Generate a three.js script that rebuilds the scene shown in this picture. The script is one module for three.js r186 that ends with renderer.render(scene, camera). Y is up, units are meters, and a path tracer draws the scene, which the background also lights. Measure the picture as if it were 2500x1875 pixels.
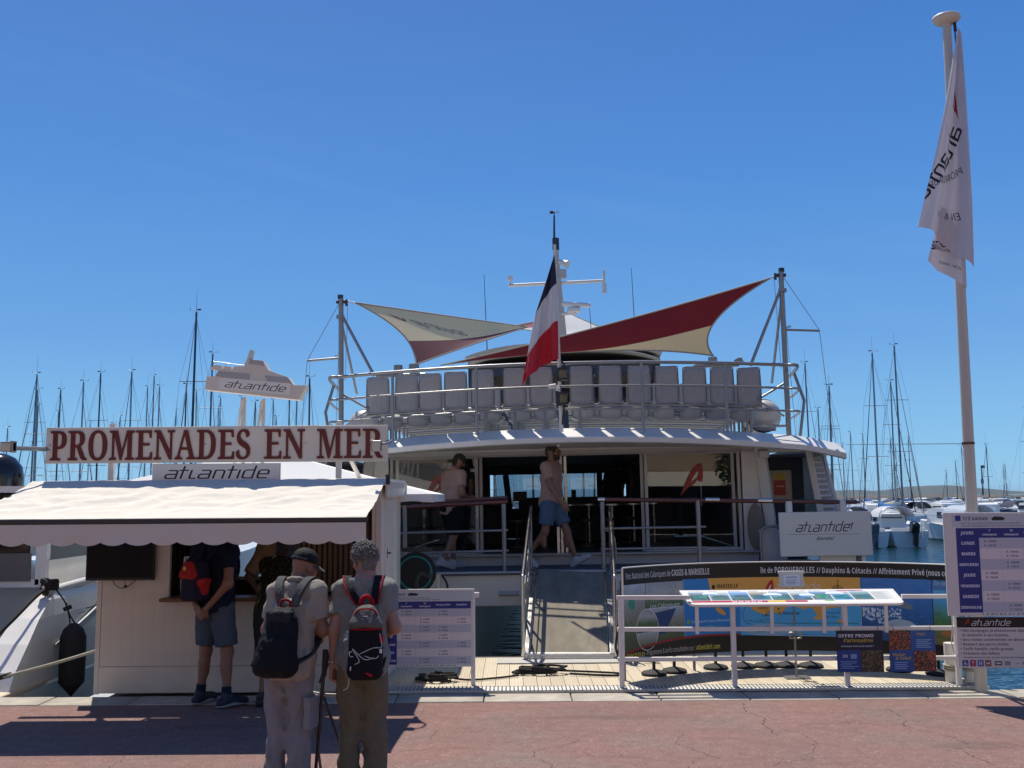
import * as THREE from 'three';
import { RoundedBoxGeometry } from 'three/addons/geometries/RoundedBoxGeometry.js';
import { TextGeometry } from 'three/addons/geometries/TextGeometry.js';
import { FontLoader } from 'three/addons/loaders/FontLoader.js';
import { ImprovedNoise } from 'three/addons/math/ImprovedNoise.js';
import { mergeGeometries } from 'three/addons/utils/BufferGeometryUtils.js';

// ---------------------------------------------------------------- camera, sky, sun, exposure
const scene = new THREE.Scene();
const camera = new THREE.PerspectiveCamera(41.88, 4 / 3, 0.05, 30000);
camera.position.set(0, 1.95, 0);
camera.rotation.set(THREE.MathUtils.degToRad(6.45), 0, THREE.MathUtils.degToRad(-0.45), 'YXZ');
const renderer = new THREE.WebGLRenderer({ antialias: true });
renderer.toneMapping = THREE.LinearToneMapping;
renderer.toneMappingExposure = 1.17;
renderer.shadowMap.enabled = true;

const SUN_DIR = new THREE.Vector3(-0.18, 1, -0.475).normalize();
{ // clear midday sky: deep blue overhead, paler towards the horizon, brighter round the sun
  const nz = new ImprovedNoise(), fbm0 = (x, y, z) => nz.noise(x, y, z) + 0.5 * nz.noise(x * 2.1, y * 2.1, z);
  const w = 1024, h = 512, d = new Float32Array(w * h * 4), v = new THREE.Vector3();
  const stops = [[-1, 0.16, 0.22, 0.28], [-0.02, 0.261, 0.3915, 0.5394], [0.0, 0.2833, 0.5252, 0.7134], [0.06, 0.2106, 0.4567, 0.7221], [0.15, 0.1322, 0.3307, 0.6632], [0.3, 0.0728, 0.2335, 0.5877], [0.46, 0.0431, 0.1632, 0.4827], [0.7, 0.0297, 0.1202, 0.3778], [1, 0.0252, 0.0988, 0.3148]];
  for (let j = 0; j < h; j++) for (let i = 0; i < w; i++) {
    const lat = ((j + 0.5) / h - 0.5) * Math.PI, lon = ((i + 0.5) / w - 0.5) * 2 * Math.PI;
    v.set(Math.cos(lat) * Math.cos(lon), Math.sin(lat), Math.cos(lat) * Math.sin(lon));
    let k = 1; while (k < stops.length - 1 && v.y > stops[k][0]) k++;
    const a = stops[k - 1], b = stops[k], t = THREE.MathUtils.clamp((v.y - a[0]) / (b[0] - a[0]), 0, 1);
    const az = Math.atan2(v.x, -v.z), wisp = v.y > 0 ? 0.014 * Math.max(0, fbm0(az * 9 + v.y * 30, v.y * 60 + az * 8, 2.2)) * Math.exp(-Math.pow((v.y - 0.20 + 0.2 * (az - 0.4)) / 0.10, 2)) : 0;
    const c = Math.max(0, v.dot(SUN_DIR)), glow = 0.10 * Math.pow(c, 6) + 0.45 * Math.pow(c, 60);
    for (let q = 0; q < 3; q++) d[(j * w + i) * 4 + q] = (a[q + 1] + (b[q + 1] - a[q + 1]) * t) + glow * [1, 0.97, 0.9][q] * (v.y > 0 ? 1 : 0) + wisp;
    d[(j * w + i) * 4 + 3] = 1;
  }
  const sky = new THREE.DataTexture(d, w, h, THREE.RGBAFormat, THREE.FloatType);
  sky.mapping = THREE.EquirectangularReflectionMapping; sky.magFilter = THREE.LinearFilter; sky.minFilter = THREE.LinearFilter;
  sky.wrapS = THREE.RepeatWrapping; sky.needsUpdate = true;
  scene.background = sky; scene.environment = sky;
}
const sun = new THREE.DirectionalLight(new THREE.Color().setRGB(1, 0.92, 0.79), 4.8);
sun.position.copy(SUN_DIR).multiplyScalar(60).add(new THREE.Vector3(0, 0, -14));
sun.target.position.set(0, 0, -14); sun.castShadow = true;
sun.shadow.camera.left = -30; sun.shadow.camera.right = 30; sun.shadow.camera.top = 30; sun.shadow.camera.bottom = -30; sun.shadow.camera.far = 140;
sun.shadow.mapSize.set(4096, 4096);
scene.add(sun); scene.add(sun.target);

// ---------------------------------------------------------------- helpers
const V = (x, y, z) => new THREE.Vector3(x, y, z);
const rad = THREE.MathUtils.degToRad;
function rng(s) { return () => { s = (s + 0x6d2b79f5) | 0; let t = Math.imul(s ^ (s >>> 15), 1 | s); t = (t + Math.imul(t ^ (t >>> 7), 61 | t)) ^ t; return ((t ^ (t >>> 14)) >>> 0) / 4294967296; }; }
const N3 = new ImprovedNoise();
const fbm = (x, y, z, o = 4) => { let s = 0, a = 0.5; for (let i = 0; i < o; i++) { s += a * N3.noise(x, y, z); x *= 2.03; y *= 2.03; z *= 2.03; a *= 0.5; } return s; };
const lin = (hex) => new THREE.Color(hex);

const prep = (g) => { const r = g.index ? g.toNonIndexed() : g; for (const k of Object.keys(r.attributes)) if (!['position', 'normal', 'uv', 'color'].includes(k)) r.deleteAttribute(k); if (!r.attributes.uv) r.setAttribute('uv', new THREE.BufferAttribute(new Float32Array(r.attributes.position.count * 2), 2)); return r; };
const merge = (list) => list.length === 1 ? list[0] : mergeGeometries(list.map(prep));
const names = new Map();
const numbered = (n) => { const k = names.get(n) || 0; names.set(n, k + 1); return k ? n + '_' + String(k).padStart(3, '0') : n; };
function mesh(name, geos, m, parent) { // one named mesh; a part when it has a parent
  const o = new THREE.Mesh(merge(Array.isArray(geos) ? geos : [geos]), m);
  o.castShadow = o.receiveShadow = true;
  o.name = parent ? name : numbered(name);
  (parent || scene).add(o);
  return o;
}
function thing(name, label, category, pos = [0, 0, 0], turn = 0, group) {
  const o = new THREE.Group(); o.name = numbered(name); o.position.set(...pos); o.rotation.y = turn;
  o.userData = { label, category }; if (group) o.userData.group = group;
  scene.add(o); return o;
}
function tag(o, label, category, group) { Object.assign(o.userData, { label, category }); if (group) o.userData.group = group; return o; }
function struct(o) { o.userData.kind = 'structure'; return o; }
function dup(o, pos, turn, label) { const c = o.clone(); c.name = numbered(o.name.replace(/_\d\d\d$/, '')); c.userData = { ...o.userData }; if (label) c.userData.label = label; if (pos) c.position.set(...pos); if (turn !== undefined) c.rotation.y = turn; scene.add(c); return c; }

function boxUV(g) { // uv in metres from the dominant face direction
  const p = g.attributes.position, n = g.attributes.normal, uv = new Float32Array(p.count * 2);
  for (let i = 0; i < p.count; i++) {
    const ax = Math.abs(n.getX(i)), ay = Math.abs(n.getY(i)), az = Math.abs(n.getZ(i));
    const [u, v] = ay >= ax && ay >= az ? [p.getX(i), p.getZ(i)] : ax >= az ? [p.getZ(i), p.getY(i)] : [p.getX(i), p.getY(i)];
    uv[i * 2] = u; uv[i * 2 + 1] = v;
  }
  g.setAttribute('uv', new THREE.BufferAttribute(uv, 2)); return g;
}
function box(w, h, d, x = 0, y = 0, z = 0, rx = 0, ry = 0, rz = 0) { const g = new THREE.BoxGeometry(w, h, d); boxUV(g); if (rx || ry || rz) g.applyMatrix4(new THREE.Matrix4().makeRotationFromEuler(new THREE.Euler(rx, ry, rz))); g.translate(x, y, z); return g; }
function rbox(w, h, d, r, x = 0, y = 0, z = 0, rx = 0, ry = 0, rz = 0, seg = 2) { const g = boxUV(new RoundedBoxGeometry(w, h, d, seg, Math.min(r, w / 2.01, h / 2.01, d / 2.01)).toNonIndexed()); if (rx || ry || rz) g.applyMatrix4(new THREE.Matrix4().makeRotationFromEuler(new THREE.Euler(rx, ry, rz))); g.translate(x, y, z); return g; }
const UP = V(0, 1, 0);
function rod(a, b, r, r2 = r, seg = 12) { // round bar between two points
  a = a.isVector3 ? a : V(...a); b = b.isVector3 ? b : V(...b);
  const d = b.clone().sub(a), L = d.length(), g = new THREE.CylinderGeometry(r2, r, L, seg);
  g.applyQuaternion(new THREE.Quaternion().setFromUnitVectors(UP, d.normalize())); g.translate((a.x + b.x) / 2, (a.y + b.y) / 2, (a.z + b.z) / 2); return g;
}
function bar(a, b, w, d, roll = 0) { // square bar between two points
  a = a.isVector3 ? a : V(...a); b = b.isVector3 ? b : V(...b);
  const dir = b.clone().sub(a), L = dir.length(), g = rbox(w, L, d, Math.min(w, d) * 0.15, 0, 0, 0, 0, 0, 0, 1);
  if (roll) g.rotateY(roll);
  g.applyQuaternion(new THREE.Quaternion().setFromUnitVectors(UP, dir.normalize())); g.translate((a.x + b.x) / 2, (a.y + b.y) / 2, (a.z + b.z) / 2); return g;
}
function tube(pts, r, seg = 0, radial = 8, closed = false) { const c = new THREE.CatmullRomCurve3(pts.map((p) => p.isVector3 ? p : V(...p)), closed, 'catmullrom', 0.5); return new THREE.TubeGeometry(c, seg || Math.max(8, pts.length * 6), r, radial, closed); }
function poly(pts, r, radial = 8) { const g = []; for (let i = 0; i < pts.length - 1; i++) { g.push(rod(pts[i], pts[i + 1], r, r, radial)); if (i) { const s = new THREE.SphereGeometry(r, radial, 6); s.translate(...(pts[i].isVector3 ? pts[i].toArray() : pts[i])); g.push(s); } } return merge(g); }
function prism(pts, depth, bevel = 0) { // outline in x,y pushed along z by depth, front face at z = 0
  const s = new THREE.Shape(pts.map((p) => new THREE.Vector2(p[0], p[1])));
  const g = new THREE.ExtrudeGeometry(s, { depth: depth - 2 * bevel, bevelEnabled: bevel > 0, bevelSize: bevel, bevelThickness: bevel, bevelOffset: -bevel, bevelSegments: 2, curveSegments: 12 });
  g.translate(0, 0, -depth + bevel); return g;
}
function grid(nu, nv, f) { // parametric sheet, uv 0..1
  const pos = [], uv = [], idx = [];
  for (let j = 0; j <= nv; j++) for (let i = 0; i <= nu; i++) { const p = f(i / nu, j / nv); pos.push(p.x ?? p[0], p.y ?? p[1], p.z ?? p[2]); uv.push(i / nu, j / nv); }
  for (let j = 0; j < nv; j++) for (let i = 0; i < nu; i++) { const a = j * (nu + 1) + i, b = a + 1, c = a + nu + 1, e = c + 1; idx.push(a, b, e, a, e, c); }
  const g = new THREE.BufferGeometry(); g.setAttribute('position', new THREE.Float32BufferAttribute(pos, 3)); g.setAttribute('uv', new THREE.Float32BufferAttribute(uv, 2)); g.setIndex(idx); g.computeVertexNormals(); return g;
}
function slab(nu, nv, f, th) { // the same with thickness: back sheet moved along the normal, edges closed
  const a = grid(nu, nv, f), n = a.attributes.normal, p = a.attributes.position, cnt = p.count, pos = [...p.array], uv = [...a.attributes.uv.array], idx = [...a.index.array];
  for (let i = 0; i < cnt; i++) pos.push(p.getX(i) - n.getX(i) * th, p.getY(i) - n.getY(i) * th, p.getZ(i) - n.getZ(i) * th);
  uv.push(...a.attributes.uv.array);
  const m = a.index.count; for (let i = 0; i < m; i += 3) idx.push(idx[i] + cnt, idx[i + 2] + cnt, idx[i + 1] + cnt);
  const g = new THREE.BufferGeometry(); g.setAttribute('position', new THREE.Float32BufferAttribute(pos, 3)); g.setAttribute('uv', new THREE.Float32BufferAttribute(uv, 2)); g.setIndex(idx); g.computeVertexNormals();
  const rim = [], W = nu + 1, edge = []; for (let i = 0; i <= nu; i++) edge.push(i); for (let j = 1; j <= nv; j++) edge.push(j * W + nu); for (let i = nu - 1; i >= 0; i--) edge.push(nv * W + i); for (let j = nv - 1; j > 0; j--) edge.push(j * W);
  const rp = [], ru = []; edge.push(0);
  for (let k = 0; k < edge.length - 1; k++) { const [i, j] = [edge[k], edge[k + 1]], P = (q) => pos.slice(q * 3, q * 3 + 3), U = (q) => uv.slice(q * 2, q * 2 + 2); rp.push(...P(i), ...P(i + cnt), ...P(j + cnt), ...P(i), ...P(j + cnt), ...P(j)); ru.push(...U(i), ...U(i), ...U(j), ...U(i), ...U(j), ...U(j)); }
  const r = new THREE.BufferGeometry(); r.setAttribute('position', new THREE.Float32BufferAttribute(rp, 3)); r.setAttribute('uv', new THREE.Float32BufferAttribute(ru, 2)); r.computeVertexNormals();
  return merge([g, r]);
}
function loft(sections, capA = true, capB = true) { // rings of equal length, each an array of [x,y,z]
  const n = sections[0].length, pos = [], idx = [], uv = [];
  sections.forEach((s, j) => s.forEach((p, i) => { pos.push(...p); uv.push(i / n, j / (sections.length - 1)); }));
  for (let j = 0; j < sections.length - 1; j++) for (let i = 0; i < n; i++) { const a = j * n + i, b = j * n + (i + 1) % n, c = a + n, d = b + n; idx.push(a, b, d, a, d, c); }
  let g = new THREE.BufferGeometry(); g.setAttribute('position', new THREE.Float32BufferAttribute(pos, 3)); g.setAttribute('uv', new THREE.Float32BufferAttribute(uv, 2)); g.setIndex(idx);
  g = g.toNonIndexed(); const extra = [];
  const cap = (s, flip) => { const c = s.reduce((q, p) => [q[0] + p[0] / n, q[1] + p[1] / n, q[2] + p[2] / n], [0, 0, 0]); for (let i = 0; i < n; i++) { const p = s[i], q = s[(i + 1) % n]; extra.push(...(flip ? [c, q, p] : [c, p, q]).flat()); } };
  if (capA) cap(sections[0], true); if (capB) cap(sections[sections.length - 1], false);
  const all = new THREE.BufferGeometry(); all.setAttribute('position', new THREE.Float32BufferAttribute([...g.attributes.position.array, ...extra], 3));
  all.computeVertexNormals(); boxUV(all); return all;
}

// ---------------------------------------------------------------- textures and materials
function dataTex(w, h, f, srgb, rep = 1) {
  const d = new Uint8Array(w * h * 4), o = [0, 0, 0];
  for (let j = 0; j < h; j++) for (let i = 0; i < w; i++) { f(i / w, j / h, o); const k = (j * w + i) * 4; d[k] = Math.max(0, Math.min(255, o[0] * 255)); d[k + 1] = Math.max(0, Math.min(255, o[1] * 255)); d[k + 2] = Math.max(0, Math.min(255, o[2] * 255)); d[k + 3] = 255; }
  const t = new THREE.DataTexture(d, w, h); t.magFilter = THREE.LinearFilter; t.minFilter = THREE.LinearMipmapLinearFilter; t.generateMipmaps = true; t.wrapS = t.wrapT = THREE.RepeatWrapping; t.repeat.set(rep, rep);
  if (srgb) t.colorSpace = THREE.SRGBColorSpace; t.needsUpdate = true; return t;
}
const tileable = (u, v, f, s) => { // noise that wraps: blended over the tile edge
  const a = f(u * s, v * s), b = f((u - 1) * s, v * s), c = f(u * s, (v - 1) * s), d = f((u - 1) * s, (v - 1) * s), su = u * u * (3 - 2 * u), sv = v * v * (3 - 2 * v);
  return (a * (1 - su) + b * su) * (1 - sv) + (c * (1 - su) + d * su) * sv;
};
function canvasTex(w, h, draw) { const c = document.createElement('canvas'); c.width = w; c.height = h; const x = c.getContext('2d'); draw(x, w, h); const t = new THREE.CanvasTexture(c); t.colorSpace = THREE.SRGBColorSpace; t.anisotropy = 8; return t; }
const grime = dataTex(256, 256, (u, v, o) => { const n = tileable(u, v, (x, y) => fbm(x, y, 3.7, 5), 7); o[0] = o[1] = o[2] = 0.93 + 0.16 * n; }, false);   // slight unevenness of painted surfaces
const roughMap = dataTex(256, 256, (u, v, o) => { const n = tileable(u, v, (x, y) => fbm(x, y, 9.1, 5), 9); o[0] = 0; o[1] = 0.78 + 0.5 * n; o[2] = 0; }, false);
const clothBump = dataTex(128, 128, (u, v, o) => { const a = 0.5 + 0.25 * Math.sin(u * 64 * Math.PI * 2 / 2) * (Math.sin(v * 64 * Math.PI) > 0 ? 1 : -1) + 0.15 * N3.noise(u * 30, v * 30, 1); o[0] = o[1] = o[2] = a; }, false, 12);
const scaled = (t, s) => { const c = t.clone(); c.repeat.set(s, s); c.needsUpdate = true; return c; };
const M = {};
function paint(color, o = {}) { return new THREE.MeshStandardMaterial({ color: color.isColor ? color : Array.isArray(color) ? new THREE.Color().setRGB(...color) : lin(color), roughness: 0.5, ...o }); }
const grimeM = scaled(grime, 0.6), roughM = scaled(roughMap, 0.8);
M.white = paint([0.77, 0.745, 0.695], { map: grimeM, roughnessMap: roughM, roughness: 0.55 });
M.gelcoat = new THREE.MeshPhysicalMaterial({ color: new THREE.Color().setRGB(0.78, 0.77, 0.745), roughness: 0.32, clearcoat: 0.5, clearcoatRoughness: 0.15, map: scaled(grime, 0.35) });
M.boatWhite = new THREE.MeshPhysicalMaterial({ color: new THREE.Color().setRGB(0.70, 0.69, 0.655), roughness: 0.4, clearcoat: 0.35, clearcoatRoughness: 0.25, map: scaled(grime, 0.35) });
M.boatGrey = paint([0.42, 0.45, 0.50], { roughness: 0.45, map: grimeM });
M.alu = paint([0.62, 0.62, 0.62], { metalness: 0.9, roughness: 0.35, roughnessMap: roughM });
M.galv = paint([0.27, 0.275, 0.28], { metalness: 0.6, roughness: 0.42, roughnessMap: roughM });
M.steel = paint([0.72, 0.72, 0.72], { metalness: 1, roughness: 0.18 });
M.black = paint([0.02, 0.02, 0.022], { roughness: 0.5 });
M.blackGloss = paint([0.012, 0.013, 0.015], { roughness: 0.12 });
M.rubber = paint([0.018, 0.018, 0.019], { roughness: 0.8 });
M.darkBar = paint([0.035, 0.037, 0.04], { roughness: 0.4 });
M.glass = new THREE.MeshPhysicalMaterial({ color: 0xffffff, transmission: 1, thickness: 0, roughness: 0.0, ior: 1.5 });
M.tint = new THREE.MeshPhysicalMaterial({ color: new THREE.Color().setRGB(0.10, 0.12, 0.13), transmission: 1, thickness: 0, roughness: 0.0, ior: 1.55 });
M.paleTint = new THREE.MeshPhysicalMaterial({ color: new THREE.Color().setRGB(0.5, 0.56, 0.6), transmission: 1, thickness: 0, roughness: 0.0, ior: 1.5 });
M.darkGlass = paint([0.010, 0.012, 0.014], { roughness: 0.04 });
M.wood = paint([0.23, 0.10, 0.04], { roughness: 0.45, map: dataTex(256, 64, (u, v, o) => { const g = tileable(u, v, (x, y) => N3.noise(x * 1.2, y * 9, 2) + 0.5 * N3.noise(x * 3, y * 25, 5), 4); o[0] = o[1] = o[2] = 0.85 + 0.2 * g; }, false) });
M.mahogany = new THREE.MeshPhysicalMaterial({ color: new THREE.Color().setRGB(0.10, 0.022, 0.012), roughness: 0.35, clearcoat: 0.7, clearcoatRoughness: 0.1 });
M.rope = paint([0.016, 0.016, 0.018], { roughness: 0.9 });
M.paleRope = paint([0.42, 0.39, 0.32], { roughness: 0.95 });
scene.fog = new THREE.FogExp2(0xbcd6f0, 0.00005);
const printed = (t, o = {}) => new THREE.MeshStandardMaterial({ map: t, roughness: 0.42, ...o });

// the boat firm's lettering and its red sail-shaped A, as line art
const LOGO = [ // strokes on a unit x-height, one letter after another
  [0.95, [[[0.22, 1], [0.72, 1], [0.86, 0.9], [0.86, 0]], [[0.86, 0.02], [0.2, 0.0], [0.08, 0.12], [0.1, 0.42], [0.22, 0.52], [0.86, 0.52]]]],
  [0.62, [[[0.22, 1.5], [0.22, 0.02]], [[-0.02, 1.02], [0.56, 1.02]]]],
  [0.66, [[[0.16, 0.98], [0.16, 0.1], [0.24, 0.0], [0.58, 0]]]],
  [0.98, [[[0.22, 1], [0.72, 1], [0.86, 0.9], [0.86, 0]], [[0.86, 0.02], [0.2, 0.0], [0.08, 0.12], [0.1, 0.42], [0.22, 0.52], [0.86, 0.52]]]],
  [0.98, [[[0.14, 0], [0.14, 1], [0.68, 1], [0.82, 0.88], [0.82, 0]]]],
  [0.62, [[[0.26, 1.5], [0.26, 0.0]], [[0.0, 1.02], [0.6, 1.02]]]],
  [0.36, [[[0.18, 1], [0.18, 0]]]],
  [1.0, [[[0.84, 1.5], [0.84, 0.0], [0.24, 0.0], [0.1, 0.12], [0.1, 0.86], [0.24, 1], [0.84, 1]]]],
  [0.95, [[[0.14, 0.5], [0.84, 0.5], [0.84, 0.86], [0.7, 1], [0.26, 1], [0.12, 0.86], [0.12, 0.14], [0.26, 0.0], [0.8, 0.0]]]],
];
function drawLogo(x, px, py, xh, color, weight = 0.13, sx = 1) { // baseline start, x-height in pixels
  x.save(); x.translate(px, py); x.transform(sx, 0, -0.36, 1, 0, 0); x.strokeStyle = color; x.lineWidth = xh * weight; x.lineCap = 'round'; x.lineJoin = 'round';
  let at = 0;
  for (const [adv, strokes] of LOGO) { for (const s of strokes) { x.beginPath(); s.forEach((p, i) => i ? x.lineTo((at + p[0]) * xh, -p[1] * xh) : x.moveTo((at + p[0]) * xh, -p[1] * xh)); x.stroke(); } at += adv * 1.02 + 0.06; }
  x.restore(); return at * xh * sx;
}
const LOGO_W = LOGO.reduce((s, l) => s + l[0] * 1.02 + 0.06, 0);
function drawSailA(x, px, py, h, fill, line) { // base point of its tail, height in pixels
  x.save(); x.translate(px, py); x.scale(h, -h); x.fillStyle = fill;
  x.beginPath(); x.moveTo(0, 0); x.bezierCurveTo(0.2, 0.45, 0.35, 0.9, 0.62, 1); x.bezierCurveTo(0.74, 1.0, 0.72, 0.6, 0.68, 0.42); x.lineTo(0.52, 0.5); x.bezierCurveTo(0.5, 0.42, 0.42, 0.34, 0.28, 0.28); x.bezierCurveTo(0.18, 0.2, 0.08, 0.1, 0, 0); x.fill();
  x.fillStyle = line; x.beginPath(); x.moveTo(0.3, 0.36); x.bezierCurveTo(0.42, 0.6, 0.5, 0.72, 0.6, 0.78); x.bezierCurveTo(0.58, 0.66, 0.56, 0.6, 0.52, 0.55); x.bezierCurveTo(0.46, 0.52, 0.36, 0.44, 0.3, 0.36); x.fill(); x.restore();
}
const serifBold = await new FontLoader().loadAsync('fonts/droid/droid_serif_bold.typeface.json');
// ---------------------------------------------------------------- the setting
const CRACKS = [
  [[0.395, -8.502], [0.529, -8.379], [0.341, -8.158], [0.157, -8.041], [0.136, -7.915], [0.202, -7.744], [0.266, -7.612], [0.244, -7.456], [0.3, -7.0]],
  [[1.38, -8.55], [1.273, -8.24], [1.378, -8.053], [1.466, -7.86], [1.545, -7.736]], [[1.466, -7.86], [1.323, -7.743], [1.264, -7.488], [1.1, -7.1]],
  [[2.147, -9.788], [2.106, -9.377], [2.203, -9.133], [2.126, -8.864], [2.141, -8.691], [2.127, -8.485]],
  [[2.354, -8.518], [2.397, -8.28], [2.302, -8.023], [2.207, -7.851], [2.221, -7.749], [1.989, -7.657], [1.855, -7.533]],
  [[3.392, -9.479], [3.422, -9.089], [3.292, -8.779], [3.376, -8.648], [3.539, -8.359], [3.551, -8.056], [3.396, -7.989], [3.427, -7.746], [3.473, -7.517]],
  [[0.513, -8.008], [0.574, -7.867], [0.765, -7.854], [1.018, -7.786]], [[2.45, -8.852], [2.87, -8.926], [3.133, -8.828]],
  [[-2.95, -8.1], [-2.983, -7.986], [-2.975, -7.805], [-2.983, -7.633], [-3.1, -7.3]], [[-0.895, -8.046], [-0.632, -8.127], [-0.377, -8.157], [-0.181, -8.061]], [[-0.661, -8.723], [-0.689, -8.436]],
];
const S_PAV = 2048;
const crackMask = new Uint8Array(S_PAV * S_PAV);
{ // worn red asphalt, ten metres to a tile: x from -5 to 5, z from -10 to 0
  const r = rng(77), put = (x, z, w) => { const cx = (x + 5) / 10 * S_PAV, cz = (z + 10) / 10 * S_PAV; for (let j = -3; j <= 3; j++) for (let i = -3; i <= 3; i++) { const X = Math.round(cx) + i, Z = Math.round(cz) + j, d = Math.hypot(X - cx, Z - cz); if (X < 0 || Z < 0 || X >= S_PAV || Z >= S_PAV) continue; const a = Math.max(0, 1 - d / w) * 255; crackMask[Z * S_PAV + X] = Math.max(crackMask[Z * S_PAV + X], a); } };
  CRACKS.forEach((c, ci) => { for (let k = 0; k < c.length - 1; k++) { const [a, b] = [c[k], c[k + 1]], L = Math.hypot(b[0] - a[0], b[1] - a[1]), n = Math.ceil(L * 260); for (let i = 0; i < n; i++) { const t = i / n, j = 0.055 * fbm((a[0] + (b[0] - a[0]) * t) * 9 + ci, (a[1] + (b[1] - a[1]) * t) * 9, ci, 4); if (fbm(t * 3 + k, ci * 2.2, 4, 2) < -0.18) continue; put(a[0] + (b[0] - a[0]) * t + j, a[1] + (b[1] - a[1]) * t + j * 0.7, 1.0 + 0.8 * Math.max(0, fbm(t * 7, k + ci, 1, 2)) * 2 + (ci === 5 || ci === 3 ? 0.5 : 0)); } } });
  for (let q = 0; q < 26; q++) { let x = -5 + 10 * r(), z = -10 + 10 * r(), a = r() * 6.3; const n = 30 + r() * 130; for (let i = 0; i < n; i++) { put(x, z, 0.85); a += (r() - 0.5) * 0.9; x += Math.cos(a) * 0.006; z += Math.sin(a) * 0.006; } }
}
const hash2 = (x, y) => { let h = Math.imul(x, 374761393) + Math.imul(y, 668265263) | 0; h = Math.imul(h ^ (h >>> 13), 1274126177); return ((h ^ (h >>> 16)) >>> 0) / 4294967296; };
const STAINS = [[-2.55, -8.95, 0.55, 0.10], [-2.1, -9.1, 0.35, 0.06], [0.9, -9.2, 0.9, 0.10], [3.6, -8.1, 0.5, 0.12]];
const redAsphalt = dataTex(S_PAV, S_PAV, (u, v, o) => {
  const X = Math.round(u * S_PAV), Z = Math.round(v * S_PAV), wx = u * 10 - 5, wz = v * 10 - 10;
  const big = N3.noise(u * 7, v * 7, 1.3) + 0.6 * N3.noise(u * 19, v * 23, 4.2), streak = N3.noise(u * 9, v * 70, 8.8), mid = N3.noise(u * 90, v * 90, 2), g1 = hash2(X, Z) - 0.5, g2 = hash2((X + 3) >> 1, (Z + 5) >> 1) - 0.5, g3 = hash2((X + 1) / 3 | 0, (Z + 2) / 3 | 0);
  let k = 1 + 0.035 * big + 0.04 * streak + 0.07 * mid + 0.10 * g1 + 0.10 * g2, wet = 0;
  for (const [sx, sz, rx, rz] of STAINS) { if (Math.abs(wx - sx) > rx * 1.4 || Math.abs(wz - sz) > rz * 1.4) continue; const q = Math.hypot((wx - sx) / rx, (wz - sz) / rz) + 0.55 * N3.noise(wx * 5, wz * 5, sx); if (q < 1) wet = Math.max(wet, Math.min(1, (1 - q) * 3)); }
  const chip = g3 > 0.96 ? 0.07 : g3 < 0.04 ? -0.06 : 0, ck = crackMask[(Z % S_PAV) * S_PAV + (X % S_PAV)] / 255, grey = Math.max(0, N3.noise(u * 15, v * 15, 9) + 0.1) * 0.16, gum = hash2(X >> 2, Z >> 2) > 0.9995 ? 0.14 : 0;
  k *= (1 - 0.62 * ck) * (1 - 0.09 * wet);
  o[0] = (0.480 + chip + gum - grey * 0.2) * k; o[1] = (0.365 + chip + gum + grey * 0.15) * k; o[2] = (0.342 + chip + gum + grey * 0.15) * k;
}, true);
const redBump = dataTex(1024, 1024, (u, v, o) => { const X = Math.round(u * 1024), Z = Math.round(v * 1024); o[0] = o[1] = o[2] = 0.55 + 0.35 * (hash2(X, Z) - 0.5) + 0.2 * (hash2(X >> 1, Z >> 1) - 0.5) - 0.4 * crackMask[Math.min(S_PAV - 1, Z * 2) * S_PAV + Math.min(S_PAV - 1, X * 2)] / 255; }, false);
{
  const g = new THREE.PlaneGeometry(400, 69.9, 1, 1); g.rotateX(-Math.PI / 2); g.translate(0, 0, -9.9 + 34.95);
  const p = g.attributes.position; for (let i = 0; i < p.count; i++) g.attributes.uv.setXY(i, (p.getX(i) + 5) / 10, (p.getZ(i) + 10) / 10);
  const m = new THREE.MeshStandardMaterial({ map: redAsphalt, bumpMap: redBump, bumpScale: 0.006, roughness: 0.93 });
  struct(mesh('promenade_pavement', g, m));
}
const concreteTex = dataTex(512, 512, (u, v, o) => { const n = tileable(u, v, (x, y) => fbm(x, y, 5.5, 5), 6), f = N3.noise(u * 260, v * 260, 3), pit = N3.noise(u * 90, v * 90, 6) > 0.55 ? -0.13 : 0; const k = 0.66 + 0.20 * n + 0.10 * f + pit; o[0] = k; o[1] = k * 0.965; o[2] = k * 0.90; }, true);
const concreteBump = dataTex(512, 512, (u, v, o) => { const n = N3.noise(u * 130, v * 130, 3) + 0.6 * N3.noise(u * 40, v * 40, 8); o[0] = o[1] = o[2] = 0.5 + 0.3 * n; }, false);
M.concrete = new THREE.MeshStandardMaterial({ map: scaled(concreteTex, 0.8), bumpMap: scaled(concreteBump, 0.8), bumpScale: 0.004, roughness: 0.9 });
{ // kerb stones along the water and the quay wall under them
  const q = new THREE.Group(); q.name = 'quay_edge'; struct(q); scene.add(q);
  mesh('quay_wall', [box(400, 2.4, 0.34, 0, -1.33, -10.08), box(400, 1.6, 0.6, 0, -2.2, -10.05)], M.concrete, q);
  const r = rng(5), variants = [0, 1, 2].map((k) => { const m = M.concrete.clone(); m.color = new THREE.Color().setRGB(0.86 + k * 0.07, 0.86 + k * 0.06, 0.86 + k * 0.055); return m; });
  const stone = rbox(0.845, 0.14, 0.395, 0.012);
  for (let i = -13; i < 14; i++) { const s = new THREE.Mesh(stone, variants[Math.floor(r() * 3)]); s.name = 'kerb_stone'; s.position.set(i * 0.855 + 0.13, -0.062 + (r() - 0.5) * 0.006, -10.1 + (r() - 0.5) * 0.006); s.castShadow = s.receiveShadow = true; q.add(s); }
  mesh('kerb_run', [box(180, 0.14, 0.395, -101.05, -0.062, -10.1), box(180, 0.14, 0.395, 102, -0.062, -10.1)], M.concrete, q);
}
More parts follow.
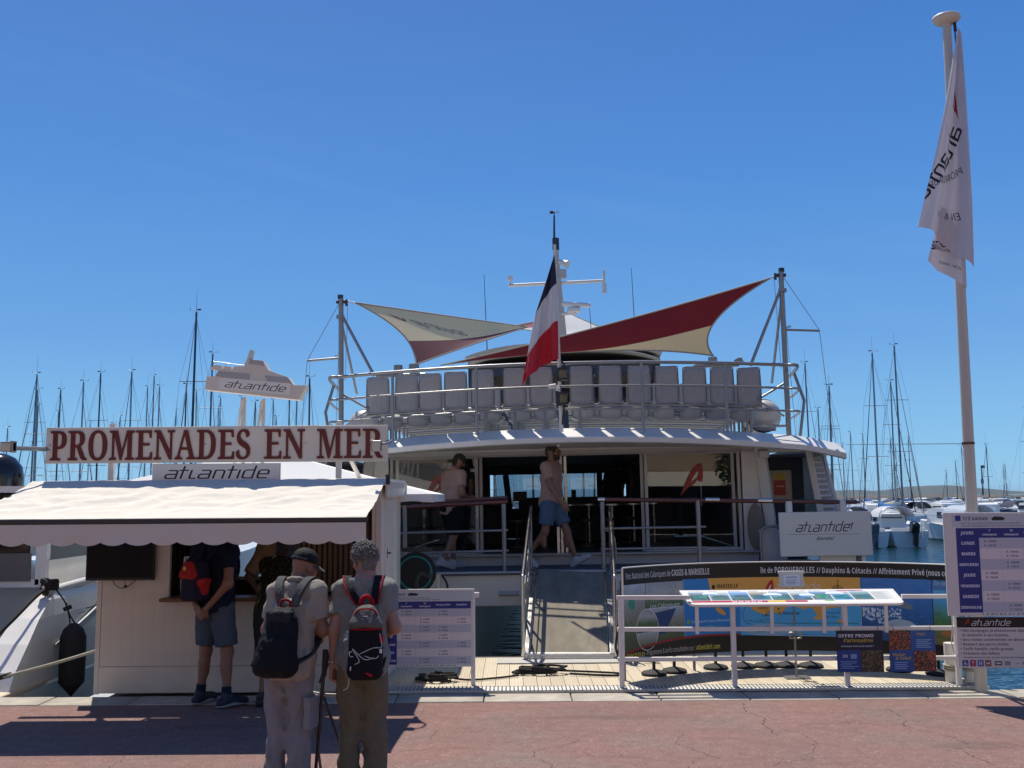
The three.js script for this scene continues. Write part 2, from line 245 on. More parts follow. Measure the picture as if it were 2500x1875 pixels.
// the harbour
const waveBump = dataTex(512, 512, (u, v, o) => {
  const f = (x, y) => { let s = 0; s += 0.55 * N3.noise(x * 0.9 + 0.8 * N3.noise(x * 0.7, y, 2), y * 2.1, 1.1); s += 0.32 * N3.noise(x * 2.2, y * 4.6, 3.3); s += 0.16 * N3.noise(x * 5.1, y * 9.7, 5.9); s += 0.08 * N3.noise(x * 12, y * 19, 8.1); return s; };
  const n = tileable(u, v, f, 9); o[0] = o[1] = o[2] = 0.5 + 0.5 * n;
}, false);
{
  const g = new THREE.PlaneGeometry(9000, 9000, 1, 1); g.rotateX(-Math.PI / 2); g.translate(0, -0.8, -4500 - 9.95);
  const p = g.attributes.position; for (let i = 0; i < p.count; i++) g.attributes.uv.setXY(i, p.getX(i) / 9, p.getZ(i) / 9);
  const m = new THREE.MeshPhysicalMaterial({ color: new THREE.Color().setRGB(0.006, 0.032, 0.048), roughness: 0.06, ior: 1.33, bumpMap: waveBump, bumpScale: 0.20 });
  struct(mesh('harbour_water', g, m));
}
{ // rock breakwater and headlands
  const r = rng(31), rocks = [];
  const rockM = paint([0.10, 0.095, 0.085], { roughness: 0.95 });
  const bw = grid(240, 10, (u, v) => { const x = -500 + 1100 * u, a = v * Math.PI, n = fbm(x * 0.3, v * 6, 2, 4); return [x, -0.9 + Math.sin(a) * (2.5 + 1.9 * n), -330 - Math.cos(a) * 9 + 3 * fbm(x * 0.22, v * 5, 9, 3)]; });
  struct(mesh('breakwater', bw, rockM));
  const hill = (pts, z, depth) => grid(pts.length * 6, 10, (u, v) => { const t = u * (pts.length - 1), k = Math.min(pts.length - 2, Math.floor(t)), f = t - k, s = f * f * (3 - 2 * f); const x = pts[k][0] + (pts[k + 1][0] - pts[k][0]) * f, h = pts[k][1] + (pts[k + 1][1] - pts[k][1]) * s; const prof = Math.sin(v * Math.PI); return [x, -2 + (h + 4 * fbm(x * 0.02, v * 4, 1, 4)) * Math.pow(prof, 0.8), z - (v - 0.5) * depth]; });
  const hm = paint([0.055, 0.065, 0.045], { roughness: 1 });
  const h1 = mesh('headland_hills', [hill([[1350, 0.0], [1461, 10.8], [1647, 25.6], [1758, 28.8], [1820, 14.8], [1931, 25.6], [2080, 45.6], [2216, 49.6], [2327, 35.6], [2488, 18.8], [2662, 0.0]], -5200, 1000)], hm); struct(h1);
  const h2 = mesh('headland_hills', [hill([[-2700, 0.0], [-2400, 28.0], [-2150, 38.0], [-1950, 32.0], [-1700, 12.0], [-1500, 0.0]], -4000, 900)], hm); struct(h2);
}
// ---------------------------------------------------------------- ticket kiosk
const woodSlat = paint([0.27, 0.17, 0.10], { roughness: 0.6, map: M.wood.map });
const kioskWhite = paint([0.70, 0.645, 0.565], { roughness: 0.55, map: grimeM, roughnessMap: roughM });
{
  const k = thing('ticket_kiosk', 'white panelled ticket kiosk with long open serving window and wooden counter', 'kiosk', [0, 0, 0]);
  const Z = -10.45;
  // vertical boards of the front, each proud by a hair with a groove between
  const boardW = 0.1008; const bGeo = {};
  const boards = (x0, x1, y0, y1) => { const n = Math.round((x1 - x0) / boardW), w = (x1 - x0) / n; for (let i = 0; i < n; i++) { const key = [w, y1 - y0].map((q) => q.toFixed(4)).join(); bGeo[key] ||= rbox(w - 0.0004, y1 - y0, 0.018, 0.0005, 0, 0, 0, 0, 0, 0, 1); const b = new THREE.Mesh(bGeo[key], kioskWhite); b.name = 'board'; b.position.set(x0 + (i + 0.5) * w, (y0 + y1) / 2, Z - 0.009); b.castShadow = b.receiveShadow = true; k.add(b); } };
  boards(-4.215, -3.56, 0.275, 2.08); boards(-3.56, -1.42, 0.275, 0.915);
  mesh('skirting', rbox(2.84, 0.262, 0.02, 0.004, -2.815, 0.139, Z - 0.008), kioskWhite, k);
  mesh('corner_trim', rbox(0.05, 2.09, 0.05, 0.005, -4.242, 1.045, Z - 0.02), kioskWhite, k);
  mesh('corner_trim', rbox(0.06, 2.09, 0.05, 0.005, -1.388, 1.045, Z - 0.02), kioskWhite, k);
  mesh('wall', [box(2.88, 0.90, 0.03, -2.81, 0.455, Z - 0.036), box(0.70, 1.15, 0.03, -3.905, 1.5, Z - 0.036), box(0.03, 2.06, 1.86, -4.25, 1.035, Z - 0.97), box(0.90, 2.06, 0.04, -3.80, 1.035, -12.34), box(1.17, 2.06, 0.04, -1.965, 1.035, -12.34), box(0.80, 1.0, 0.04, -2.95, 0.505, -12.34), box(0.80, 0.14, 0.04, -2.95, 1.995, -12.34)], kioskWhite, k);
  mesh('side_wall', [box(0.03, 2.06, 0.28, -1.385, 1.035, Z - 0.19), box(0.03, 0.12, 0.86, -1.385, 2.005, Z - 0.76), box(0.03, 2.06, 0.68, -1.385, 1.035, Z - 1.53)], kioskWhite, k);
  const d = mesh('door', [rbox(0.035, 1.94, 0.84, 0.006, -1.377, 0.97, Z - 0.76)], kioskWhite, k);
  mesh('door_frame', [box(0.05, 2.0, 0.035, -1.366, 1.0, Z - 0.32), box(0.05, 2.0, 0.035, -1.366, 1.0, Z - 1.2), box(0.05, 0.035, 0.9, -1.366, 1.97, Z - 0.76)], M.white, k);
  mesh('handle', [rbox(0.02, 0.11, 0.035, 0.006, -1.352, 1.37, Z - 0.4), rod([-1.345, 1.37, Z - 0.4], [-1.32, 1.37, Z - 0.4], 0.008), rod([-1.322, 1.37, Z - 0.4], [-1.322, 1.37, Z - 0.5], 0.008)], M.black, d);
  mesh('lintel', rbox(2.16, 0.16, 0.05, 0.004, -2.49, 2.01, Z - 0.02), kioskWhite, k);
  mesh('window_frame', [box(0.03, 1.0, 0.06, -3.545, 1.43, Z - 0.03), box(0.035, 1.0, 0.06, -1.437, 1.43, Z - 0.03), box(2.14, 0.025, 0.06, -2.49, 0.922, Z - 0.035)], kioskWhite, k);
  mesh('counter', rbox(2.18, 0.035, 0.36, 0.01, -2.49, 0.945, Z - 0.02), M.wood, k);
  mesh('roof', [box(2.98, 0.07, 1.98, -2.81, 2.125, Z - 0.96)], M.white, k);
  mesh('roof_fascia', [box(0.02, 0.16, 1.96, -1.31, 2.05, Z - 0.97)], kioskWhite, k);
  mesh('floor', box(2.82, 0.05, 1.82, -2.81, 0.03, Z - 0.96), M.boatGrey, k);
  // dark lining with slender wood slats
  mesh('lining', [box(0.87, 1.98, 0.012, -3.785, 1.07, -12.31), box(1.14, 1.98, 0.012, -1.98, 1.07, -12.31), box(0.80, 0.9, 0.012, -2.95, 0.54, -12.31), box(0.80, 0.12, 0.012, -2.95, 1.99, -12.31), box(0.012, 1.98, 1.8, -4.222, 1.07, Z - 0.97)], M.black, k); mesh('ceiling', box(2.76, 0.012, 1.8, -2.81, 2.07, Z - 0.97), M.white, k);
  const sg = rbox(0.036, 1.16, 0.022, 0.004), sg2 = rbox(0.022, 1.16, 0.036, 0.004);
  for (let i = 0; i < 43; i++) { const s = new THREE.Mesh(sg, woodSlat); s.name = 'slat'; s.position.set(-4.16 + i * 0.0635, 1.48, -12.29); s.castShadow = s.receiveShadow = true; if (s.position.x > -3.38 && s.position.x < -2.54) continue; k.add(s); }
  for (let i = 0; i < 24; i++) { const s = new THREE.Mesh(sg2, woodSlat); s.name = 'slat'; s.position.set(-4.205, 1.48, -10.62 - i * 0.0685); k.add(s); }
  mesh('shutter_panel', box(0.97, 1.14, 0.015, -1.925, 1.53, -11.02), M.black, k);
  for (let i = 0; i < 17; i++) { const s = new THREE.Mesh(sg, woodSlat); s.name = 'slat'; s.position.set(-2.385 + i * 0.0575, 1.53, -11.0); s.castShadow = s.receiveShadow = true; k.add(s); }
  const bwin = mesh('back_window', [box(0.84, 0.04, 0.05, -2.95, 1.92, -12.30), box(0.84, 0.04, 0.05, -2.95, 1.01, -12.30), box(0.035, 0.87, 0.05, -3.35, 1.465, -12.30), box(0.035, 0.87, 0.05, -2.55, 1.465, -12.30)], M.white, k); mesh('pane', box(0.76, 0.86, 0.006, -2.95, 1.465, -12.32), M.glass, bwin);
  tag(mesh('wall_poster', box(0.36, 0.62, 0.008, -2.74, 1.42, -12.262), printed(canvasTex(256, 512, (x, w, h) => { x.fillStyle = '#8fb4d8'; x.fillRect(0, 0, w, h); x.fillStyle = '#e8d6b0'; x.beginPath(); x.arc(130, 210, 84, 0, 7); x.fill(); x.fillStyle = '#7f9fbf'; x.fillRect(0, 330, w, 182); x.fillStyle = '#dfe9f1'; x.fillRect(16, 20, 60, 50); }))), 'pale blue poster with cream disc on the back wall inside the kiosk', 'poster');
}
{ // retracting awning
  const a = thing('awning', 'cream canvas awning with scalloped valance over the kiosk window', 'awning');
  const cloth = new THREE.MeshPhysicalMaterial({ color: new THREE.Color().setRGB(0.67, 0.63, 0.56), roughness: 0.9, transmission: 0.06, thickness: 0, bumpMap: clothBump, bumpScale: 0.0006 });
  const XL = -4.88, XR = -1.285, zb = -10.245, zf = -8.86, yb = 2.15, yf = 1.792;
  const f = (u, v) => { const x = XL + (XR - XL) * u, z = zb + (zf - zb) * v, e = Math.sin(v * Math.PI);
    const fold = 0.010 * Math.sin((u * 2.3 + v * 0.9 + 0.5 * N3.noise(u * 5, v * 3, 2)) * 15) * e + 0.018 * fbm(u * 9 + v * 5, v * 4 - u * 2, 4, 4) * (0.3 + e) + 0.010 * Math.pow(1 - Math.abs(N3.noise(u * 14 + v * 5, v * 5 - u * 6, 9)), 6) * e + 0.010 * N3.noise(u * 22, v * 2.2, 6) * (1 - v) - 0.03 * e;
    return [x, yb + (yf - yb) * v + fold, z]; };
  mesh('canopy', slab(150, 50, f, 0.002), cloth, a);
  const val = (u, v) => { const x = XL + (XR - XL) * u, sc = Math.abs(Math.sin((x + 0.05) / 0.222 * Math.PI)), drop = 0.155 + 0.032 * Math.pow(sc, 0.7); return [x, 1.744 - drop * v, zf + 0.012 + 0.02 * v * N3.noise(u * 15, v, 3) + 0.008 * Math.sin(u * 34) * v]; };
  mesh('valance', slab(320, 8, (u, v) => val(u, 1 - v), 0.002), cloth, a);
  mesh('front_bar', rbox(XR - XL + 0.02, 0.05, 0.06, 0.012, (XL + XR) / 2, 1.768, zf - 0.012), M.darkBar, a);
  mesh('cassette', rbox(XR - XL, 0.07, 0.08, 0.02, (XL + XR) / 2, 2.12, -10.385), M.white, a);
  for (const x of [-4.1, -1.75]) { const s = x < -3 ? 1 : -1; mesh('arm', [bar([x, 2.07, zb - 0.02], [x + s * 0.62, 1.87, -9.6], 0.03, 0.045), bar([x + s * 0.62, 1.86, -9.6], [x + s * 0.1, 1.765, zf - 0.03], 0.028, 0.04), rod([x + s * 0.62, 1.83, -9.6], [x + s * 0.62, 1.90, -9.6], 0.028)], M.white, a); }
  mesh('end_bracket', [rbox(0.03, 0.10, 0.12, 0.006, XR + 0.016, 2.14, zb), box(0.012, 0.02, 0.2, XR + 0.02, 2.17, zb + 0.1)], M.black, a);
}
const signWhite = paint([0.68, 0.635, 0.56], { roughness: 0.45, map: grimeM });
{
  const s = thing('roof_sign', 'long white board with dark red serif letters standing on the kiosk roof', 'sign');
  const cx = (-4.79 - 1.28) / 2, w = 3.51;
  mesh('board', rbox(w, 0.37, 0.03, 0.004, cx, 2.516, -10.317), signWhite, s);
  const red = paint([0.115, 0.012, 0.016], { roughness: 0.35 });
  const capG = new TextGeometry('E', { font: serifBold, size: 1, depth: 0.01 }); capG.computeBoundingBox(); const CAP = capG.boundingBox.max.y;
  const words = [['PROMENADES', -4.74, -2.69], ['EN', -2.545, -2.13], ['MER', -2.005, -1.335]];
  for (const [word, x0, x1] of words) { // each letter cut from sheet
    const probe = new TextGeometry(word, { font: serifBold, size: 1, depth: 0.01, curveSegments: 6 }); probe.computeBoundingBox(); const k = (x1 - x0) / (probe.boundingBox.max.x - probe.boundingBox.min.x), o0 = probe.boundingBox.min.x;
    let adv = 0;
    for (const ch of word) { const g = new TextGeometry(ch, { font: serifBold, size: 1, depth: 0.012, curveSegments: 8, bevelEnabled: false }); g.scale(k, 0.302 / CAP, 1); const gl = serifBold.data.glyphs[ch], a = gl.ha / serifBold.data.resolution; g.translate(x0 - o0 * k + adv * k, 2.362, -10.3015); adv += a; mesh('letter', g, red, s); }
  }
  for (const x of [-4.13, -1.79]) mesh('post', [box(0.055, 0.58, 0.05, x, 2.45, -10.36)], M.white, s);
  for (const [a, b] of [[-3.62, -3.75], [-1.63, -1.69]]) mesh('brace', bar([a, 2.16, -10.75], [b, 2.4, -10.36], 0.04, 0.04), M.white, s);
  for (const [x, y] of [[-4.745, 2.52], [-4.745, 2.47], [-4.13, 2.36], [-4.05, 2.515], [-3.15, 2.52], [-2.42, 2.52], [-1.79, 2.36], [-1.79, 2.675], [-2.12, 2.52]]) mesh('screw', rod([x, y, -10.302], [x, y, -10.297], 0.008, 0.007, 10), M.galv, s);
}
{
  const s = thing('name_sign', 'small white board with black italic boat name under the long red-lettered sign', 'sign');
  mesh('board', rbox(1.312, 0.195, 0.02, 0.004, -3.033, 2.221, -10.312), [signWhite][0], s);
  const t = canvasTex(1024, 152, (x, w, h) => { x.fillStyle = '#dad8d3'; x.fillRect(0, 0, w, h); const xh = 66; drawLogo(x, 88, 118, xh, '#15161c', 0.15, 850 / (LOGO_W * xh)); });
  const g = new THREE.PlaneGeometry(1.30, 0.185); g.translate(-3.033, 2.221, -10.2995); mesh('lettering', g, printed(t), s);
}
{ // ship-shaped sign on A-frames
  const s = thing('ship_sign', 'white ship-shaped sign with black italic name raised on posts above the kiosk', 'sign');
  const OUT = [[-3.264, 3.114], [-2.266, 2.997], [-2.187, 3.151], [-2.323, 3.159], [-2.386, 3.242], [-2.593, 3.317], [-2.656, 3.422], [-2.8, 3.438], [-2.783, 3.542], [-2.794, 3.545], [-2.824, 3.445], [-2.857, 3.363], [-2.956, 3.364], [-2.983, 3.328], [-2.997, 3.361], [-3.063, 3.367], [-3.072, 3.34], [-3.092, 3.34], [-3.1, 3.373], [-3.173, 3.382], [-3.182, 3.357], [-3.216, 3.355], [-3.215, 3.338], [-3.126, 3.319], [-3.165, 3.255], [-3.247, 3.258]];
  const g = prism(OUT, 0.16, 0.003); g.translate(0, 0, -10.6); mesh('hull_board', g, signWhite, s);
  const gm = paint([0.36, 0.36, 0.37], { roughness: 0.4 });
  for (const w of [[[-3.158, 3.256], [-3.122, 3.311], [-2.79, 3.278], [-2.789, 3.216]], [[-2.635, 3.260], [-2.391, 3.237], [-2.33, 3.168], [-2.6, 3.193]], [[-2.794, 3.430], [-2.659, 3.413], [-2.637, 3.363], [-2.807, 3.388]]]) { const p = prism(w, 0.004); p.translate(0, 0, -10.5965); mesh('window_panel', p, gm, s); }
  const tilt = Math.atan2(3.052 - 3.117, -2.376 + 3.08), t = canvasTex(1024, 220, (x, w, h) => { x.fillStyle = '#dbd9d4'; x.fillRect(0, 0, w, h); const xh = 88; drawLogo(x, 76, 168, xh, '#14161d', 0.14, 880 / (LOGO_W * xh)); });
  const p = new THREE.PlaneGeometry(0.76, 0.125); p.rotateZ(tilt); p.translate(-2.735, 3.145, -10.5962); mesh('lettering', p, printed(t), s);
  mesh('deck_rail', [poly([[-3.202, 3.355, -10.66], [-3.204, 3.424, -10.66], [-2.858, 3.377, -10.66]], 0.004, 6), rod([-3.06, 3.36, -10.66], [-3.06, 3.404, -10.66], 0.003)], M.galv, s);
  for (const [x, y] of [[-2.868, 3.05], [-2.66, 3.03]]) mesh('leg', [bar([x, y - 0.01, -10.7], [x, 2.175, -10.7], 0.034, 0.034), bar([x - 0.01, y - 0.04, -10.66], [x - 0.16, 2.2, -10.9], 0.028, 0.028)], M.white, s);
  mesh('base_plate', rbox(0.42, 0.02, 0.4, 0.004, -2.77, 2.172, -10.8), M.white, s);
}
function floodLight(x, y, z, side, label) { // small box lamp on an arm
  const l = thing('flood_light', label, 'lamp', [x, y, z], 0, 'flood lights on the roof sign');
  mesh('arm', [bar([side * 0.26, -0.01, -0.33], [side * 0.02, -0.01, -0.02], 0.035, 0.035)], M.galv, l);
  mesh('housing', [rbox(0.13, 0.10, 0.07, 0.01, 0, 0, 0.01), rbox(0.03, 0.115, 0.085, 0.006, side * 0.05, 0, 0.005)], M.galv, l);
  mesh('lens', box(0.10, 0.075, 0.006, -side * 0.01, -0.004, 0.0475), paint([0.5, 0.48, 0.4], { roughness: 0.2 }), l);
}
floodLight(-5.02, 2.49, -10.0, 1, 'grey flood light on an arm at the start of the red-lettered sign');
{ const l = thing('flood_light', 'grey flood light in front of the last red letter of the roof sign', 'lamp', [-1.35, 2.47, -9.98], 0, 'flood lights on the roof sign');
  mesh('housing', [rbox(0.10, 0.105, 0.08, 0.01, 0, 0, 0), rbox(0.022, 0.115, 0.09, 0.004, -0.045, 0, 0)], M.galv, l); mesh('arm', [tube([[0.05, 0.02, -0.02], [0.10, 0.03, -0.06], [0.12, 0.06, -0.2], [0.06, 0.06, -0.318]], 0.012)], M.galv, l); mesh('lens', box(0.075, 0.08, 0.006, 0, -0.004, 0.043), paint([0.5, 0.48, 0.4], { roughness: 0.2 }), l); }
{ // wall screen
  const t = thing('television', 'black flat television on the kiosk wall under the awning', 'television', [-4.02, 1.355, -10.41]);
  mesh('casing', rbox(0.70, 0.43, 0.035, 0.008, 0, 0, 0), M.black, t);
  mesh('screen', box(0.672, 0.395, 0.004, 0, 0.006, 0.0185), new THREE.MeshPhysicalMaterial({ color: new THREE.Color().setRGB(0.008, 0.008, 0.010), roughness: 0.4, specularIntensity: 0.35 }), t);
  mesh('wall_mount', box(0.3, 0.2, 0.03, 0, 0, -0.03), M.black, t);
  mesh('cable', [tube([[-0.075, -0.2, 0], [-0.06, -0.245, 0.004], [0.0, -0.29, 0.006], [0.07, -0.285, 0.006], [0.13, -0.24, 0.004], [0.18, -0.2, 0]], 0.004), tube([[0.06, -0.2, 0], [0.055, -0.24, 0.01], [0.06, -0.275, 0.008]], 0.003), rbox(0.03, 0.02, 0.02, 0.005, 0.06, -0.275, 0.008)], M.rubber, t);
}
{ // leaflet rack
  const r = thing('leaflet_rack', 'clear rack of printed leaflets standing on the kiosk counter', 'leaflet rack', [-3.36, 0.963, -10.5]);
  mesh('stand', [box(0.13, 0.006, 0.14, 0, 0.003, 0), box(0.13, 0.40, 0.004, 0, 0.2, -0.05, -0.12)], M.glass, r);
  const lt = canvasTex(512, 256, (x) => { const c = ['#d8dcd8', '#c9d4da', '#aebfbd', '#d9c9a0']; for (let i = 0; i < 4; i++) { x.fillStyle = c[i]; x.fillRect(i * 128, 0, 128, 256); x.fillStyle = ['#8fa6a8', '#6d8a93', '#516a60', '#8d5d38'][i]; x.fillRect(i * 128 + 8, 70, 112, 90); x.fillStyle = '#39424a'; x.fillRect(i * 128 + 14, 22, 84, 14); x.fillRect(i * 128 + 14, 46, 60, 8); x.fillStyle = '#5a7a6c'; x.fillRect(i * 128 + 8, 175, 112, 60); } });
  for (let i = 0; i < 4; i++) { const g = box(0.105, 0.15, 0.012, 0, 0.33 - i * 0.085, -0.03 + i * 0.028, -0.12); const u = g.attributes.uv, p = g.attributes.position; for (let q = 0; q < u.count; q++) u.setXY(q, (i + (p.getX(q) + 0.0525) / 0.105) / 4, ((p.getY(q) - (0.33 - i * 0.085)) / 0.15) + 0.5); mesh('leaflet', g, printed(lt), r); }
}
// ---------------------------------------------------------------- the excursion ship, stern to the quay
const SHIP = new THREE.Matrix4().compose(V(0.82, 0, -15.8), new THREE.Quaternion().setFromEuler(new THREE.Euler(0, rad(-3.5), rad(0.65), 'YXZ')), V(1, 1, 1));
const onShip = (o) => { SHIP.decompose(o.position, o.quaternion, o.scale); return o; };           // a thing drawn in ship coordinates
const shipAt = (o, x, y, n, turn = 0) => { const q = new THREE.Quaternion(), s = V(1, 1, 1); SHIP.decompose(V(0, 0, 0), q, s); o.position.copy(V(x, y, n).applyMatrix4(SHIP)); o.quaternion.copy(q).multiply(new THREE.Quaternion().setFromAxisAngle(UP, turn)); return o; };
const edgeN = (x, n0) => n0 - 0.015 * x * x, camber = (x) => -0.0085 * x * x;
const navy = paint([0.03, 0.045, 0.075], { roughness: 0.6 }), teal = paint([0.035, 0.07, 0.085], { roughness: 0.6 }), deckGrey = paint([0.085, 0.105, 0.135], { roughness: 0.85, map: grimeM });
const frameGrey = paint([0.50, 0.49, 0.47], { roughness: 0.4, map: grimeM });
const ship = onShip(thing('excursion_ship', 'large white excursion ship moored stern to the quay with open saloon doors', 'ship'));
{
  const S = ship;
  // twin hulls and the deck that bridges them
  for (const s of [-1, 1]) {
    const sec = (n, k, rise) => { const o = 3.98 * k, i = 1.3 + 0.5 * (1 - k); return [[s * i, 0.5, n], [s * (i + 0.12), -1.5, n], [s * Math.max(i + 0.2, o - 0.7), -1.5, n], [s * (o - 0.08), 0.1 + rise, n], [s * o, 0.86 + rise, n], [s * i, 0.86 + rise, n]]; };
    const ns = [[1.28, 1, 0], [-4, 1.0, 0], [-12, 0.96, 0.1], [-18, 0.75, 0.35], [-22, 0.42, 0.6]].map((q) => sec(...q));
    mesh('hull', loft(s > 0 ? ns.map((r) => r.slice().reverse()) : ns), M.boatWhite, S);
  }
  mesh('transom', [rbox(7.96, 0.46, 0.06, 0.02, 0, 0.65, 1.28), box(2.9, 0.35, 21, 0, 0.66, -9.3)], M.boatWhite, S);
  mesh('rubbing_strake', [rod([-0.95, 0.60, 1.33], [-0.66, 0.60, 1.33], 0.035), rod([0.66, 0.60, 1.33], [1.1, 0.60, 1.33], 0.035)], M.boatGrey, S);
  mesh('aft_deck', [rbox(7.98, 0.05, 1.5, 0.01, 0, 0.885, 0.6)], deckGrey, S);
  mesh('deck_edge', [rbox(7.98, 0.03, 0.05, 0.01, 0, 0.90, 1.34)], M.boatGrey, S);
  mesh('threshold', [rbox(5.9, 0.16, 0.16, 0.01, 0, 0.99, 0.04), rbox(5.9, 0.025, 0.30, 0.006, 0, 1.075, 0.04)], frameGrey, S);
  // saloon shell
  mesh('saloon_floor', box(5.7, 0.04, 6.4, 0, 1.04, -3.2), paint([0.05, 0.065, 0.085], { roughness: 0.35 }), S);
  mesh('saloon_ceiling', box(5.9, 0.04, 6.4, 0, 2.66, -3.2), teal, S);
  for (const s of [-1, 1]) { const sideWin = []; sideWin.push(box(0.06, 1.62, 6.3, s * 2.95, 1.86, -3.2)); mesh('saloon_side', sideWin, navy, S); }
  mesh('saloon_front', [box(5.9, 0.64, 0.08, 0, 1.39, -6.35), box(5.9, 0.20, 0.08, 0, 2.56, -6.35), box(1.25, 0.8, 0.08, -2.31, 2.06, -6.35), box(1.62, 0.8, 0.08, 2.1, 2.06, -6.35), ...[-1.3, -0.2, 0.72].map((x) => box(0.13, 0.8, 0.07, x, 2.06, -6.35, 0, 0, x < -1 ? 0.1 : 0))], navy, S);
  for (const [a, b] of [[-1.62, -0.27], [-0.13, 0.65], [0.79, 1.25]]) mesh('fore_window', box(b - a, 0.76, 0.006, (a + b) / 2, 2.08, -6.33), M.paleTint, S);
  // stern wall: frames, sliding panes
  mesh('wall_panel', [box(0.34, 1.70, 0.10, -2.93, 1.92, 0), box(0.34, 1.70, 0.10, 2.93, 1.92, 0), box(6.2, 0.12, 0.12, 0, 2.72, 0)], M.boatWhite, S);
  mesh('door_head', [rbox(5.56, 0.07, 0.10, 0.01, 0, 2.645, 0.02), rod([-2.9, 2.60, 0.10], [3.0, 2.60, 0.10], 0.008)], frameGrey, S);
  const pane = (x0, x1, z, kind) => { const w = x1 - x0, cx = (x0 + x1) / 2, f = 0.05; const g = mesh('sliding_pane', new THREE.PlaneGeometry(w - 2 * f, 1.46).translate(cx, 1.86, z), kind, S); mesh('pane_frame', [rbox(f, 1.54, 0.05, 0.006, x0 + f / 2, 1.86, z), rbox(f, 1.54, 0.05, 0.006, x1 - f / 2, 1.86, z), rbox(w - 2 * f, f, 0.05, 0.006, cx, 2.605, z), rbox(w - 2 * f, f, 0.05, 0.006, cx, 1.115, z)], frameGrey, g); return g; };
  const lp = pane(-2.74, -1.34, 0.0, M.glass), rp = pane(1.26, 2.74, 0.0, M.glass); pane(-2.66, -1.28, -0.07, M.glass); pane(1.20, 2.66, -0.07, M.glass);
  mesh('door_handle', [rbox(0.02, 0.18, 0.03, 0.008, -1.365, 1.72, 0.035)], M.steel, lp);
  const sailA = (x0, y0, h) => { const o = new THREE.Shape(); o.moveTo(0, 0); o.bezierCurveTo(0.2, 0.45, 0.35, 0.9, 0.62, 1); o.bezierCurveTo(0.74, 1.0, 0.72, 0.6, 0.68, 0.42); o.lineTo(0.52, 0.5); o.bezierCurveTo(0.5, 0.42, 0.42, 0.34, 0.28, 0.28); o.bezierCurveTo(0.18, 0.2, 0.08, 0.1, 0, 0); const k = new THREE.Path(); k.moveTo(0.3, 0.36); k.bezierCurveTo(0.42, 0.6, 0.5, 0.72, 0.6, 0.78); k.bezierCurveTo(0.58, 0.66, 0.56, 0.6, 0.52, 0.55); k.bezierCurveTo(0.46, 0.52, 0.36, 0.44, 0.3, 0.36); o.holes.push(k); const g = new THREE.ExtrudeGeometry(o, { depth: 0.002 / h, bevelEnabled: false, curveSegments: 10 }); g.scale(h, h, h); g.translate(x0, y0, 0.0055); return g; };
  const decalRed = paint([0.30, 0.018, 0.025], { roughness: 0.35 });
  const dec = mesh('logo_decal', sailA(1.80, 1.92, 0.52), decalRed, rp); dec.userData.label = 'red sail-shaped letter A stuck on the glass'; mesh('logo_decal', sailA(-2.25, 1.85, 0.5), decalRed, lp);
  for (const x of [-0.10, -0.04, 0.03]) mesh('door_stile', rbox(0.045, 1.56, 0.04, 0.006, x, 1.86, -0.02 - (x + 0.1) * 0.3), M.alu, S);
  // wing at the far side of the stern: locker with fire panel, louvre, tapering superstructure edge
  for (const s of [-1, 1]) {
    mesh('locker', [box(0.76, 1.62, 0.04, s * 3.42, 1.72, -0.45), box(0.04, 1.7, 0.5, s * 3.05, 1.75, -0.2), box(0.8, 0.04, 0.5, s * 3.42, 2.52, -0.2)], navy, S);
    mesh('wing', [bar([s * 3.06, 2.62, 0.06], [s * 3.2, 0.92, 0.10], 0.16, 0.10), bar([s * 3.78, 2.62, 0.06], [s * 4.02, 0.92, 0.08], 0.10, 0.08)], M.boatWhite, S);
    const lf = prism([[3.80, 2.46], [3.98, 2.52], [4.34, 1.05], [3.98, 1.02]].map((p) => [s * p[0], p[1]]), 0.05); lf.translate(0, 0, 0.06); const lv = mesh('louvre_panel', lf, M.boatGrey, S);
    for (let k = 0; k < 15; k++) { const y = 2.40 - k * 0.085, tt = (2.46 - y) / 1.4, x0 = 3.84 + 0.18 * tt, x1 = 3.95 + 0.33 * tt; mesh('louvre', rbox(x1 - x0, 0.035, 0.05, 0.008, s * (x0 + x1) / 2, y, 0.085, -0.5), M.boatWhite, lv); }
    mesh('side_plating', [prism([[3.98, 2.7], [4.02, 2.7], [4.40, 0.9], [4.34, 0.9]].map((p) => [s * p[0], p[1]]), 20)], M.boatWhite, S);
    mesh('fascia_panel', [rbox(1.1, 0.14, 0.12, 0.02, s * 3.5, 2.64, 0.05)], M.boatWhite, S);
  }
  // upper deck with curved stern eave
  const prof = (x) => { const c = 1.7 * camber(x), e = edgeN(x, 1.22); return [[2.70, e - 1.5], [2.725 + c, e - 0.06], [2.74 + c, e], [2.81 + c, e + 0.005], [2.825 + c, e - 0.01], [2.97 + c, e - 0.40], [2.97 + c * 0.7, e - 1.5]]; };
  const rings = []; for (let i = 0; i <= 40; i++) { const x = -4.12 + 8.24 * i / 40; rings.push(prof(x).map((p) => [x, p[0] - (Math.abs(x) > 3.6 ? (Math.abs(x) - 3.6) * 0.12 : 0), p[1]])); }
  mesh('eave', loft(rings), M.boatWhite, S);
  const ud = []; for (let i = 0; i <= 30; i++) { const n = -0.6 - 17 * i / 30, w = 4.0 - (i > 20 ? (i - 20) * 0.13 : 0); ud.push([[-w, 2.76, n], [w, 2.76, n], [w, 2.76, n], [0, 2.91, n], [-w, 2.76, n]].map((p) => p)); }
  mesh('upper_deck', loft(ud), M.boatWhite, S);
  for (const [x, e] of [[-1.95, 0], [2.1, 0]]) mesh('soffit_light', rbox(0.30, 0.02, 0.08, 0.008, x, 2.69, 0.75), M.galv, S);
  mesh('stern_lamp', [rbox(0.05, 0.05, 0.05, 0.008, -0.05, 2.70, 1.17)], M.galv, S);
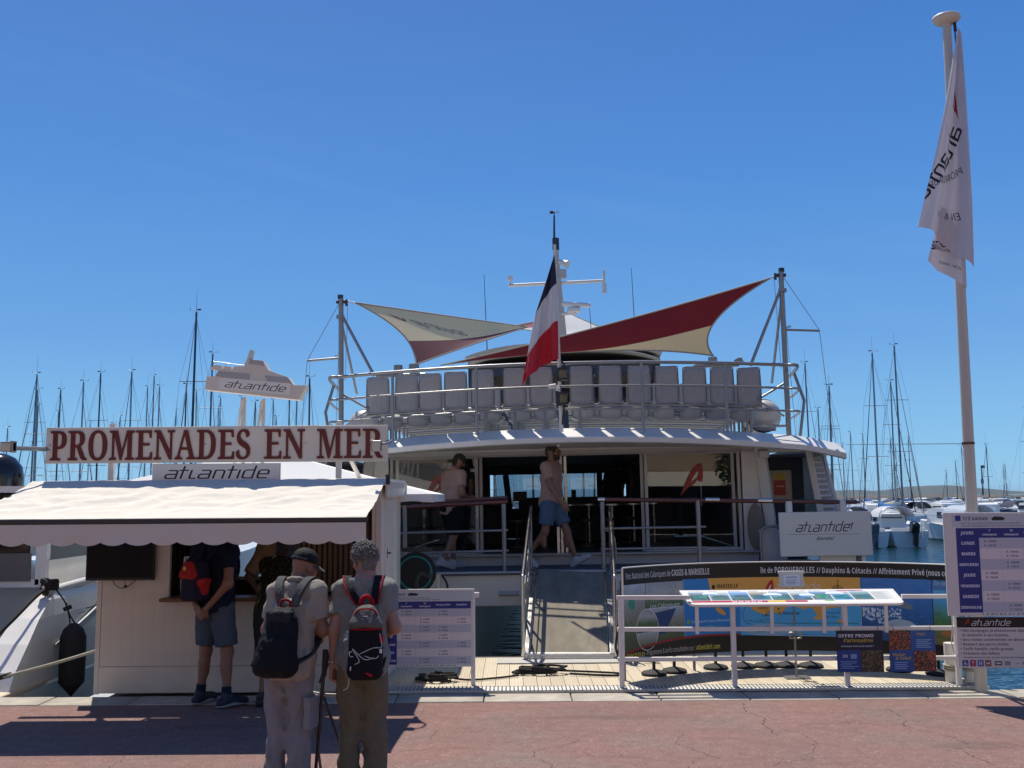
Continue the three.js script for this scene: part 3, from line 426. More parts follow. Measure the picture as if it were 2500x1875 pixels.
  mesh('soffit_fitting', [rbox(0.16, 0.12, 0.14, 0.03, 3.0, 2.54, 0.6, 0.3)], frameGrey, S);
  // upper rails
  const RT = (y, x0, x1, m = 40) => { const p = []; for (let i = 0; i <= m; i++) { const x = x0 + (x1 - x0) * i / m; p.push(V(x, y + camber(x), edgeN(x, 1.06))); } return p; };
  const endL = (y) => [V(-3.62, y + camber(3.6) - 0.02, 0.05), V(-3.66, y + camber(3.6) - 0.03, -0.5)], endR = (y) => [V(3.62, y + camber(3.6), 0.05), V(3.66, y + camber(3.6), -0.5)];
  for (const [y, r] of [[3.92, 0.026], [3.575, 0.018], [3.24, 0.018]]) mesh('rail', tube([...endL(y).reverse(), ...RT(y, -3.5, 3.5), ...endR(y)], r, 160, 8), M.galv, S);
  for (const x of [-2.52, -1.25, 1.2, 2.43]) mesh('stanchion', rod([x, 2.9 + camber(x), edgeN(x, 1.06)], [x, 3.92 + camber(x), edgeN(x, 1.06)], 0.024), M.galv, S);
  for (const s of [-1, 1]) {
    mesh('corner_stanchion', [poly([[s * 3.6, 3.78, 0.2], [s * 3.72, 3.35, 0.25], [s * 3.62, 2.8, 0.3]], 0.024)], M.galv, S);
    mesh('rail_brace', [rod([s * 3.42, 3.62, 0.5], [s * 2.95, 3.35, 0.66], 0.018), rod([s * 3.0, 3.3, 0.62], [s * 3.35, 3.1, 0.5], 0.016)], M.galv, S);
    const px = s * 3.40, pt = s < 0 ? 5.10 : 5.30;
    mesh('sail_post', [rod([px, 2.80, 0.55], [px - s * 0.01, pt, 0.6], 0.04), rod([px, pt - 0.32, 0.6], [px, pt - 0.27, 0.6], 0.065)], M.galv, S);
    mesh('post_cap', [rod([px, pt - 0.01, 0.6], [px, pt + 0.05, 0.6], 0.045), rbox(0.17, 0.05, 0.06, 0.01, px - s * 0.02, pt - 0.06, 0.6), rod([px - s * 0.1, pt - 0.13, 0.62], [px - s * 0.1, pt - 0.03, 0.62], 0.02)], M.darkBar, S);
    mesh('post_strut', [rod([px - s * 0.04, pt - 0.3, 0.6], [s * 2.86, 3.86, 0.65], 0.024)], M.galv, S);
    mesh('post_strut', [rod([px, pt - 0.32, 0.58], [px + s * 0.05, 3.75, -0.8], 0.02)], M.galv, S);
    mesh('spreader', [rod([px, s < 0 ? 4.16 : 4.40, 0.6], [px + s * 0.52, s < 0 ? 4.13 : 4.37, 0.6], 0.018), rod([px, s < 0 ? 4.19 : 4.43, 0.55], [px + s * 0.22, s < 0 ? 4.28 : 4.55, 0.0], 0.018)], M.galv, S);
    const sy = s < 0 ? 4.14 : 4.38; mesh('guy_wire', [poly([[px, pt - 0.05, 0.6], [px + s * 0.52, sy, 0.6], [px + s * 0.66, 2.75, 0.5]], 0.005, 5), rod([px, pt - 0.05, 0.6], [px + s * 0.2, 2.8, 0.1], 0.004, 0.004, 5), rod([px - s * 0.12, pt - 0.1, 0.62], [px - s * 0.08, 3.8, 0.62], 0.004, 0.004, 5)], M.galv, S);
    mesh('life_raft_cradle', [rod([s * 2.95, 2.98, 0.1], [s * 3.5, 2.98, 0.1], 0.02), rod([s * 2.95, 2.98, -0.9], [s * 3.5, 2.98, -0.9], 0.02)], M.galv, S);
    const lr = onShip(thing('life_raft_canister', s < 0 ? 'round white life raft canister beside the first upper deck seat near the ship-shaped sign' : 'white life raft canister beside the upper deck post under the dark red sail', 'life raft'));
    const g = new THREE.CapsuleGeometry(0.25, 0.75, 6, 24); g.rotateX(Math.PI / 2); g.translate(s * 3.2, 3.17, -0.6); mesh('canister', g, frameGrey, lr);
    const b1 = new THREE.TorusGeometry(0.255, 0.015, 8, 28); b1.translate(s * 3.2, 3.17, -0.3); const b2 = b1.clone().translate(0, 0, -0.6); mesh('strap', b1, M.black, lr); mesh('strap', b2, M.black, lr); mesh('end_fitting', [rbox(0.14, 0.03, 0.03, 0.01, s * 3.2, 3.24, 0.015), rod([s * 3.2, 3.24, 0.0], [s * 3.2, 3.24, 0.04], 0.03)], M.darkBar, lr);
  }
  // wheelhouse and its curved top
  const wh = mesh('wheelhouse', [box(4.1, 1.0, 0.1, 0, 3.35, -6.0), box(4.1, 0.3, 0.1, 0, 4.75, -6.0), box(0.12, 1.1, 0.1, -2.0, 4.2, -6), box(0.12, 1.1, 0.1, 2.0, 4.2, -6), box(0.14, 1.1, 0.1, -0.6, 4.2, -6), box(0.14, 1.1, 0.1, 0.6, 4.2, -6), box(0.1, 2.1, 3.4, -2.05, 3.9, -7.7), box(0.1, 2.1, 3.4, 2.05, 3.9, -7.7), box(4.1, 2.1, 0.1, 0, 3.9, -9.4)], navy, S);
  for (const x of [-1.3, 0, 1.3]) mesh('window', box(x ? 1.25 : 1.05, 1.02, 0.01, x, 4.24, -6.0), M.darkGlass, wh);
  for (const x of [-0.68, 0.42]) mesh('door', rbox(0.62, 0.95, 0.04, 0.01, x, 3.35, -5.93), paint([0.012, 0.016, 0.03], { roughness: 0.4 }), wh);
  mesh('wheelhouse_roof', slab(30, 12, (u, v) => { const x = -2.1 + 4.2 * u, e = Math.pow(Math.abs(2 * u - 1), 3); return [x, 5.20 - 0.26 * e, -5.6 - 4.3 * v]; }, -0.07), paint([0.45, 0.43, 0.37], { roughness: 0.6 }), S);
  mesh('roof_lining', slab(30, 6, (u, v) => { const x = -2.05 + 4.1 * u, e = Math.pow(Math.abs(2 * u - 1), 3); return [x, 5.11 - 0.26 * e, -5.65 - 4.2 * v]; }, -0.03), paint([0.45, 0.43, 0.37], { roughness: 0.7 }), S);
  // signal mast
  const mast = mesh('signal_mast', [loft([[[-0.24, 5.15, -7.0], [0.12, 5.15, -7.0], [0.12, 5.15, -7.5], [-0.24, 5.15, -7.5]], [[-0.20, 7.0, -7.1], [-0.02, 7.0, -7.1], [-0.02, 7.0, -7.3], [-0.20, 7.0, -7.3]], [[-0.18, 7.7, -7.15], [-0.06, 7.7, -7.15], [-0.06, 7.7, -7.25], [-0.18, 7.7, -7.25]]])], paint([0.50, 0.48, 0.40], { roughness: 0.5 }), S);
  mesh('yard', [rod([-1.25, 6.88, -7.15], [1.0, 6.92, -7.15], 0.04), rod([-1.2, 6.88, -7.15], [-1.2, 7.06, -7.15], 0.02)], M.white, mast);
  mesh('yard_lamp', [rod([-1.2, 7.0, -7.15], [-1.2, 7.1, -7.15], 0.06)], M.white, mast); mesh('yard_lamp', [rod([0.98, 6.62, -7.15], [0.98, 6.86, -7.15], 0.05), rod([0.98, 6.95, -7.15], [0.98, 7.16, -7.15], 0.03)], M.white, mast);
  mesh('masthead', [rod([-0.12, 7.7, -7.2], [-0.12, 7.98, -7.2], 0.08), rod([-0.16, 7.7, -7.2], [-0.14, 8.52, -7.2], 0.03, 0.02)], M.darkBar, mast);
  mesh('wind_sensor', [rod([-0.14, 8.5, -7.2], [-0.14, 8.62, -7.2], 0.012), rod([-0.22, 8.6, -7.2], [-0.02, 8.62, -7.2], 0.012), rbox(0.08, 0.07, 0.01, 0.004, -0.2, 8.61, -7.2)], M.black, mast);
  mesh('horn', rod([-0.04, 7.4, -7.1], [0.14, 7.3, -7.0], 0.05, 0.1), M.white, mast); mesh('searchlight', rbox(0.16, 0.22, 0.14, 0.03, 0.03, 7.1, -7.1), frameGrey, mast);
  mesh('radar', [rbox(0.70, 0.11, 0.12, 0.05, 0.32, 6.33, -6.9, 0, 0.3, -0.03), rbox(0.3, 0.12, 0.26, 0.04, 0.26, 6.21, -6.95), rod([-0.05, 6.15, -7.1], [0.3, 6.15, -6.95], 0.04)], M.gelcoat, mast);
  for (const [x, y0, y1] of [[-1.75, 5.1, 7.12], [1.66, 5.0, 7.16], [0.67, 5.15, 6.36]]) mesh('antenna', rod([x, y0, -7.0], [x - 0.05, y1, -7.0], 0.014, 0.006, 6), M.darkBar, S);
  // lower rails with varnished caps
  for (const [x0, x1, ps] of [[-3.9, -0.80, [-3.6, -2.3, -0.86]], [0.52, 4.15, [0.56, 1.92]]]) {
    const a = x0 < 0;
    mesh('hand_rail', [rod([x0, a ? 1.79 : 1.905, 1.24], [x1, a ? 1.90 : 1.80, 1.24], 0.030, 0.030)], M.mahogany, S);
    if (a) mesh('hand_rail', [rod([-2.1, 1.91, 0.95], [-0.80, 1.955, 1.2], 0.028)], M.mahogany, S);
    mesh('rail_joint', [rod([a ? -2.6 : 0.5, a ? 1.84 : 1.906, 1.24], [a ? -2.42 : 0.60, a ? 1.845 : 1.904, 1.24], 0.033)], M.steel, S);
    for (const y of [1.49, 1.20]) mesh('lower_bar', rod([a ? x0 : x0, y - (a ? 0.03 : 0), 1.24], [a ? x1 : 2.02, y, 1.24], 0.018), M.galv, S);
    for (const x of ps) mesh('rail_post', rod([x, 0.9, 1.24], [x, 1.87, 1.24], 0.033), M.galv, S);
  }
  for (const [x, y] of [[2.13, 1.87], [2.87, 1.845]]) mesh('rail_joint', rod([x - 0.1, y + 0.003, 1.24], [x + 0.1, y - 0.003, 1.24], 0.033), M.steel, S);
  for (const x of [3.2, 3.95]) mesh('rail_post', rod([x, 1.66, 1.24], [x, 1.83, 1.24], 0.05), M.boatWhite, S);
  mesh('chain', tube([[0.56, 1.49, 1.27], [0.70, 1.4, 1.28], [0.735, 1.2, 1.28], [0.73, 1.0, 1.28]], 0.012), M.galv, S);
  // name board on the quarter
  const nb = mesh('name_board', rbox(1.28, 0.62, 0.04, 0.01, 3.68, 1.365, 1.28), M.boatWhite, S); nb.userData.label = 'pale board with the ship name and home port';
  const nt = canvasTex(1024, 496, (x, w, h) => { x.fillStyle = '#d2d2cd'; x.fillRect(0, 0, w, h); const xh = 74; drawLogo(x, 170, 218, xh, '#10141a', 0.15, 610 / (LOGO_W * xh)); x.strokeStyle = '#1b2028'; x.lineWidth = 9; x.lineCap = 'round'; x.beginPath(); x.moveTo(790, 150); x.lineTo(826, 128); x.lineTo(800, 196); x.stroke(); x.lineWidth = 3; x.beginPath(); x.moveTo(90, 248); x.lineTo(890, 254); x.stroke(); x.font = 'italic bold 52px sans-serif'; x.fillStyle = '#4a4d52'; x.save(); x.transform(1.12, 0, -0.2, 1, 400, 318); x.fillText('Bandol', 0, 0); x.restore(); });
  const ng = new THREE.PlaneGeometry(1.25, 0.60); ng.translate(3.68, 1.365, 1.3025); mesh('lettering', ng, printed(nt), nb);
  mesh('bulwark', [box(0.5, 0.55, 0.05, 3.85, 1.1, 1.2), box(0.05, 0.75, 1.2, 4.2, 1.25, 0.65)], M.boatWhite, S);
  mesh('locker_hoop', tube([[2.83, 0.95, 1.0], [2.83, 1.35, 1.0], [2.9, 1.46, 1.0], [3.1, 1.47, 1.0]], 0.02), M.galv, S);
  mesh('locker_door', [rbox(0.4, 0.5, 0.03, 0.03, 3.02, 1.18, 0.92)], M.boatGrey, S);
  // fire panel in the wing
  const fp = mesh('equipment_box', rbox(0.38, 0.50, 0.10, 0.015, 3.40, 2.06, -0.36), M.boatGrey, S);
  const ft = canvasTex(256, 384, (x, w, h) => { x.fillStyle = '#a9a596'; x.fillRect(0, 0, w, h); x.fillStyle = '#c9b020'; x.fillRect(62, 38, 130, 78); x.fillStyle = '#7e6b10'; for (let i = 0; i < 4; i++) x.fillRect(74, 50 + i * 15, 104, 5); x.fillStyle = '#a41d1f'; x.fillRect(62, 120, 130, 190); x.fillStyle = '#e6d7d2'; x.fillRect(84, 190, 92, 12); });
  const fg = new THREE.PlaneGeometry(0.36, 0.48); fg.translate(3.40, 2.06, -0.3075); mesh('warning_label', fg, printed(ft), fp);
  // oval fender pad by the door
  const pg = new THREE.SphereGeometry(1, 24, 18); pg.scale(0.13, 0.36, 0.06); pg.translate(2.93, 1.44, 0.12); mesh('fender_pad', pg, paint([0.23, 0.20, 0.16], { roughness: 0.95 }), S);
  // furniture inside
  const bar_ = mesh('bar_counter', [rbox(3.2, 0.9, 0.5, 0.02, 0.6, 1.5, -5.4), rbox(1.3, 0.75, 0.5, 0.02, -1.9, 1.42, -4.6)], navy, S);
  mesh('counter_item', [rbox(0.28, 0.2, 0.2, 0.02, -0.95, 1.98, -4.9), rbox(0.3, 0.12, 0.25, 0.02, -1.4, 1.85, -4.6), rod([0.15, 1.95, -5.4], [0.15, 2.1, -5.4], 0.05), rod([0.85, 1.95, -5.2], [0.85, 2.15, -5.2], 0.03)], M.darkBar, S);
  for (let k = 0; k < 6; k++) { const x = -0.9 + k * 0.42, n = -2.6 - (k % 3) * 0.5; mesh('stool', [rod([x, 1.06, n], [x, 1.5, n], 0.02), rod([x, 1.5, n], [x, 1.55, n], 0.17), rod([x, 1.06, n], [x, 1.09, n], 0.18)], M.darkBar, S); mesh('table', [rod([x + 0.5, 1.06, n - 0.4], [x + 0.5, 1.78, n - 0.4], 0.022), rod([x + 0.5, 1.78, n - 0.4], [x + 0.5, 1.81, n - 0.4], 0.26)], M.alu, S); }
}
// seats of the upper deck
const seatGrey = paint([0.335, 0.35, 0.37], { roughness: 0.5, map: grimeM });
const seat = thing('deck_seat', 'grey plastic seat back at the stern rail of the upper deck', 'seat', [0, 0, 0], 0, 'seats of the last row along the stern rail');
{
  const back = slab(24, 28, (u, v) => { const t = v, q = 2 * u - 1, aq = Math.abs(q), w = 0.176 - 0.004 * t - (t > 0.93 ? (t - 0.93) * 0.22 : 0) - (t < 0.08 ? (0.08 - t) * 0.3 : 0) + (t > 0.5 ? -0.02 * (t - 0.5) : 0), x = q * w, y = 0.43 + 0.54 * t; const rim = aq > 0.88 || t > 0.95 ? -0.008 : 0, panel = t > 0.60 ? 0.005 : 0, rib = t > 0.16 && t < 0.56 && aq < 0.8 ? 0.0035 * Math.sign(Math.sin(u * 62)) : 0; return [x, y, 0.02 + rim + panel + rib - 0.006 * q * q + 0.05 * (t - 0.5)]; }, 0.012);
  mesh('backrest', back, seatGrey, seat);
  mesh('seat_pan', [slab(12, 10, (u, v) => [(2 * u - 1) * 0.185, 0.43 + 0.03 * Math.pow(Math.abs(2 * u - 1), 3) - 0.02 * Math.sin(v * 3.1), -0.4 + 0.41 * v], -0.012)], seatGrey, seat);
  mesh('edge_trim', [tube([[-0.17, 0.45, 0.008], [-0.176, 0.6, 0.014], [-0.168, 0.9, 0.03], [-0.155, 0.97, 0.034], [0, 0.974, 0.036], [0.155, 0.97, 0.034], [0.168, 0.9, 0.03], [0.176, 0.6, 0.014], [0.17, 0.45, 0.008]], 0.007, 60, 6)], paint([0.13, 0.13, 0.13], { roughness: 0.5 }), seat);
}
const SEAT_X = [-2.78, -2.33, -1.97, -1.58, -1.17, -0.69, -0.29, 0.31, 0.74, 1.17, 1.58, 1.99, 2.40, 2.80];
const ROWS = 6;
const ORD = ['first', 'second', 'third', 'fourth', 'fifth', 'sixth', 'seventh'];
const seatLabel = (x, row) => { const left = SEAT_X.filter((q) => q < 0).reverse(), right = SEAT_X.filter((q) => q > 0); return 'grey plastic seat, ' + ORD[x < 0 ? left.indexOf(x) : right.indexOf(x)] + ' from the ensign towards the ' + (x < 0 ? 'kiosk' : 'red sail post') + ', ' + row; };
SEAT_X.forEach((x, i) => { const o = i ? dup(seat) : seat; o.userData.label = seatLabel(x, 'stern row'); shipAt(o, x * 1.01, 2.92 + camber(x), edgeN(x, 0.74), -0.05 * x); });
const seat2 = dup(seat, undefined, undefined, 'grey plastic upper deck seat in the row ahead of the stern row'); seat2.userData.group = 'seats of the second row of the upper deck';
SEAT_X.forEach((x, i) => { const o = i ? dup(seat2) : seat2; o.userData.label = seatLabel(x, 'second row'); shipAt(o, x * 1.0 + 0.03, 2.75 + camber(x), edgeN(x, -0.05), -0.09 * x * 0.9); });
{ // tubular frames that carry the seats: three benches a row
  const fm = M.galv;
  for (let r = 0; r < ROWS; r++) for (const [a, b, what] of [[-3.0, -0.98, 0], [-0.90, -0.08, 1], [0.10, 3.02, 2]]) {
    const n0 = (r === 0 ? 0.72 : -0.07 - (r - 1) * 0.8), dy = -0.02 * r;
    const fr = onShip(thing('bench_frame', ['long tubular bench frame of row ' + ['one', 'two', 'three', 'four', 'five', 'six'][r] + ' from the stern, on the kiosk side', 'short tubular bench frame of row ' + ['one', 'two', 'three', 'four', 'five', 'six'][r] + ' from the stern, in the middle', 'long tubular bench frame of row ' + ['one', 'two', 'three', 'four', 'five', 'six'][r] + ' from the stern, towards the flagpole'][what], 'bench frame', [0, 0, 0], 0, 'bench frames of the upper deck'));
    const P = (x, y, d) => V(x, 2.92 + dy + camber(x) + y, edgeN(x, n0) + d), run = (y, d) => [0, 1, 2, 3, 4].map((k) => P(a + (b - a) * k / 4, y, d));
    mesh('seat_rail', tube(run(0.405, 0.0), 0.02, 24, 8), fm, fr); mesh('seat_rail', tube(run(0.40, -0.34), 0.02, 24, 8), fm, fr); if (r > 1) mesh('seat_board', slab(8, 2, (u, v) => { const x = a + (b - a) * u; return P(x, 0.44, -0.38 + 0.4 * v).toArray(); }, -0.02), seatGrey, fr);
    for (const x of [a + 0.18, b - 0.18]) for (const d of [0, -0.34]) mesh('leg', rod(P(x, -0.02, d), P(x, 0.4, d), 0.02), fm, fr);
  }
}
// shade sails
const sailTex = (draw) => canvasTex(1024, 1024, draw);
function shadeSail(label, A, B, C, tex, pull, trans) {
  const s = onShip(thing('shade_sail', label, 'shade sail'));
  const cen = A.clone().add(B).add(C).divideScalar(3), bz = (P, Q, k) => { const m = P.clone().add(Q).multiplyScalar(0.5).lerp(cen, k); return (t) => P.clone().multiplyScalar((1 - t) * (1 - t)).add(m.clone().multiplyScalar(2 * t * (1 - t))).add(Q.clone().multiplyScalar(t * t)); };
  const AB = bz(A, B, pull[0]), AC = bz(A, C, pull[1]), BC = bz(B, C, pull[2]);
  const g = grid(60, 60, (u, v) => { const w = 1 - v, ab = AB(u), base = AB(u).multiplyScalar(w).add(C.clone().multiplyScalar(v)); // edges bow inwards
    const la = AC(v).sub(A.clone().lerp(C, v)), lb = BC(v).sub(B.clone().lerp(C, v)); base.add(la.multiplyScalar(1 - u)).add(lb.multiplyScalar(u)); base.y -= 0.10 * Math.sin(u * Math.PI) * Math.sin(Math.min(1, v * 1.1) * Math.PI); return base.toArray(); });
  const uv = g.attributes.uv; for (let i = 0; i < uv.count; i++) { const u = uv.getX(i), v = uv.getY(i); uv.setXY(i, u * (1 - v), v); }
  mesh('cloth', g, new THREE.MeshPhysicalMaterial({ map: tex, roughness: 0.9, side: THREE.DoubleSide, transmission: trans, thickness: 0 }), s);
  const hem = (c) => { const p = []; for (let i = 0; i <= 20; i++) p.push(c(i / 20)); return p; };
  const hm = paint([0.32, 0.29, 0.26], { roughness: 0.9 });
  mesh('hem', tube(hem(AB), 0.014, 60, 5), hm, s); mesh('hem', tube(hem(AC), 0.014, 60, 5), hm, s); mesh('hem', tube(hem(BC), 0.014, 60, 5), hm, s);
  return s;
}
{
  const A = V(-3.16, 5.02, 0.6), B = V(-2.38, 4.16, -0.4), C = V(-0.80, 5.86, -7);
  const s1 = shadeSail('beige shade sail with a dark red corner and mirrored ship name', A, B, C, sailTex((x, w, h) => { x.fillStyle = '#e2cb9c'; x.fillRect(0, 0, w, h); x.fillStyle = '#660d17'; x.beginPath(); x.moveTo(0.62 * w, h); x.lineTo(w, h); x.lineTo(w, 0); x.lineTo(0, 0); x.lineTo(0.02 * w, 0.02 * h); x.fill(); x.strokeStyle = '#a59d8c'; x.lineWidth = 2; x.beginPath(); x.moveTo(0.36 * w, h); x.lineTo(0.02 * w, 0.05 * h); x.stroke();
    x.save(); x.translate(0.17 * w, 0.93 * h); x.rotate(-Math.PI / 2 + 0.21); x.scale(1, -1);  drawSailA(x, -10, 55, 100, '#8a2322', '#e2cb9c'); drawLogo(x, 82, 20, 62, '#2c2a28', 0.16, 0.62); x.restore(); }), [0.47, 0.03, 0.10], 0.36);
  mesh('tie', [rod(A, [-3.36, 5.06, 0.6], 0.012), rod(B, [-2.45, 3.93, -0.3], 0.01)], M.steel, s1);
  mesh('winch', [rod([-2.55, 3.95, 0.3], [-2.55, 4.06, 0.3], 0.07), rod([-2.3, 3.94, 0.3], [-2.3, 4.07, 0.3], 0.08), rbox(0.8, 0.05, 0.1, 0.02, -2.5, 3.9, 0.3)], M.galv, s1);
  const A2 = V(3.22, 5.20, 0.6), B2 = V(2.46, 4.17, -0.4), C2 = V(-2.45, 4.62, -4.0);
  const s2 = shadeSail('dark red shade sail with a beige lower corner', A2, B2, C2, sailTex((x, w, h) => { x.fillStyle = '#6e121d'; x.fillRect(0, 0, w, h); x.fillStyle = '#cfbb94'; x.beginPath(); x.moveTo(0.54 * w, h); x.lineTo(w, h); x.lineTo(0.40 * w, 0.40 * h); x.fill(); x.strokeStyle = '#b2aa98'; x.lineWidth = 2; for (const q of [0.7, 0.85]) { x.beginPath(); x.moveTo(q * w, h); x.lineTo(0.42 * w + (q - 0.54) * 0.3 * w, 0.42 * h); x.stroke(); } x.strokeStyle = '#5f111a'; x.beginPath(); x.moveTo(0.28 * w, h); x.lineTo(0, 0); x.stroke(); }), [0.42, 0.35, 0.85], 0.16);
  mesh('tie', [rod(A2, [3.38, 5.25, 0.6], 0.012), rod(B2, [2.55, 3.93, -0.3], 0.01)], M.steel, s2);
  mesh('winch', [rod([2.35, 3.94, 0.3], [2.35, 4.05, 0.3], 0.07), rbox(0.7, 0.05, 0.1, 0.02, 2.4, 3.92, 0.3), rbox(0.12, 0.1, 0.04, 0.01, 2.75, 3.98, 0.3, 0, 0, 0.5)], M.galv, s2);
  shadeSail('white and pink shade sail spread ahead of the signal mast', V(0.16, 6.62, -9.6), V(1.9, 5.65, -8.6), V(-1.45, 6.14, -8.6), sailTex((x, w, h) => { x.fillStyle = '#e9e7e4'; x.fillRect(0, 0, w, h); x.fillStyle = '#c77a7a'; x.beginPath(); x.moveTo(0, 0); x.lineTo(0, 0.75 * h); x.lineTo(0.14 * w, 0.62 * h); x.lineTo(0.02 * w, 0); x.fill(); }), [0.10, 0.10, 0.08], 0.5);
}
{ // staff and ensign
  const st = onShip(thing('flagstaff', 'white flagstaff with stern lanterns at the middle of the upper deck rail', 'flagstaff'));
  mesh('staff', rod([0.0, 2.9, 1.10], [-0.03, 5.68, 1.22], 0.030, 0.02), M.white, st);
  for (const y of [3.74, 3.38]) { const l = mesh('lantern', [rod([0.04, y - 0.09, 1.18], [0.04, y - 0.06, 1.18], 0.075), rod([0.04, y + 0.06, 1.18], [0.04, y + 0.10, 1.18], 0.075), rod([-0.02, y - 0.1, 1.14], [-0.02, y + 0.1, 1.14], 0.03)], M.black, st); mesh('lens', rod([0.04, y - 0.06, 1.18], [0.04, y + 0.06, 1.18], 0.06), paint([0.16, 0.12, 0.05], { roughness: 0.2 }), l); }
  mesh('camera', [rod([-0.17, 3.56, 1.16], [-0.07, 3.58, 1.12], 0.035), rbox(0.06, 0.05, 0.05, 0.01, -0.04, 3.53, 1.12)], M.white, st);
  mesh('cable', [tube([[0.02, 3.95, 1.14], [0.07, 3.85, 1.15], [0.0, 3.6, 1.14], [0.05, 3.3, 1.15], [0.01, 3.0, 1.12]], 0.014)], M.black, st);
  const f = onShip(thing('ensign', 'blue white and red ensign hanging limp from the flagstaff', 'flag'));
  const Rp = [[-0.04, 5.52], [-0.02, 5.08], [-0.015, 4.52], [-0.01, 3.95]], Lp = [[-0.09, 5.36], [-0.345, 4.61], [-0.47, 4.0], [-0.575, 3.56]];
  const lerpC = (P, s) => { const t = s * 3, k = Math.min(2, Math.floor(t)), q = t - k; return [P[k][0] + (P[k + 1][0] - P[k][0]) * q, P[k][1] + (P[k + 1][1] - P[k][1]) * q]; };
  const g = slab(60, 90, (u, v) => { const s = 1 - v, r = lerpC(Rp, s), l = lerpC(Lp, s), w = Math.sqrt(s) * 0.9 + 0.05, t = u; const fold = (0.05 * Math.sin(t * 9.5 + s * 1.5) + 0.022 * Math.sin(t * 21 + 2 - s * 3)) * w; return [r[0] + (l[0] - r[0]) * t + 0.012 * Math.sin(t * 16 + s * 4) * s, r[1] + (l[1] - r[1]) * Math.pow(t, 1.2) + 0.05 * Math.sin(t * 3.1) * s, 1.24 + fold + 0.10 * s * t]; }, 0.002);
  const t = canvasTex(128, 512, (x, w, h) => { x.fillStyle = '#1c2747'; x.fillRect(0, 0, w, h / 3); x.fillStyle = '#d3d3d8'; x.fillRect(0, h / 3, w, h / 3); x.fillStyle = '#c5172a'; x.fillRect(0, 2 * h / 3, w, h / 3 + 1); x.fillStyle = 'rgba(235,235,240,0.9)'; x.fillRect(w * 0.88, h * 0.5, 2, h * 0.4); });
  mesh('bunting', g, new THREE.MeshPhysicalMaterial({ map: t, roughness: 0.8, transmission: 0.28, thickness: 0, bumpMap: clothBump, bumpScale: 0.0005 }), f);
}
// ---------------------------------------------------------------- pontoon, gangway, barrier and boards
{ // floating pontoon with grooved planks
  const p = new THREE.Group(); p.name = 'pontoon'; struct(p); scene.add(p);
  mesh('float', [box(5.95, 0.7, 2.0, 1.72, -0.42, -11.42), box(3.2, 0.62, 3.2, -2.85, -0.4, -12.1)], M.boatGrey, p);
  mesh('rear_beam', [rbox(6.1, 0.12, 0.1, 0.01, 1.72, -0.03, -12.47)], M.darkBar, p);
  mesh('toe_plate', [rbox(6.15, 0.03, 0.20, 0.006, 1.70, 0.012, -10.46)], paint([0.60, 0.60, 0.58], { metalness: 0.4, roughness: 0.55 }), p);
  const rib = box(0.012, 0.008, 0.19), ribs = []; for (let i = 0; i < 150; i++) ribs.push(rib.clone().translate(-1.34 + i * 0.0405, 0.031, -10.46)); const rm = mesh('toe_plate_ribs', ribs, M.galv, p); rm.userData.kind = 'stuff';
  const w = 0.139, prof = [[-w / 2, -0.025], [w / 2, -0.025], [w / 2, 0]]; for (const gx of [0.046, 0.018, -0.018, -0.046]) prof.push([gx + 0.005, 0], [gx + 0.002, -0.0035], [gx - 0.002, -0.0035], [gx - 0.005, 0]); prof.push([-w / 2, 0]);
  const pg = prism(prof, 1.86); boxUV(pg);
  const pm = [0, 1, 2, 3].map((k) => paint([0.56 + 0.035 * (k - 1.5), 0.49 + 0.035 * (k - 1.5), 0.375 + 0.03 * (k - 1.5)], { roughness: 0.85, map: scaled(grime, 0.9 + k * 0.37) }));
  const r = rng(12); for (let i = 0; i < 42; i++) { const m = new THREE.Mesh(pg, pm[Math.floor(r() * 4)]); m.name = 'plank'; m.position.set(-1.28 + i * 0.1445, 0.028 + (r() - 0.5) * 0.003, -10.565); m.castShadow = m.receiveShadow = true; p.add(m); }
  mesh('landing_plate', rbox(1.5, 0.012, 0.34, 0.003, 0.55, 0.037, -12.1), paint([0.40, 0.40, 0.39], { metalness: 0.3, roughness: 0.6 }), p);
  mesh('kiosk_slab', [rbox(3.1, 0.10, 1.0, 0.02, -2.6, -0.09, -10.95)], M.concrete, p);
}
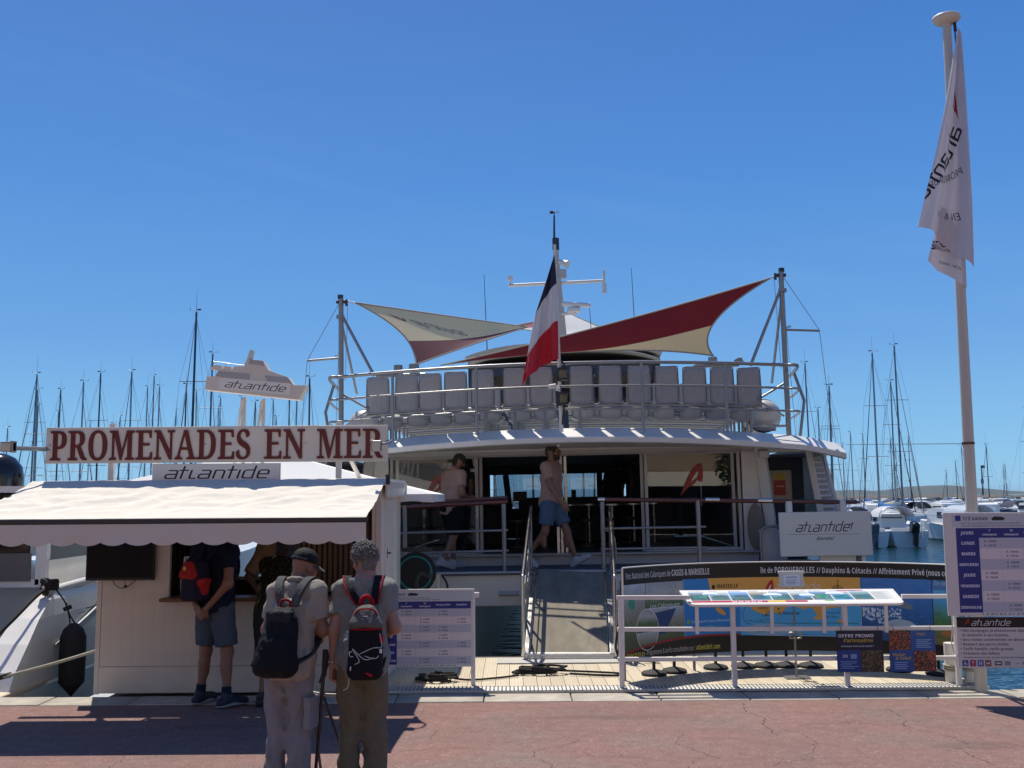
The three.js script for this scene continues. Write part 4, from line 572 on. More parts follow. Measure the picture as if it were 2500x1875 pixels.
{ // gangway
  const g = thing('gangway', 'grey gangway ramp with silver handrails from the pontoon up to the ship', 'gangway');
  const L0 = [0.13, 0.075, -12.22], L1 = [0.275, 0.93, -14.52], R0 = [1.19, 0.065, -12.22], R1 = [1.37, 0.935, -14.45];
  const ang = Math.atan2(0.86, 2.28), len = 2.44;
  const P = (u, v, dy = 0) => [L0[0] + (R0[0] - L0[0]) * u + (L1[0] - L0[0] + (R1[0] - R0[0] - L1[0] + L0[0]) * u) * v, L0[1] + (R0[1] - L0[1]) * u + (L1[1] - L0[1]) * v + dy, L0[2] + (L1[2] - L0[2]) * v];
  const mat = paint([0.54, 0.52, 0.47], { roughness: 0.95, map: scaled(concreteTex, 1.2), bumpMap: scaled(concreteBump, 2), bumpScale: 0.003 });
  mesh('ramp', slab(2, 2, (u, v) => P(0.07 + 0.86 * u, 0.02 + 0.97 * v, 0.012), 0.03), mat, g);
  for (const u of [0.02, 0.98]) mesh('side_channel', bar(P(u, 0, -0.02), P(u, 1, -0.02), 0.075, 0.13), M.alu, g);
  mesh('front_beam', [bar(P(0, 0, -0.02), P(1, 0, -0.02), 0.10, 0.06)], M.alu, g);
  mesh('front_lip', [slab(2, 1, (u, v) => P(0.03 + 0.94 * u, -0.015 + 0.035 * v, 0.022), 0.012)], M.white, g);
  for (const u of [0, 1]) {
    const o = u ? 0.02 : -0.02;
    const a = P(u, 0, 0.93), b = P(u, 1.0, 0.87); a[0] += o; b[0] += o;
    mesh('handrail', poly([P(u, 0, 0.0).map((q, i) => i ? q : q + o), a, b], 0.026, 10), M.steel, g);
    for (const h of [0.62, 0.32]) mesh('rail_wire', rod(P(u, 0, h).map((q, i) => i ? q : q + o), P(u, 1, h).map((q, i) => i ? q : q + o), 0.009, 0.009, 6), M.galv, g);
    for (const v of [0.33, 0.66, 1]) mesh('rail_post', rod(P(u, v, 0).map((q, i) => i ? q : q + o), P(u, v, 0.93 - 0.06 * v).map((q, i) => i ? q : q + o), 0.018), M.galv, g);
    mesh('rail_strut', [rod(P(u, 0.03, 0.78).map((q, i) => i ? q : q + o), P(u, 0.3, 0.05).map((q, i) => i ? q : q + o), 0.014)], M.galv, g);
  }
}
tag(mesh('hose', [tube([[1.28, 0.95, -12.15], [1.26, 0.7, -12.05], [1.22, 0.4, -12.05], [1.2, 0.16, -12.08], [1.28, 0.06, -12.0], [1.42, 0.06, -11.9], [1.7, 0.055, -11.95]], 0.014, 60), tube([[1.33, 0.95, -12.2], [1.34, 0.6, -12.25], [1.35, 0.2, -12.35], [1.36, -0.3, -12.5]], 0.014, 30)], M.rubber), 'black hose hanging by the gangway post beside the curved banner', 'hose');
const railWhite = paint([0.78, 0.75, 0.72], { roughness: 0.4, map: grimeM });
{ // white barrier
  const b = thing('barrier_railing', 'white tubular barrier with three rails in front of the curved banner', 'railing');
  const Z = -10.43, sq = (x0, y0, x1, y1, w = 0.042) => bar([x0, y0, Z], [x1, y1, Z], w, w);
  for (const y of [0.607, 0.31]) mesh('rail', sq(1.05, y, 4.62, y - 0.012), railWhite, b); mesh('rail', sq(1.05, 0.925, 1.80, 0.922), railWhite, b); mesh('rail', sq(3.96, 0.915, 4.62, 0.912), railWhite, b);
  for (const x of [1.09, 2.23, 3.37, 4.50]) mesh('post', bar([x, 0.03, Z - 0.001], [x, x > 2 && x < 4 ? 0.85 : 0.93, Z - 0.001], 0.05, 0.05), railWhite, b);
  for (const x of [1.86, 2.62, 3.15, 3.78]) mesh('board_bracket', [bar([x, 0.56, Z + 0.032], [x - 0.0, 0.86, Z + 0.04], 0.035, 0.02)], railWhite, b);
}
{ // slanted information board carried by the barrier
  const t = thing('information_board', 'slanted white board with a strip of excursion pictures on top of the barrier', 'information board', [0, 0, 0]);
  const rnd = rng(9), tex = canvasTex(2048, 420, (x, w, h) => {
    x.fillStyle = '#e4e4e0'; x.fillRect(0, 0, w, h); const cols = ['#3f4b4a', '#7a8f9a', '#5c86b8', '#6d6a60', '#4a5a66', '#86948c', '#55504a', '#7c9cc0', '#5f7f58'];
    for (let i = 0; i < 9; i++) { const px = 40 + i * 196, pw = 186; const gr = x.createLinearGradient(0, 60, 0, 320); gr.addColorStop(0, ['#9db8d2', '#c9d6dc', '#88b0dd', '#b8bab4'][i % 4]); gr.addColorStop(0.5, cols[i]); gr.addColorStop(1, cols[(i + 4) % 9]); x.fillStyle = gr; x.fillRect(px, 60, pw, 262); for (let k = 0; k < 60; k++) { x.fillStyle = `rgba(${rnd() * 120 | 0},${(60 + rnd() * 110) | 0},${(60 + rnd() * 120) | 0},0.4)`; x.beginPath(); x.moveTo(px + rnd() * pw, 140 + rnd() * 170); x.lineTo(px + rnd() * pw, 140 + rnd() * 170); x.lineTo(px + rnd() * pw, 140 + rnd() * 170); x.fill(); } }
    for (const [cx, cy, rx] of [[250, 110, 74], [850, 150, 90], [1180, 170, 76], [1460, 120, 90]]) { x.fillStyle = '#dfe7ee'; x.beginPath(); x.ellipse(cx, cy, rx, 52, 0, 0, 7); x.fill(); x.fillStyle = '#4d86c4'; x.beginPath(); x.ellipse(cx, cy + 4, rx - 8, 44, 0, 0.2, 3); x.fill(); }
    x.fillStyle = '#b31f3c'; x.fillRect(40, 330, 1100, 52); x.fillStyle = '#e0b840'; x.fillRect(760, 330, 170, 52); x.fillStyle = '#f2f2f2'; x.font = 'bold 44px sans-serif'; x.fillText('04 94 32 51 41', 420, 372); x.fillStyle = '#b33a4a'; x.fillRect(1500, 12, 260, 30); x.fillStyle = '#5fae3a'; x.fillRect(1310, 324, 90, 30); x.fillStyle = '#222'; x.font = 'bold 26px sans-serif'; for (let i = 0; i < 9; i++) x.fillText(['Calanques', 'Cassis', 'Marseille', 'Embiez', 'Bandol', 'Porquerolles', 'Dauphins', 'Tarifs', 'Infos'][i], 52 + i * 196, 46);
    x.fillStyle = '#d7d7d3'; x.fillRect(1800, 60, 200, 262); x.fillStyle = '#8a8f92'; for (let i = 0; i < 12; i++) x.fillRect(1815, 78 + i * 20, 150 - (i % 3) * 20, 8);
  });
  const W = 2.25, D = 0.44, s = new THREE.Shape(), r = 0.10; s.moveTo(-W / 2, D / 2); s.lineTo(W / 2, D / 2); s.lineTo(W / 2 - 0.03, -D / 2 + r); s.quadraticCurveTo(W / 2 - 0.03, -D / 2, W / 2 - 0.03 - r * 1.2, -D / 2); s.lineTo(-W / 2 + 0.03 + r * 1.2, -D / 2); s.quadraticCurveTo(-W / 2 + 0.03, -D / 2, -W / 2 + 0.03, -D / 2 + r); s.lineTo(-W / 2, D / 2);
  const gg = new THREE.ExtrudeGeometry(s, { depth: 0.018, bevelEnabled: true, bevelSize: 0.004, bevelThickness: 0.004, bevelSegments: 2 }), tg = new THREE.ShapeGeometry(s, 12), p = tg.attributes.position; for (let i = 0; i < p.count; i++) tg.attributes.uv.setXY(i, (p.getX(i) + W / 2) / W, (p.getY(i) + D / 2) / D); tg.scale(0.975, 0.92, 1); tg.translate(0, 0, 0.0235);
  const m = new THREE.Matrix4().makeTranslation(2.875, 0.888, -10.56).multiply(new THREE.Matrix4().makeRotationX(-Math.PI / 2 + 0.24)); gg.applyMatrix4(m); tg.applyMatrix4(m);
  mesh('board', gg, railWhite, t); mesh('print', tg, printed(tex, { roughness: 0.3 }), t);
}
function photoFill(x, px, py, w, h, kind, r) { // a small landscape print
  const g = x.createLinearGradient(0, py, 0, py + h); const K = { cliff: ['#a9bccd', '#8f9490', '#5d6a56', '#3a4a38'], sea: ['#3a78ba', '#3574bb', '#265c9c', '#1f4c82'], coast: ['#5fb4e8', '#46a0d4', '#4a7a4a', '#8a7444'], bay: ['#92a0ac', '#aab2b6', '#4e6b48', '#33502f'] }[kind];
  K.forEach((c, i) => g.addColorStop(i / 3, c)); x.save(); x.beginPath(); x.rect(px, py, w, h); x.clip(); x.fillStyle = g; x.fillRect(px, py, w, h);
  const n = Math.round(w * h / 260); for (let i = 0; i < n; i++) { const q = r(), yy = py + q * h, a = kind === 'sea' ? [190, 210, 225] : q > 0.5 ? [40 + r() * 60, 50 + r() * 60, 30 + r() * 40] : [110 + r() * 70, 110 + r() * 60, 100 + r() * 50]; x.fillStyle = `rgba(${a.map((v) => v | 0).join()},${kind === 'sea' ? 0.10 + 0.12 * r() : 0.25})`; const xx = px + r() * w; if (kind === 'sea') x.fillRect(xx, yy, 6 + r() * 22, 2); else { x.beginPath(); x.moveTo(xx, yy - r() * 18); x.lineTo(xx + 12 * r(), yy + 10); x.lineTo(xx - 12 * r(), yy + 10); x.fill(); } }
  x.restore();
}
{ // curved banner on round feet
  const b = thing('curved_banner', 'long curved printed banner panel with excursion map and black header', 'banner');
  const R = 2.425, C = [2.95, -9.125], HA = rad(47.9), y0 = 0.215, y1 = 1.195, r = rng(4);
  const tex = canvasTex(2048, 440, (x, w, h) => {
    const X = (f) => f * w; x.fillStyle = '#0d0e12'; x.fillRect(0, 0, w, h);
    // picture collage
    photoFill(x, 0, 78, X(0.09), 330, 'cliff', r); photoFill(x, X(0.09) + 3, 78, X(0.226 - 0.09) - 6, 160, 'bay', r); photoFill(x, X(0.09) + 3, 200, X(0.226 - 0.09) - 6, 180, 'cliff', r);
    x.fillStyle = '#1d4577'; x.beginPath(); x.moveTo(X(0.10), 230); x.lineTo(X(0.2), 210); x.lineTo(X(0.16), 330); x.lineTo(X(0.11), 330); x.fill(); x.fillStyle = '#3a8f7a'; x.beginPath(); x.ellipse(X(0.035), 170, 30, 26, 0.6, 0, 7); x.fill();
    x.save(); x.beginPath(); x.ellipse(X(0.095), 300, X(0.042), 98, 0, 0, 7); x.fillStyle = '#c9ccd0'; x.fill(); x.clip(); photoFill(x, X(0.05), 202, X(0.095), 110, 'bay', r); photoFill(x, X(0.05), 312, X(0.095), 100, 'cliff', r); x.restore(); x.strokeStyle = '#d2d4d6'; x.lineWidth = 4; x.beginPath(); x.ellipse(X(0.095), 300, X(0.042), 98, 0, 0, 7); x.stroke();
    x.fillStyle = '#dfe4ea'; x.font = 'italic 34px sans-serif'; x.fillText('Les Calanques', X(0.105), 205);
    // map
    x.fillStyle = '#2a86cf'; x.fillRect(X(0.226), 70, X(0.505), 300); x.fillStyle = '#52b0e6'; x.fillRect(X(0.40), 190, X(0.33), 170);
    x.fillStyle = '#e2a850'; x.beginPath(); x.moveTo(X(0.305), 70); x.lineTo(X(0.312), 130); x.lineTo(X(0.325), 160); x.lineTo(X(0.38), 175); x.lineTo(X(0.42), 205); x.lineTo(X(0.44), 240); x.lineTo(X(0.47), 262); x.lineTo(X(0.49), 246); x.lineTo(X(0.515), 262); x.lineTo(X(0.53), 228); x.lineTo(X(0.55), 212); x.lineTo(X(0.575), 236); x.lineTo(X(0.60), 224); x.lineTo(X(0.615), 262); x.lineTo(X(0.602), 282); x.lineTo(X(0.632), 288); x.lineTo(X(0.64), 232); x.lineTo(X(0.69), 215); x.lineTo(X(0.728), 205); x.lineTo(X(0.73), 70); x.fill();
    x.beginPath(); x.ellipse(X(0.342), 238, 34, 13, 0.5, 0, 7); x.fill(); x.beginPath(); x.ellipse(X(0.68), 292, 26, 9, 0, 0, 7); x.fill();
    x.strokeStyle = '#1f6f5a'; x.lineWidth = 3; x.beginPath(); x.moveTo(X(0.42), 286); x.bezierCurveTo(X(0.5), 318, X(0.6), 300, X(0.72), 300); x.stroke(); x.strokeStyle = '#1a4f78'; x.beginPath(); x.arc(X(0.43), 260, 46, 1.6, 5); x.stroke();
    x.fillStyle = '#1b1410'; for (const [fx, fy, rr] of [[0.322, 116, 11], [0.492, 216, 7], [0.51, 232, 5], [0.475, 262, 5], [0.6, 212, 5]]) { x.beginPath(); x.arc(X(fx), fy, rr, 0, 7); x.fill(); }
    x.font = 'bold 25px sans-serif'; x.fillText('MARSEILLE', X(0.332), 122); x.font = '20px sans-serif'; x.fillText('Calanques', X(0.376), 158); x.fillText('de Cassis', X(0.378), 180); x.fillText('Sanary', X(0.452), 232); x.font = '17px sans-serif'; x.fillText('Les', X(0.474), 252); x.fillText('Sablettes', X(0.462), 270); x.fillStyle = '#143a5a'; x.font = 'bold 22px sans-serif'; x.fillText('St-Mandrier', X(0.507), 262); x.font = '18px sans-serif'; x.fillText("Presqu'île", X(0.637), 256); x.fillText('de Giens', X(0.637), 276); x.fillStyle = '#1f6f5a'; x.fillText('Cap Sicié', X(0.45), 292);
    x.fillStyle = '#7fae3a'; x.fillRect(X(0.236), 272, 18, 20); x.fillStyle = '#cfe0ea'; x.font = '17px sans-serif'; x.fillText('Calanques de Cassis à Marseille', X(0.25), 289); x.fillText('île de Porquerolles', X(0.25), 318);
    drawSailA(x, X(0.462), 190, 104, '#b8261f', '#d8cfc0'); drawLogo(x, X(0.497), 146, 34, '#d9d2c4', 0.12, 0.98); x.fillStyle = '#241a12'; x.font = 'bold 21px sans-serif'; x.save(); x.translate(X(0.496), 172); x.scale(1.28, 1); x.fillText('Promenades en mer', 0, 0); x.restore();
    x.strokeStyle = '#4a3418'; x.fillStyle = '#4a3418'; x.lineWidth = 3; x.save(); x.translate(X(0.672), 148); x.beginPath(); x.arc(0, 0, 34, 0, 7); x.stroke(); x.beginPath(); x.arc(0, 0, 24, 0, 7); x.stroke(); for (let k = 0; k < 8; k++) { x.rotate(Math.PI / 4); x.beginPath(); x.moveTo(-5, 0); x.lineTo(0, k % 2 ? -44 : -30); x.lineTo(5, 0); x.stroke(); } x.restore(); x.font = '18px serif'; x.fillText('N', X(0.672) - 7, 98); x.fillText('W', X(0.672) - 74, 156); x.fillText('E', X(0.672) + 58, 156);
    x.fillStyle = '#8fb9d6'; x.beginPath(); x.ellipse(X(0.48), 336, X(0.07), 32, 0, 0, 7); x.fill(); x.strokeStyle = '#1d3448'; x.lineWidth = 4; for (const [fx, fy] of [[0.45, 326], [0.475, 324], [0.457, 344]]) { x.beginPath(); x.arc(X(fx), fy + 10, 14, 3.5, 6.0); x.stroke(); } x.beginPath(); x.moveTo(X(0.5), 322); x.lineTo(X(0.506), 330); x.lineTo(X(0.512), 320); x.moveTo(X(0.506), 330); x.lineTo(X(0.507), 342); x.stroke();
    x.strokeStyle = '#dfe7ea'; x.lineWidth = 2; x.strokeRect(X(0.226), 66, X(0.505), 300);
    // sea and island pictures
    photoFill(x, X(0.733), 64, X(0.182), 320, 'sea', r); x.fillStyle = 'rgba(225,232,238,0.75)'; for (let k = 0; k < 160; k++) { const a = r(), q = r(); x.beginPath(); x.arc(X(0.735 + 0.10 * a), 220 + 100 * q * (0.4 + a), 2 + 5 * r(), 0, 7); x.fill(); } x.fillStyle = '#6f7f8e'; x.beginPath(); x.ellipse(X(0.835), 196, 66, 18, 0.25, 0, 7); x.fill(); x.fillStyle = '#9fb4c8'; x.beginPath(); x.ellipse(X(0.83), 330, X(0.05), 60, 0, 3.1, 6.3); x.fill();
    photoFill(x, X(0.917), 60, X(0.083), 320, 'coast', r); x.fillStyle = '#4b79ad'; x.fillRect(X(0.917), 60, X(0.083), 60); x.fillStyle = '#a9bccb'; x.font = 'italic 26px sans-serif'; x.fillText('Île de Porquerolles', X(0.92), 96); x.fillStyle = '#b07040'; x.beginPath(); x.moveTo(X(0.93), 330); x.lineTo(X(0.96), 280); x.lineTo(w, 360); x.fill();
    // header and footer
    x.fillStyle = '#0d0e12'; x.fillRect(0, 0, w, 72); x.fillStyle = '#d2d2d2'; x.font = '40px sans-serif'; x.save(); x.translate(X(0.012), 52); x.scale(0.62, 1); x.fillText('Parc National des Calanques de', 0, 0); const w1 = x.measureText('Parc National des Calanques de ').width; x.font = 'bold 42px sans-serif'; x.fillText('CASSIS & MARSEILLE', w1, 0); x.restore();
    x.save(); x.translate(X(0.462), 52); x.scale(0.70, 1); x.font = 'bold 40px sans-serif'; x.fillText('île de', 0, 0); const w2 = x.measureText('île de ').width; x.font = 'bold 43px sans-serif'; x.fillText('PORQUEROLLES', w2, 0); const w3 = x.measureText('PORQUEROLLES ').width; x.font = 'bold 40px sans-serif'; x.fillText('// Dauphins & Cétacés // Affrètement Privé (nous consulter)', w2 + w3, 0); x.restore();
    x.fillStyle = '#8f1f2a'; x.beginPath(); x.moveTo(0, 392); x.bezierCurveTo(X(0.1), 370, X(0.2), 340, X(0.4), 352); x.lineTo(X(0.4), 372); x.lineTo(0, 412); x.fill(); x.fillStyle = '#0d0e12'; x.beginPath(); x.moveTo(0, 404); x.bezierCurveTo(X(0.1), 382, X(0.2), 352, X(0.4), 362); x.lineTo(X(0.6), 372); x.lineTo(w, 384); x.lineTo(w, h); x.lineTo(0, h); x.fill();
    x.strokeStyle = '#d2d4d6'; x.lineWidth = 4; x.save(); x.beginPath(); x.rect(0, 380, w, 30); x.clip(); x.beginPath(); x.ellipse(X(0.095), 300, X(0.042), 98, 0, 0, 7); x.stroke(); x.restore();
    x.fillStyle = '#d8cf4a'; x.font = 'bold 36px sans-serif'; x.save(); x.translate(X(0.012), 428); x.scale(0.62, 1); x.fillText('04 94 32 51 41', 0, 0); const a1 = x.measureText('04 94 32 51 41').width; x.fillStyle = '#cfcfcf'; x.font = '32px sans-serif'; x.fillText(' - Programmes & tarifs consultables sur : ', a1, -6); const a2 = x.measureText(' - Programmes & tarifs consultables sur : ').width; x.fillStyle = '#d8cf4a'; x.font = 'bold 34px sans-serif'; x.fillText('atlantide1.com', a1 + a2, -6); x.restore();
  });
  const at = (u, y, o) => { const a = -HA + 2 * HA * u; return [C[0] + (R + o) * Math.sin(a), y, C[1] - (R + o) * Math.cos(a)]; };
  mesh('panel', slab(80, 3, (u, v) => at(u, y0 + (y1 - y0) * v, 0.012), 0.010), M.black, b);
  const front = grid(80, 3, (u, v) => at(u, y0 + 0.004 + (y1 - y0 - 0.008) * v, -0.004)); mesh('print', front, printed(tex, { roughness: 0.35 }), b);
  mesh('top_trim', tube(Array.from({ length: 41 }, (_, i) => at(i / 40, y1 + 0.004, 0.005)), 0.008, 80, 6), M.white, b);
  mesh('end_trim', [bar(at(0, y0, 0.004), at(0, y1, 0.004), 0.02, 0.02)], M.white, b); mesh('end_trim', [bar(at(1, y0, 0.004), at(1, y1, 0.004), 0.02, 0.02)], M.white, b);
  for (const u of [0.13, 0.20, 0.33, 0.41, 0.475, 0.53, 0.595, 0.70, 0.82, 0.92]) { const p = at(u, 0, 0.05); mesh('leg', rod([p[0], 0.05, p[2] - 0.02], [p[0], 0.5, p[2] - 0.01 - 0.06 * 0], 0.018), M.black, b); const base = new THREE.LatheGeometry([[0, 0.0], [0.135, 0], [0.14, 0.012], [0.125, 0.03], [0.03, 0.055], [0, 0.058]].map((q) => new THREE.Vector2(...q)), 20); base.translate(p[0], 0.032, p[2] - 0.02); mesh('foot', base, M.rubber, b); }
  for (const u of [0.02, 0.265]) { const p = at(u, 0, 0.06); mesh('rear_post', bar([p[0], 0.03, p[2]], [p[0], 0.9, p[2]], 0.03, 0.03), M.galv, b); }
}
{ // small stand in front of the banner
  const s = thing('notice_stand', 'thin metal notice stand with a small framed paper in front of the banner', 'notice stand', [2.99, 0.03, -10.92]);
  mesh('pole', rod([0, 0, 0], [0, 1.02, 0], 0.012), M.galv, s); mesh('base', rbox(0.26, 0.012, 0.2, 0.003, 0, 0.006, 0), M.galv, s);
  const holder = mesh('holder', [rbox(0.26, 0.16, 0.03, 0.008, -0.02, 1.02, 0.02, -0.2), rbox(0.28, 0.03, 0.04, 0.01, -0.02, 1.10, 0.01)], paint([0.50, 0.50, 0.48], { roughness: 0.35 }), s);
  const ct = canvasTex(128, 96, (x, w, h) => { x.fillStyle = '#c9d2dc'; x.fillRect(0, 0, w, h); x.fillStyle = '#31507a'; x.font = 'italic bold 20px sans-serif'; x.fillText('Atlantide', 18, 30); x.fillStyle = '#7a8aa0'; for (let i = 0; i < 4; i++) x.fillRect(16, 44 + i * 11, 96 - (i % 2) * 20, 5); }); const cg = new THREE.PlaneGeometry(0.17, 0.12); cg.rotateX(-0.2); cg.translate(-0.02, 1.02, 0.038); mesh('paper', cg, printed(ct), holder);
  const hooks = new THREE.TorusGeometry(0.06, 0.014, 6, 4); hooks.rotateZ(Math.PI / 4); hooks.scale(1.3, 0.7, 1); hooks.translate(0.0, 0.44, 0.02); mesh('frame', hooks, M.galv, s);
}
function hungPoster(label, x0, x1, y0, y1, tex) { const p = thing('promotion_poster', label, 'poster', [(x0 + x1) / 2, (y0 + y1) / 2, -10.39], 0); mesh('sheet', box(x1 - x0, y1 - y0, 0.005), M.black, p); const g = new THREE.PlaneGeometry(x1 - x0 - 0.002, y1 - y0 - 0.002); g.translate(0, 0, 0.0045); mesh('print', g, printed(tex), p); for (const s of [-1, 1]) mesh('cable_tie', tube([[s * (x1 - x0) * 0.4, (y1 - y0) / 2 - 0.02, 0.006], [s * (x1 - x0) * 0.4, (y1 - y0) / 2 + 0.03, 0.008], [s * (x1 - x0) * 0.4, (y1 - y0) / 2 + 0.055, -0.03]], 0.003, 8, 5), M.black, p); return p; }
{ const r = rng(21);
  const wreath = (x, px, py, w, h, warm) => { x.save(); x.beginPath(); x.rect(px, py, w, h); x.clip(); x.fillStyle = '#2a2620'; x.fillRect(px, py, w, h); for (let i = 0; i < 300; i++) { const c = warm ? [90 + r() * 120, 40 + r() * 70, 40 + r() * 50] : [60 + r() * 80, 55 + r() * 60, 40 + r() * 45]; x.fillStyle = `rgb(${c.map((v) => v | 0).join()})`; x.beginPath(); x.ellipse(px + r() * w, py + r() * h, 3 + r() * 9, 2 + r() * 6, r() * 3, 0, 7); x.fill(); } x.restore(); };
  hungPoster('blue poster headed offre promo hanging on the barrier', 3.263, 3.733, 0.172, 0.582, canvasTex(512, 448, (x, w, h) => { x.fillStyle = '#101d3c'; x.fillRect(0, 0, w, h); x.fillStyle = '#173f86'; x.fillRect(0, 210, 260, 238); wreath(x, 265, 214, 247, 234, false); x.fillStyle = '#d9d9de'; x.font = 'bold 50px sans-serif'; x.save(); x.translate(18, 72); x.scale(1.14, 1); x.fillText('OFFRE PROMO', 0, 0); x.restore(); x.fillStyle = '#c3a62c'; x.font = 'italic bold 56px serif'; x.fillText('Partenaires', 70, 124); x.fillStyle = '#c5cad6'; x.font = 'bold 22px sans-serif'; x.fillText('DEMANDEZ VOTRE CODE PROMO !!', 48, 176); x.font = 'bold 44px sans-serif'; x.fillText('ZN', 60, 290); x.fillStyle = '#7f9bd0'; x.fillRect(150, 254, 66, 50); for (let i = 0; i < 5; i++) x.fillRect(30 + (i % 2) * 16, 330 + i * 18, 190 - (i % 3) * 30, 7); }));
  hungPoster('blue poster with four food and leisure pictures hanging on the barrier', 3.795, 4.262, 0.174, 0.58, canvasTex(512, 448, (x, w, h) => { x.fillStyle = '#1b4a94'; x.fillRect(0, 0, w, h); wreath(x, 0, 0, 240, 212, true); wreath(x, 262, 224, 250, 224, true); x.fillStyle = '#b08a2e'; x.font = 'bold 40px sans-serif'; x.fillText('PARC', 310, 54); x.fillStyle = '#8fa9d8'; for (let i = 0; i < 5; i++) x.fillRect(300, 100 + i * 20, 170 - (i % 2) * 30, 7); x.fillStyle = '#c9a52c'; x.font = 'italic bold 44px serif'; x.fillText('Plaisir', 26, 280); x.fillText('& Soleil', 60, 318); x.fillStyle = '#8fa9d8'; for (let i = 0; i < 4; i++) x.fillRect(50, 345 + i * 22, 150 - (i % 2) * 20, 8); }));
}
const DAYS = ['LUNDI', 'MARDI', 'MERCREDI', 'JEUDI', 'VENDREDI', 'SAMEDI', 'DIMANCHE'];
const timetable = (edge) => canvasTex(1024, 860, (x, w, h) => {
  x.fillStyle = '#d6d3d2'; x.fillRect(0, 0, w, h); x.fillStyle = '#b9c4cc'; x.fillRect(edge, 8, w - edge, 110); const L = edge + 30;
  x.fillStyle = '#243a8c'; x.fillRect(L, 18, 46, 46); x.fillStyle = '#2a2f3a'; x.font = 'bold 44px sans-serif'; x.fillText('1/2 saison', L + 62, 58); x.fillStyle = '#20242c'; x.beginPath(); x.moveTo(L + 300, 44); x.lineTo(L + 330, 26); x.lineTo(L + 390, 30); x.lineTo(L + 420, 44); x.lineTo(L + 396, 60); x.lineTo(L + 310, 60); x.fill();
  x.font = '19px sans-serif'; x.fillText('Du 11 avril au 5 juillet et du 28 août au 02 novembre 2025', L + 50, 90); x.fillText('(Tous les embarquements se font 10 minutes avant l\'heure de départ)', L + 50, 112);
  const y0 = 124, rowH = 90, c0 = 190, cw = (w - L - c0 - 20) / 4; x.fillStyle = '#20307e'; x.fillRect(L, y0, w - L - 20, 84); x.fillRect(L, y0, c0, 84 + rowH * 7);
  x.fillStyle = '#e1e3ea'; x.font = 'bold 36px sans-serif'; x.textAlign = 'center'; x.fillText('JOURS', L + c0 / 2, y0 + 55); x.font = 'bold 25px sans-serif'; [['7', 'calanques'], ['13', 'calanques'], ['', 'Porquerolles'], ['', 'Dauphins']].forEach((t, i) => { x.fillText(t[0], L + c0 + (i + 0.5) * cw, y0 + 32); x.fillText(t[1], L + c0 + (i + 0.5) * cw, y0 + (t[0] ? 64 : 48)); });
  const T = { 0: ['D. 14h00', 'R. 16h30'], 1: ['D. 14h00', 'R. 17h15'], 2: ['D. 9h00', 'R. 18h30'], 3: ['D. 9h00', 'R. 13h00'] }, has = [[0, 2], [1, 3], [1, 2], [0, 2], [1, 3], [0, 2], [1, 3]];
  DAYS.forEach((d, i) => { const y = y0 + 84 + i * rowH; x.fillStyle = '#e1e3ea'; x.font = 'bold ' + (d.length > 6 ? 32 : 36) + 'px sans-serif'; x.fillText(d, L + c0 / 2, y + 58); x.fillStyle = i % 2 ? '#d9d2d4' : '#b6bac8'; x.fillRect(L + c0, y, w - L - c0 - 20, rowH); x.fillStyle = '#4a4d58'; x.font = 'bold 25px sans-serif'; for (const c of has[i]) { x.fillText(T[c][0], L + c0 + (c + 0.5) * cw, y + 38); x.fillText(T[c][1], L + c0 + (c + 0.5) * cw, y + 74); } });
  x.strokeStyle = '#9aa0b0'; x.lineWidth = 1.5; for (let c = 1; c < 4; c++) { x.beginPath(); x.moveTo(L + c0 + c * cw, y0 + 84); x.lineTo(L + c0 + c * cw, y0 + 84 + 7 * rowH); x.stroke(); } x.textAlign = 'left'; x.fillStyle = '#8a8c92'; for (let k = 0; k < 18; k++) x.fillRect(L + 180 + k * 36, h - 16, 14 + (k * 7 % 16), 12);
});
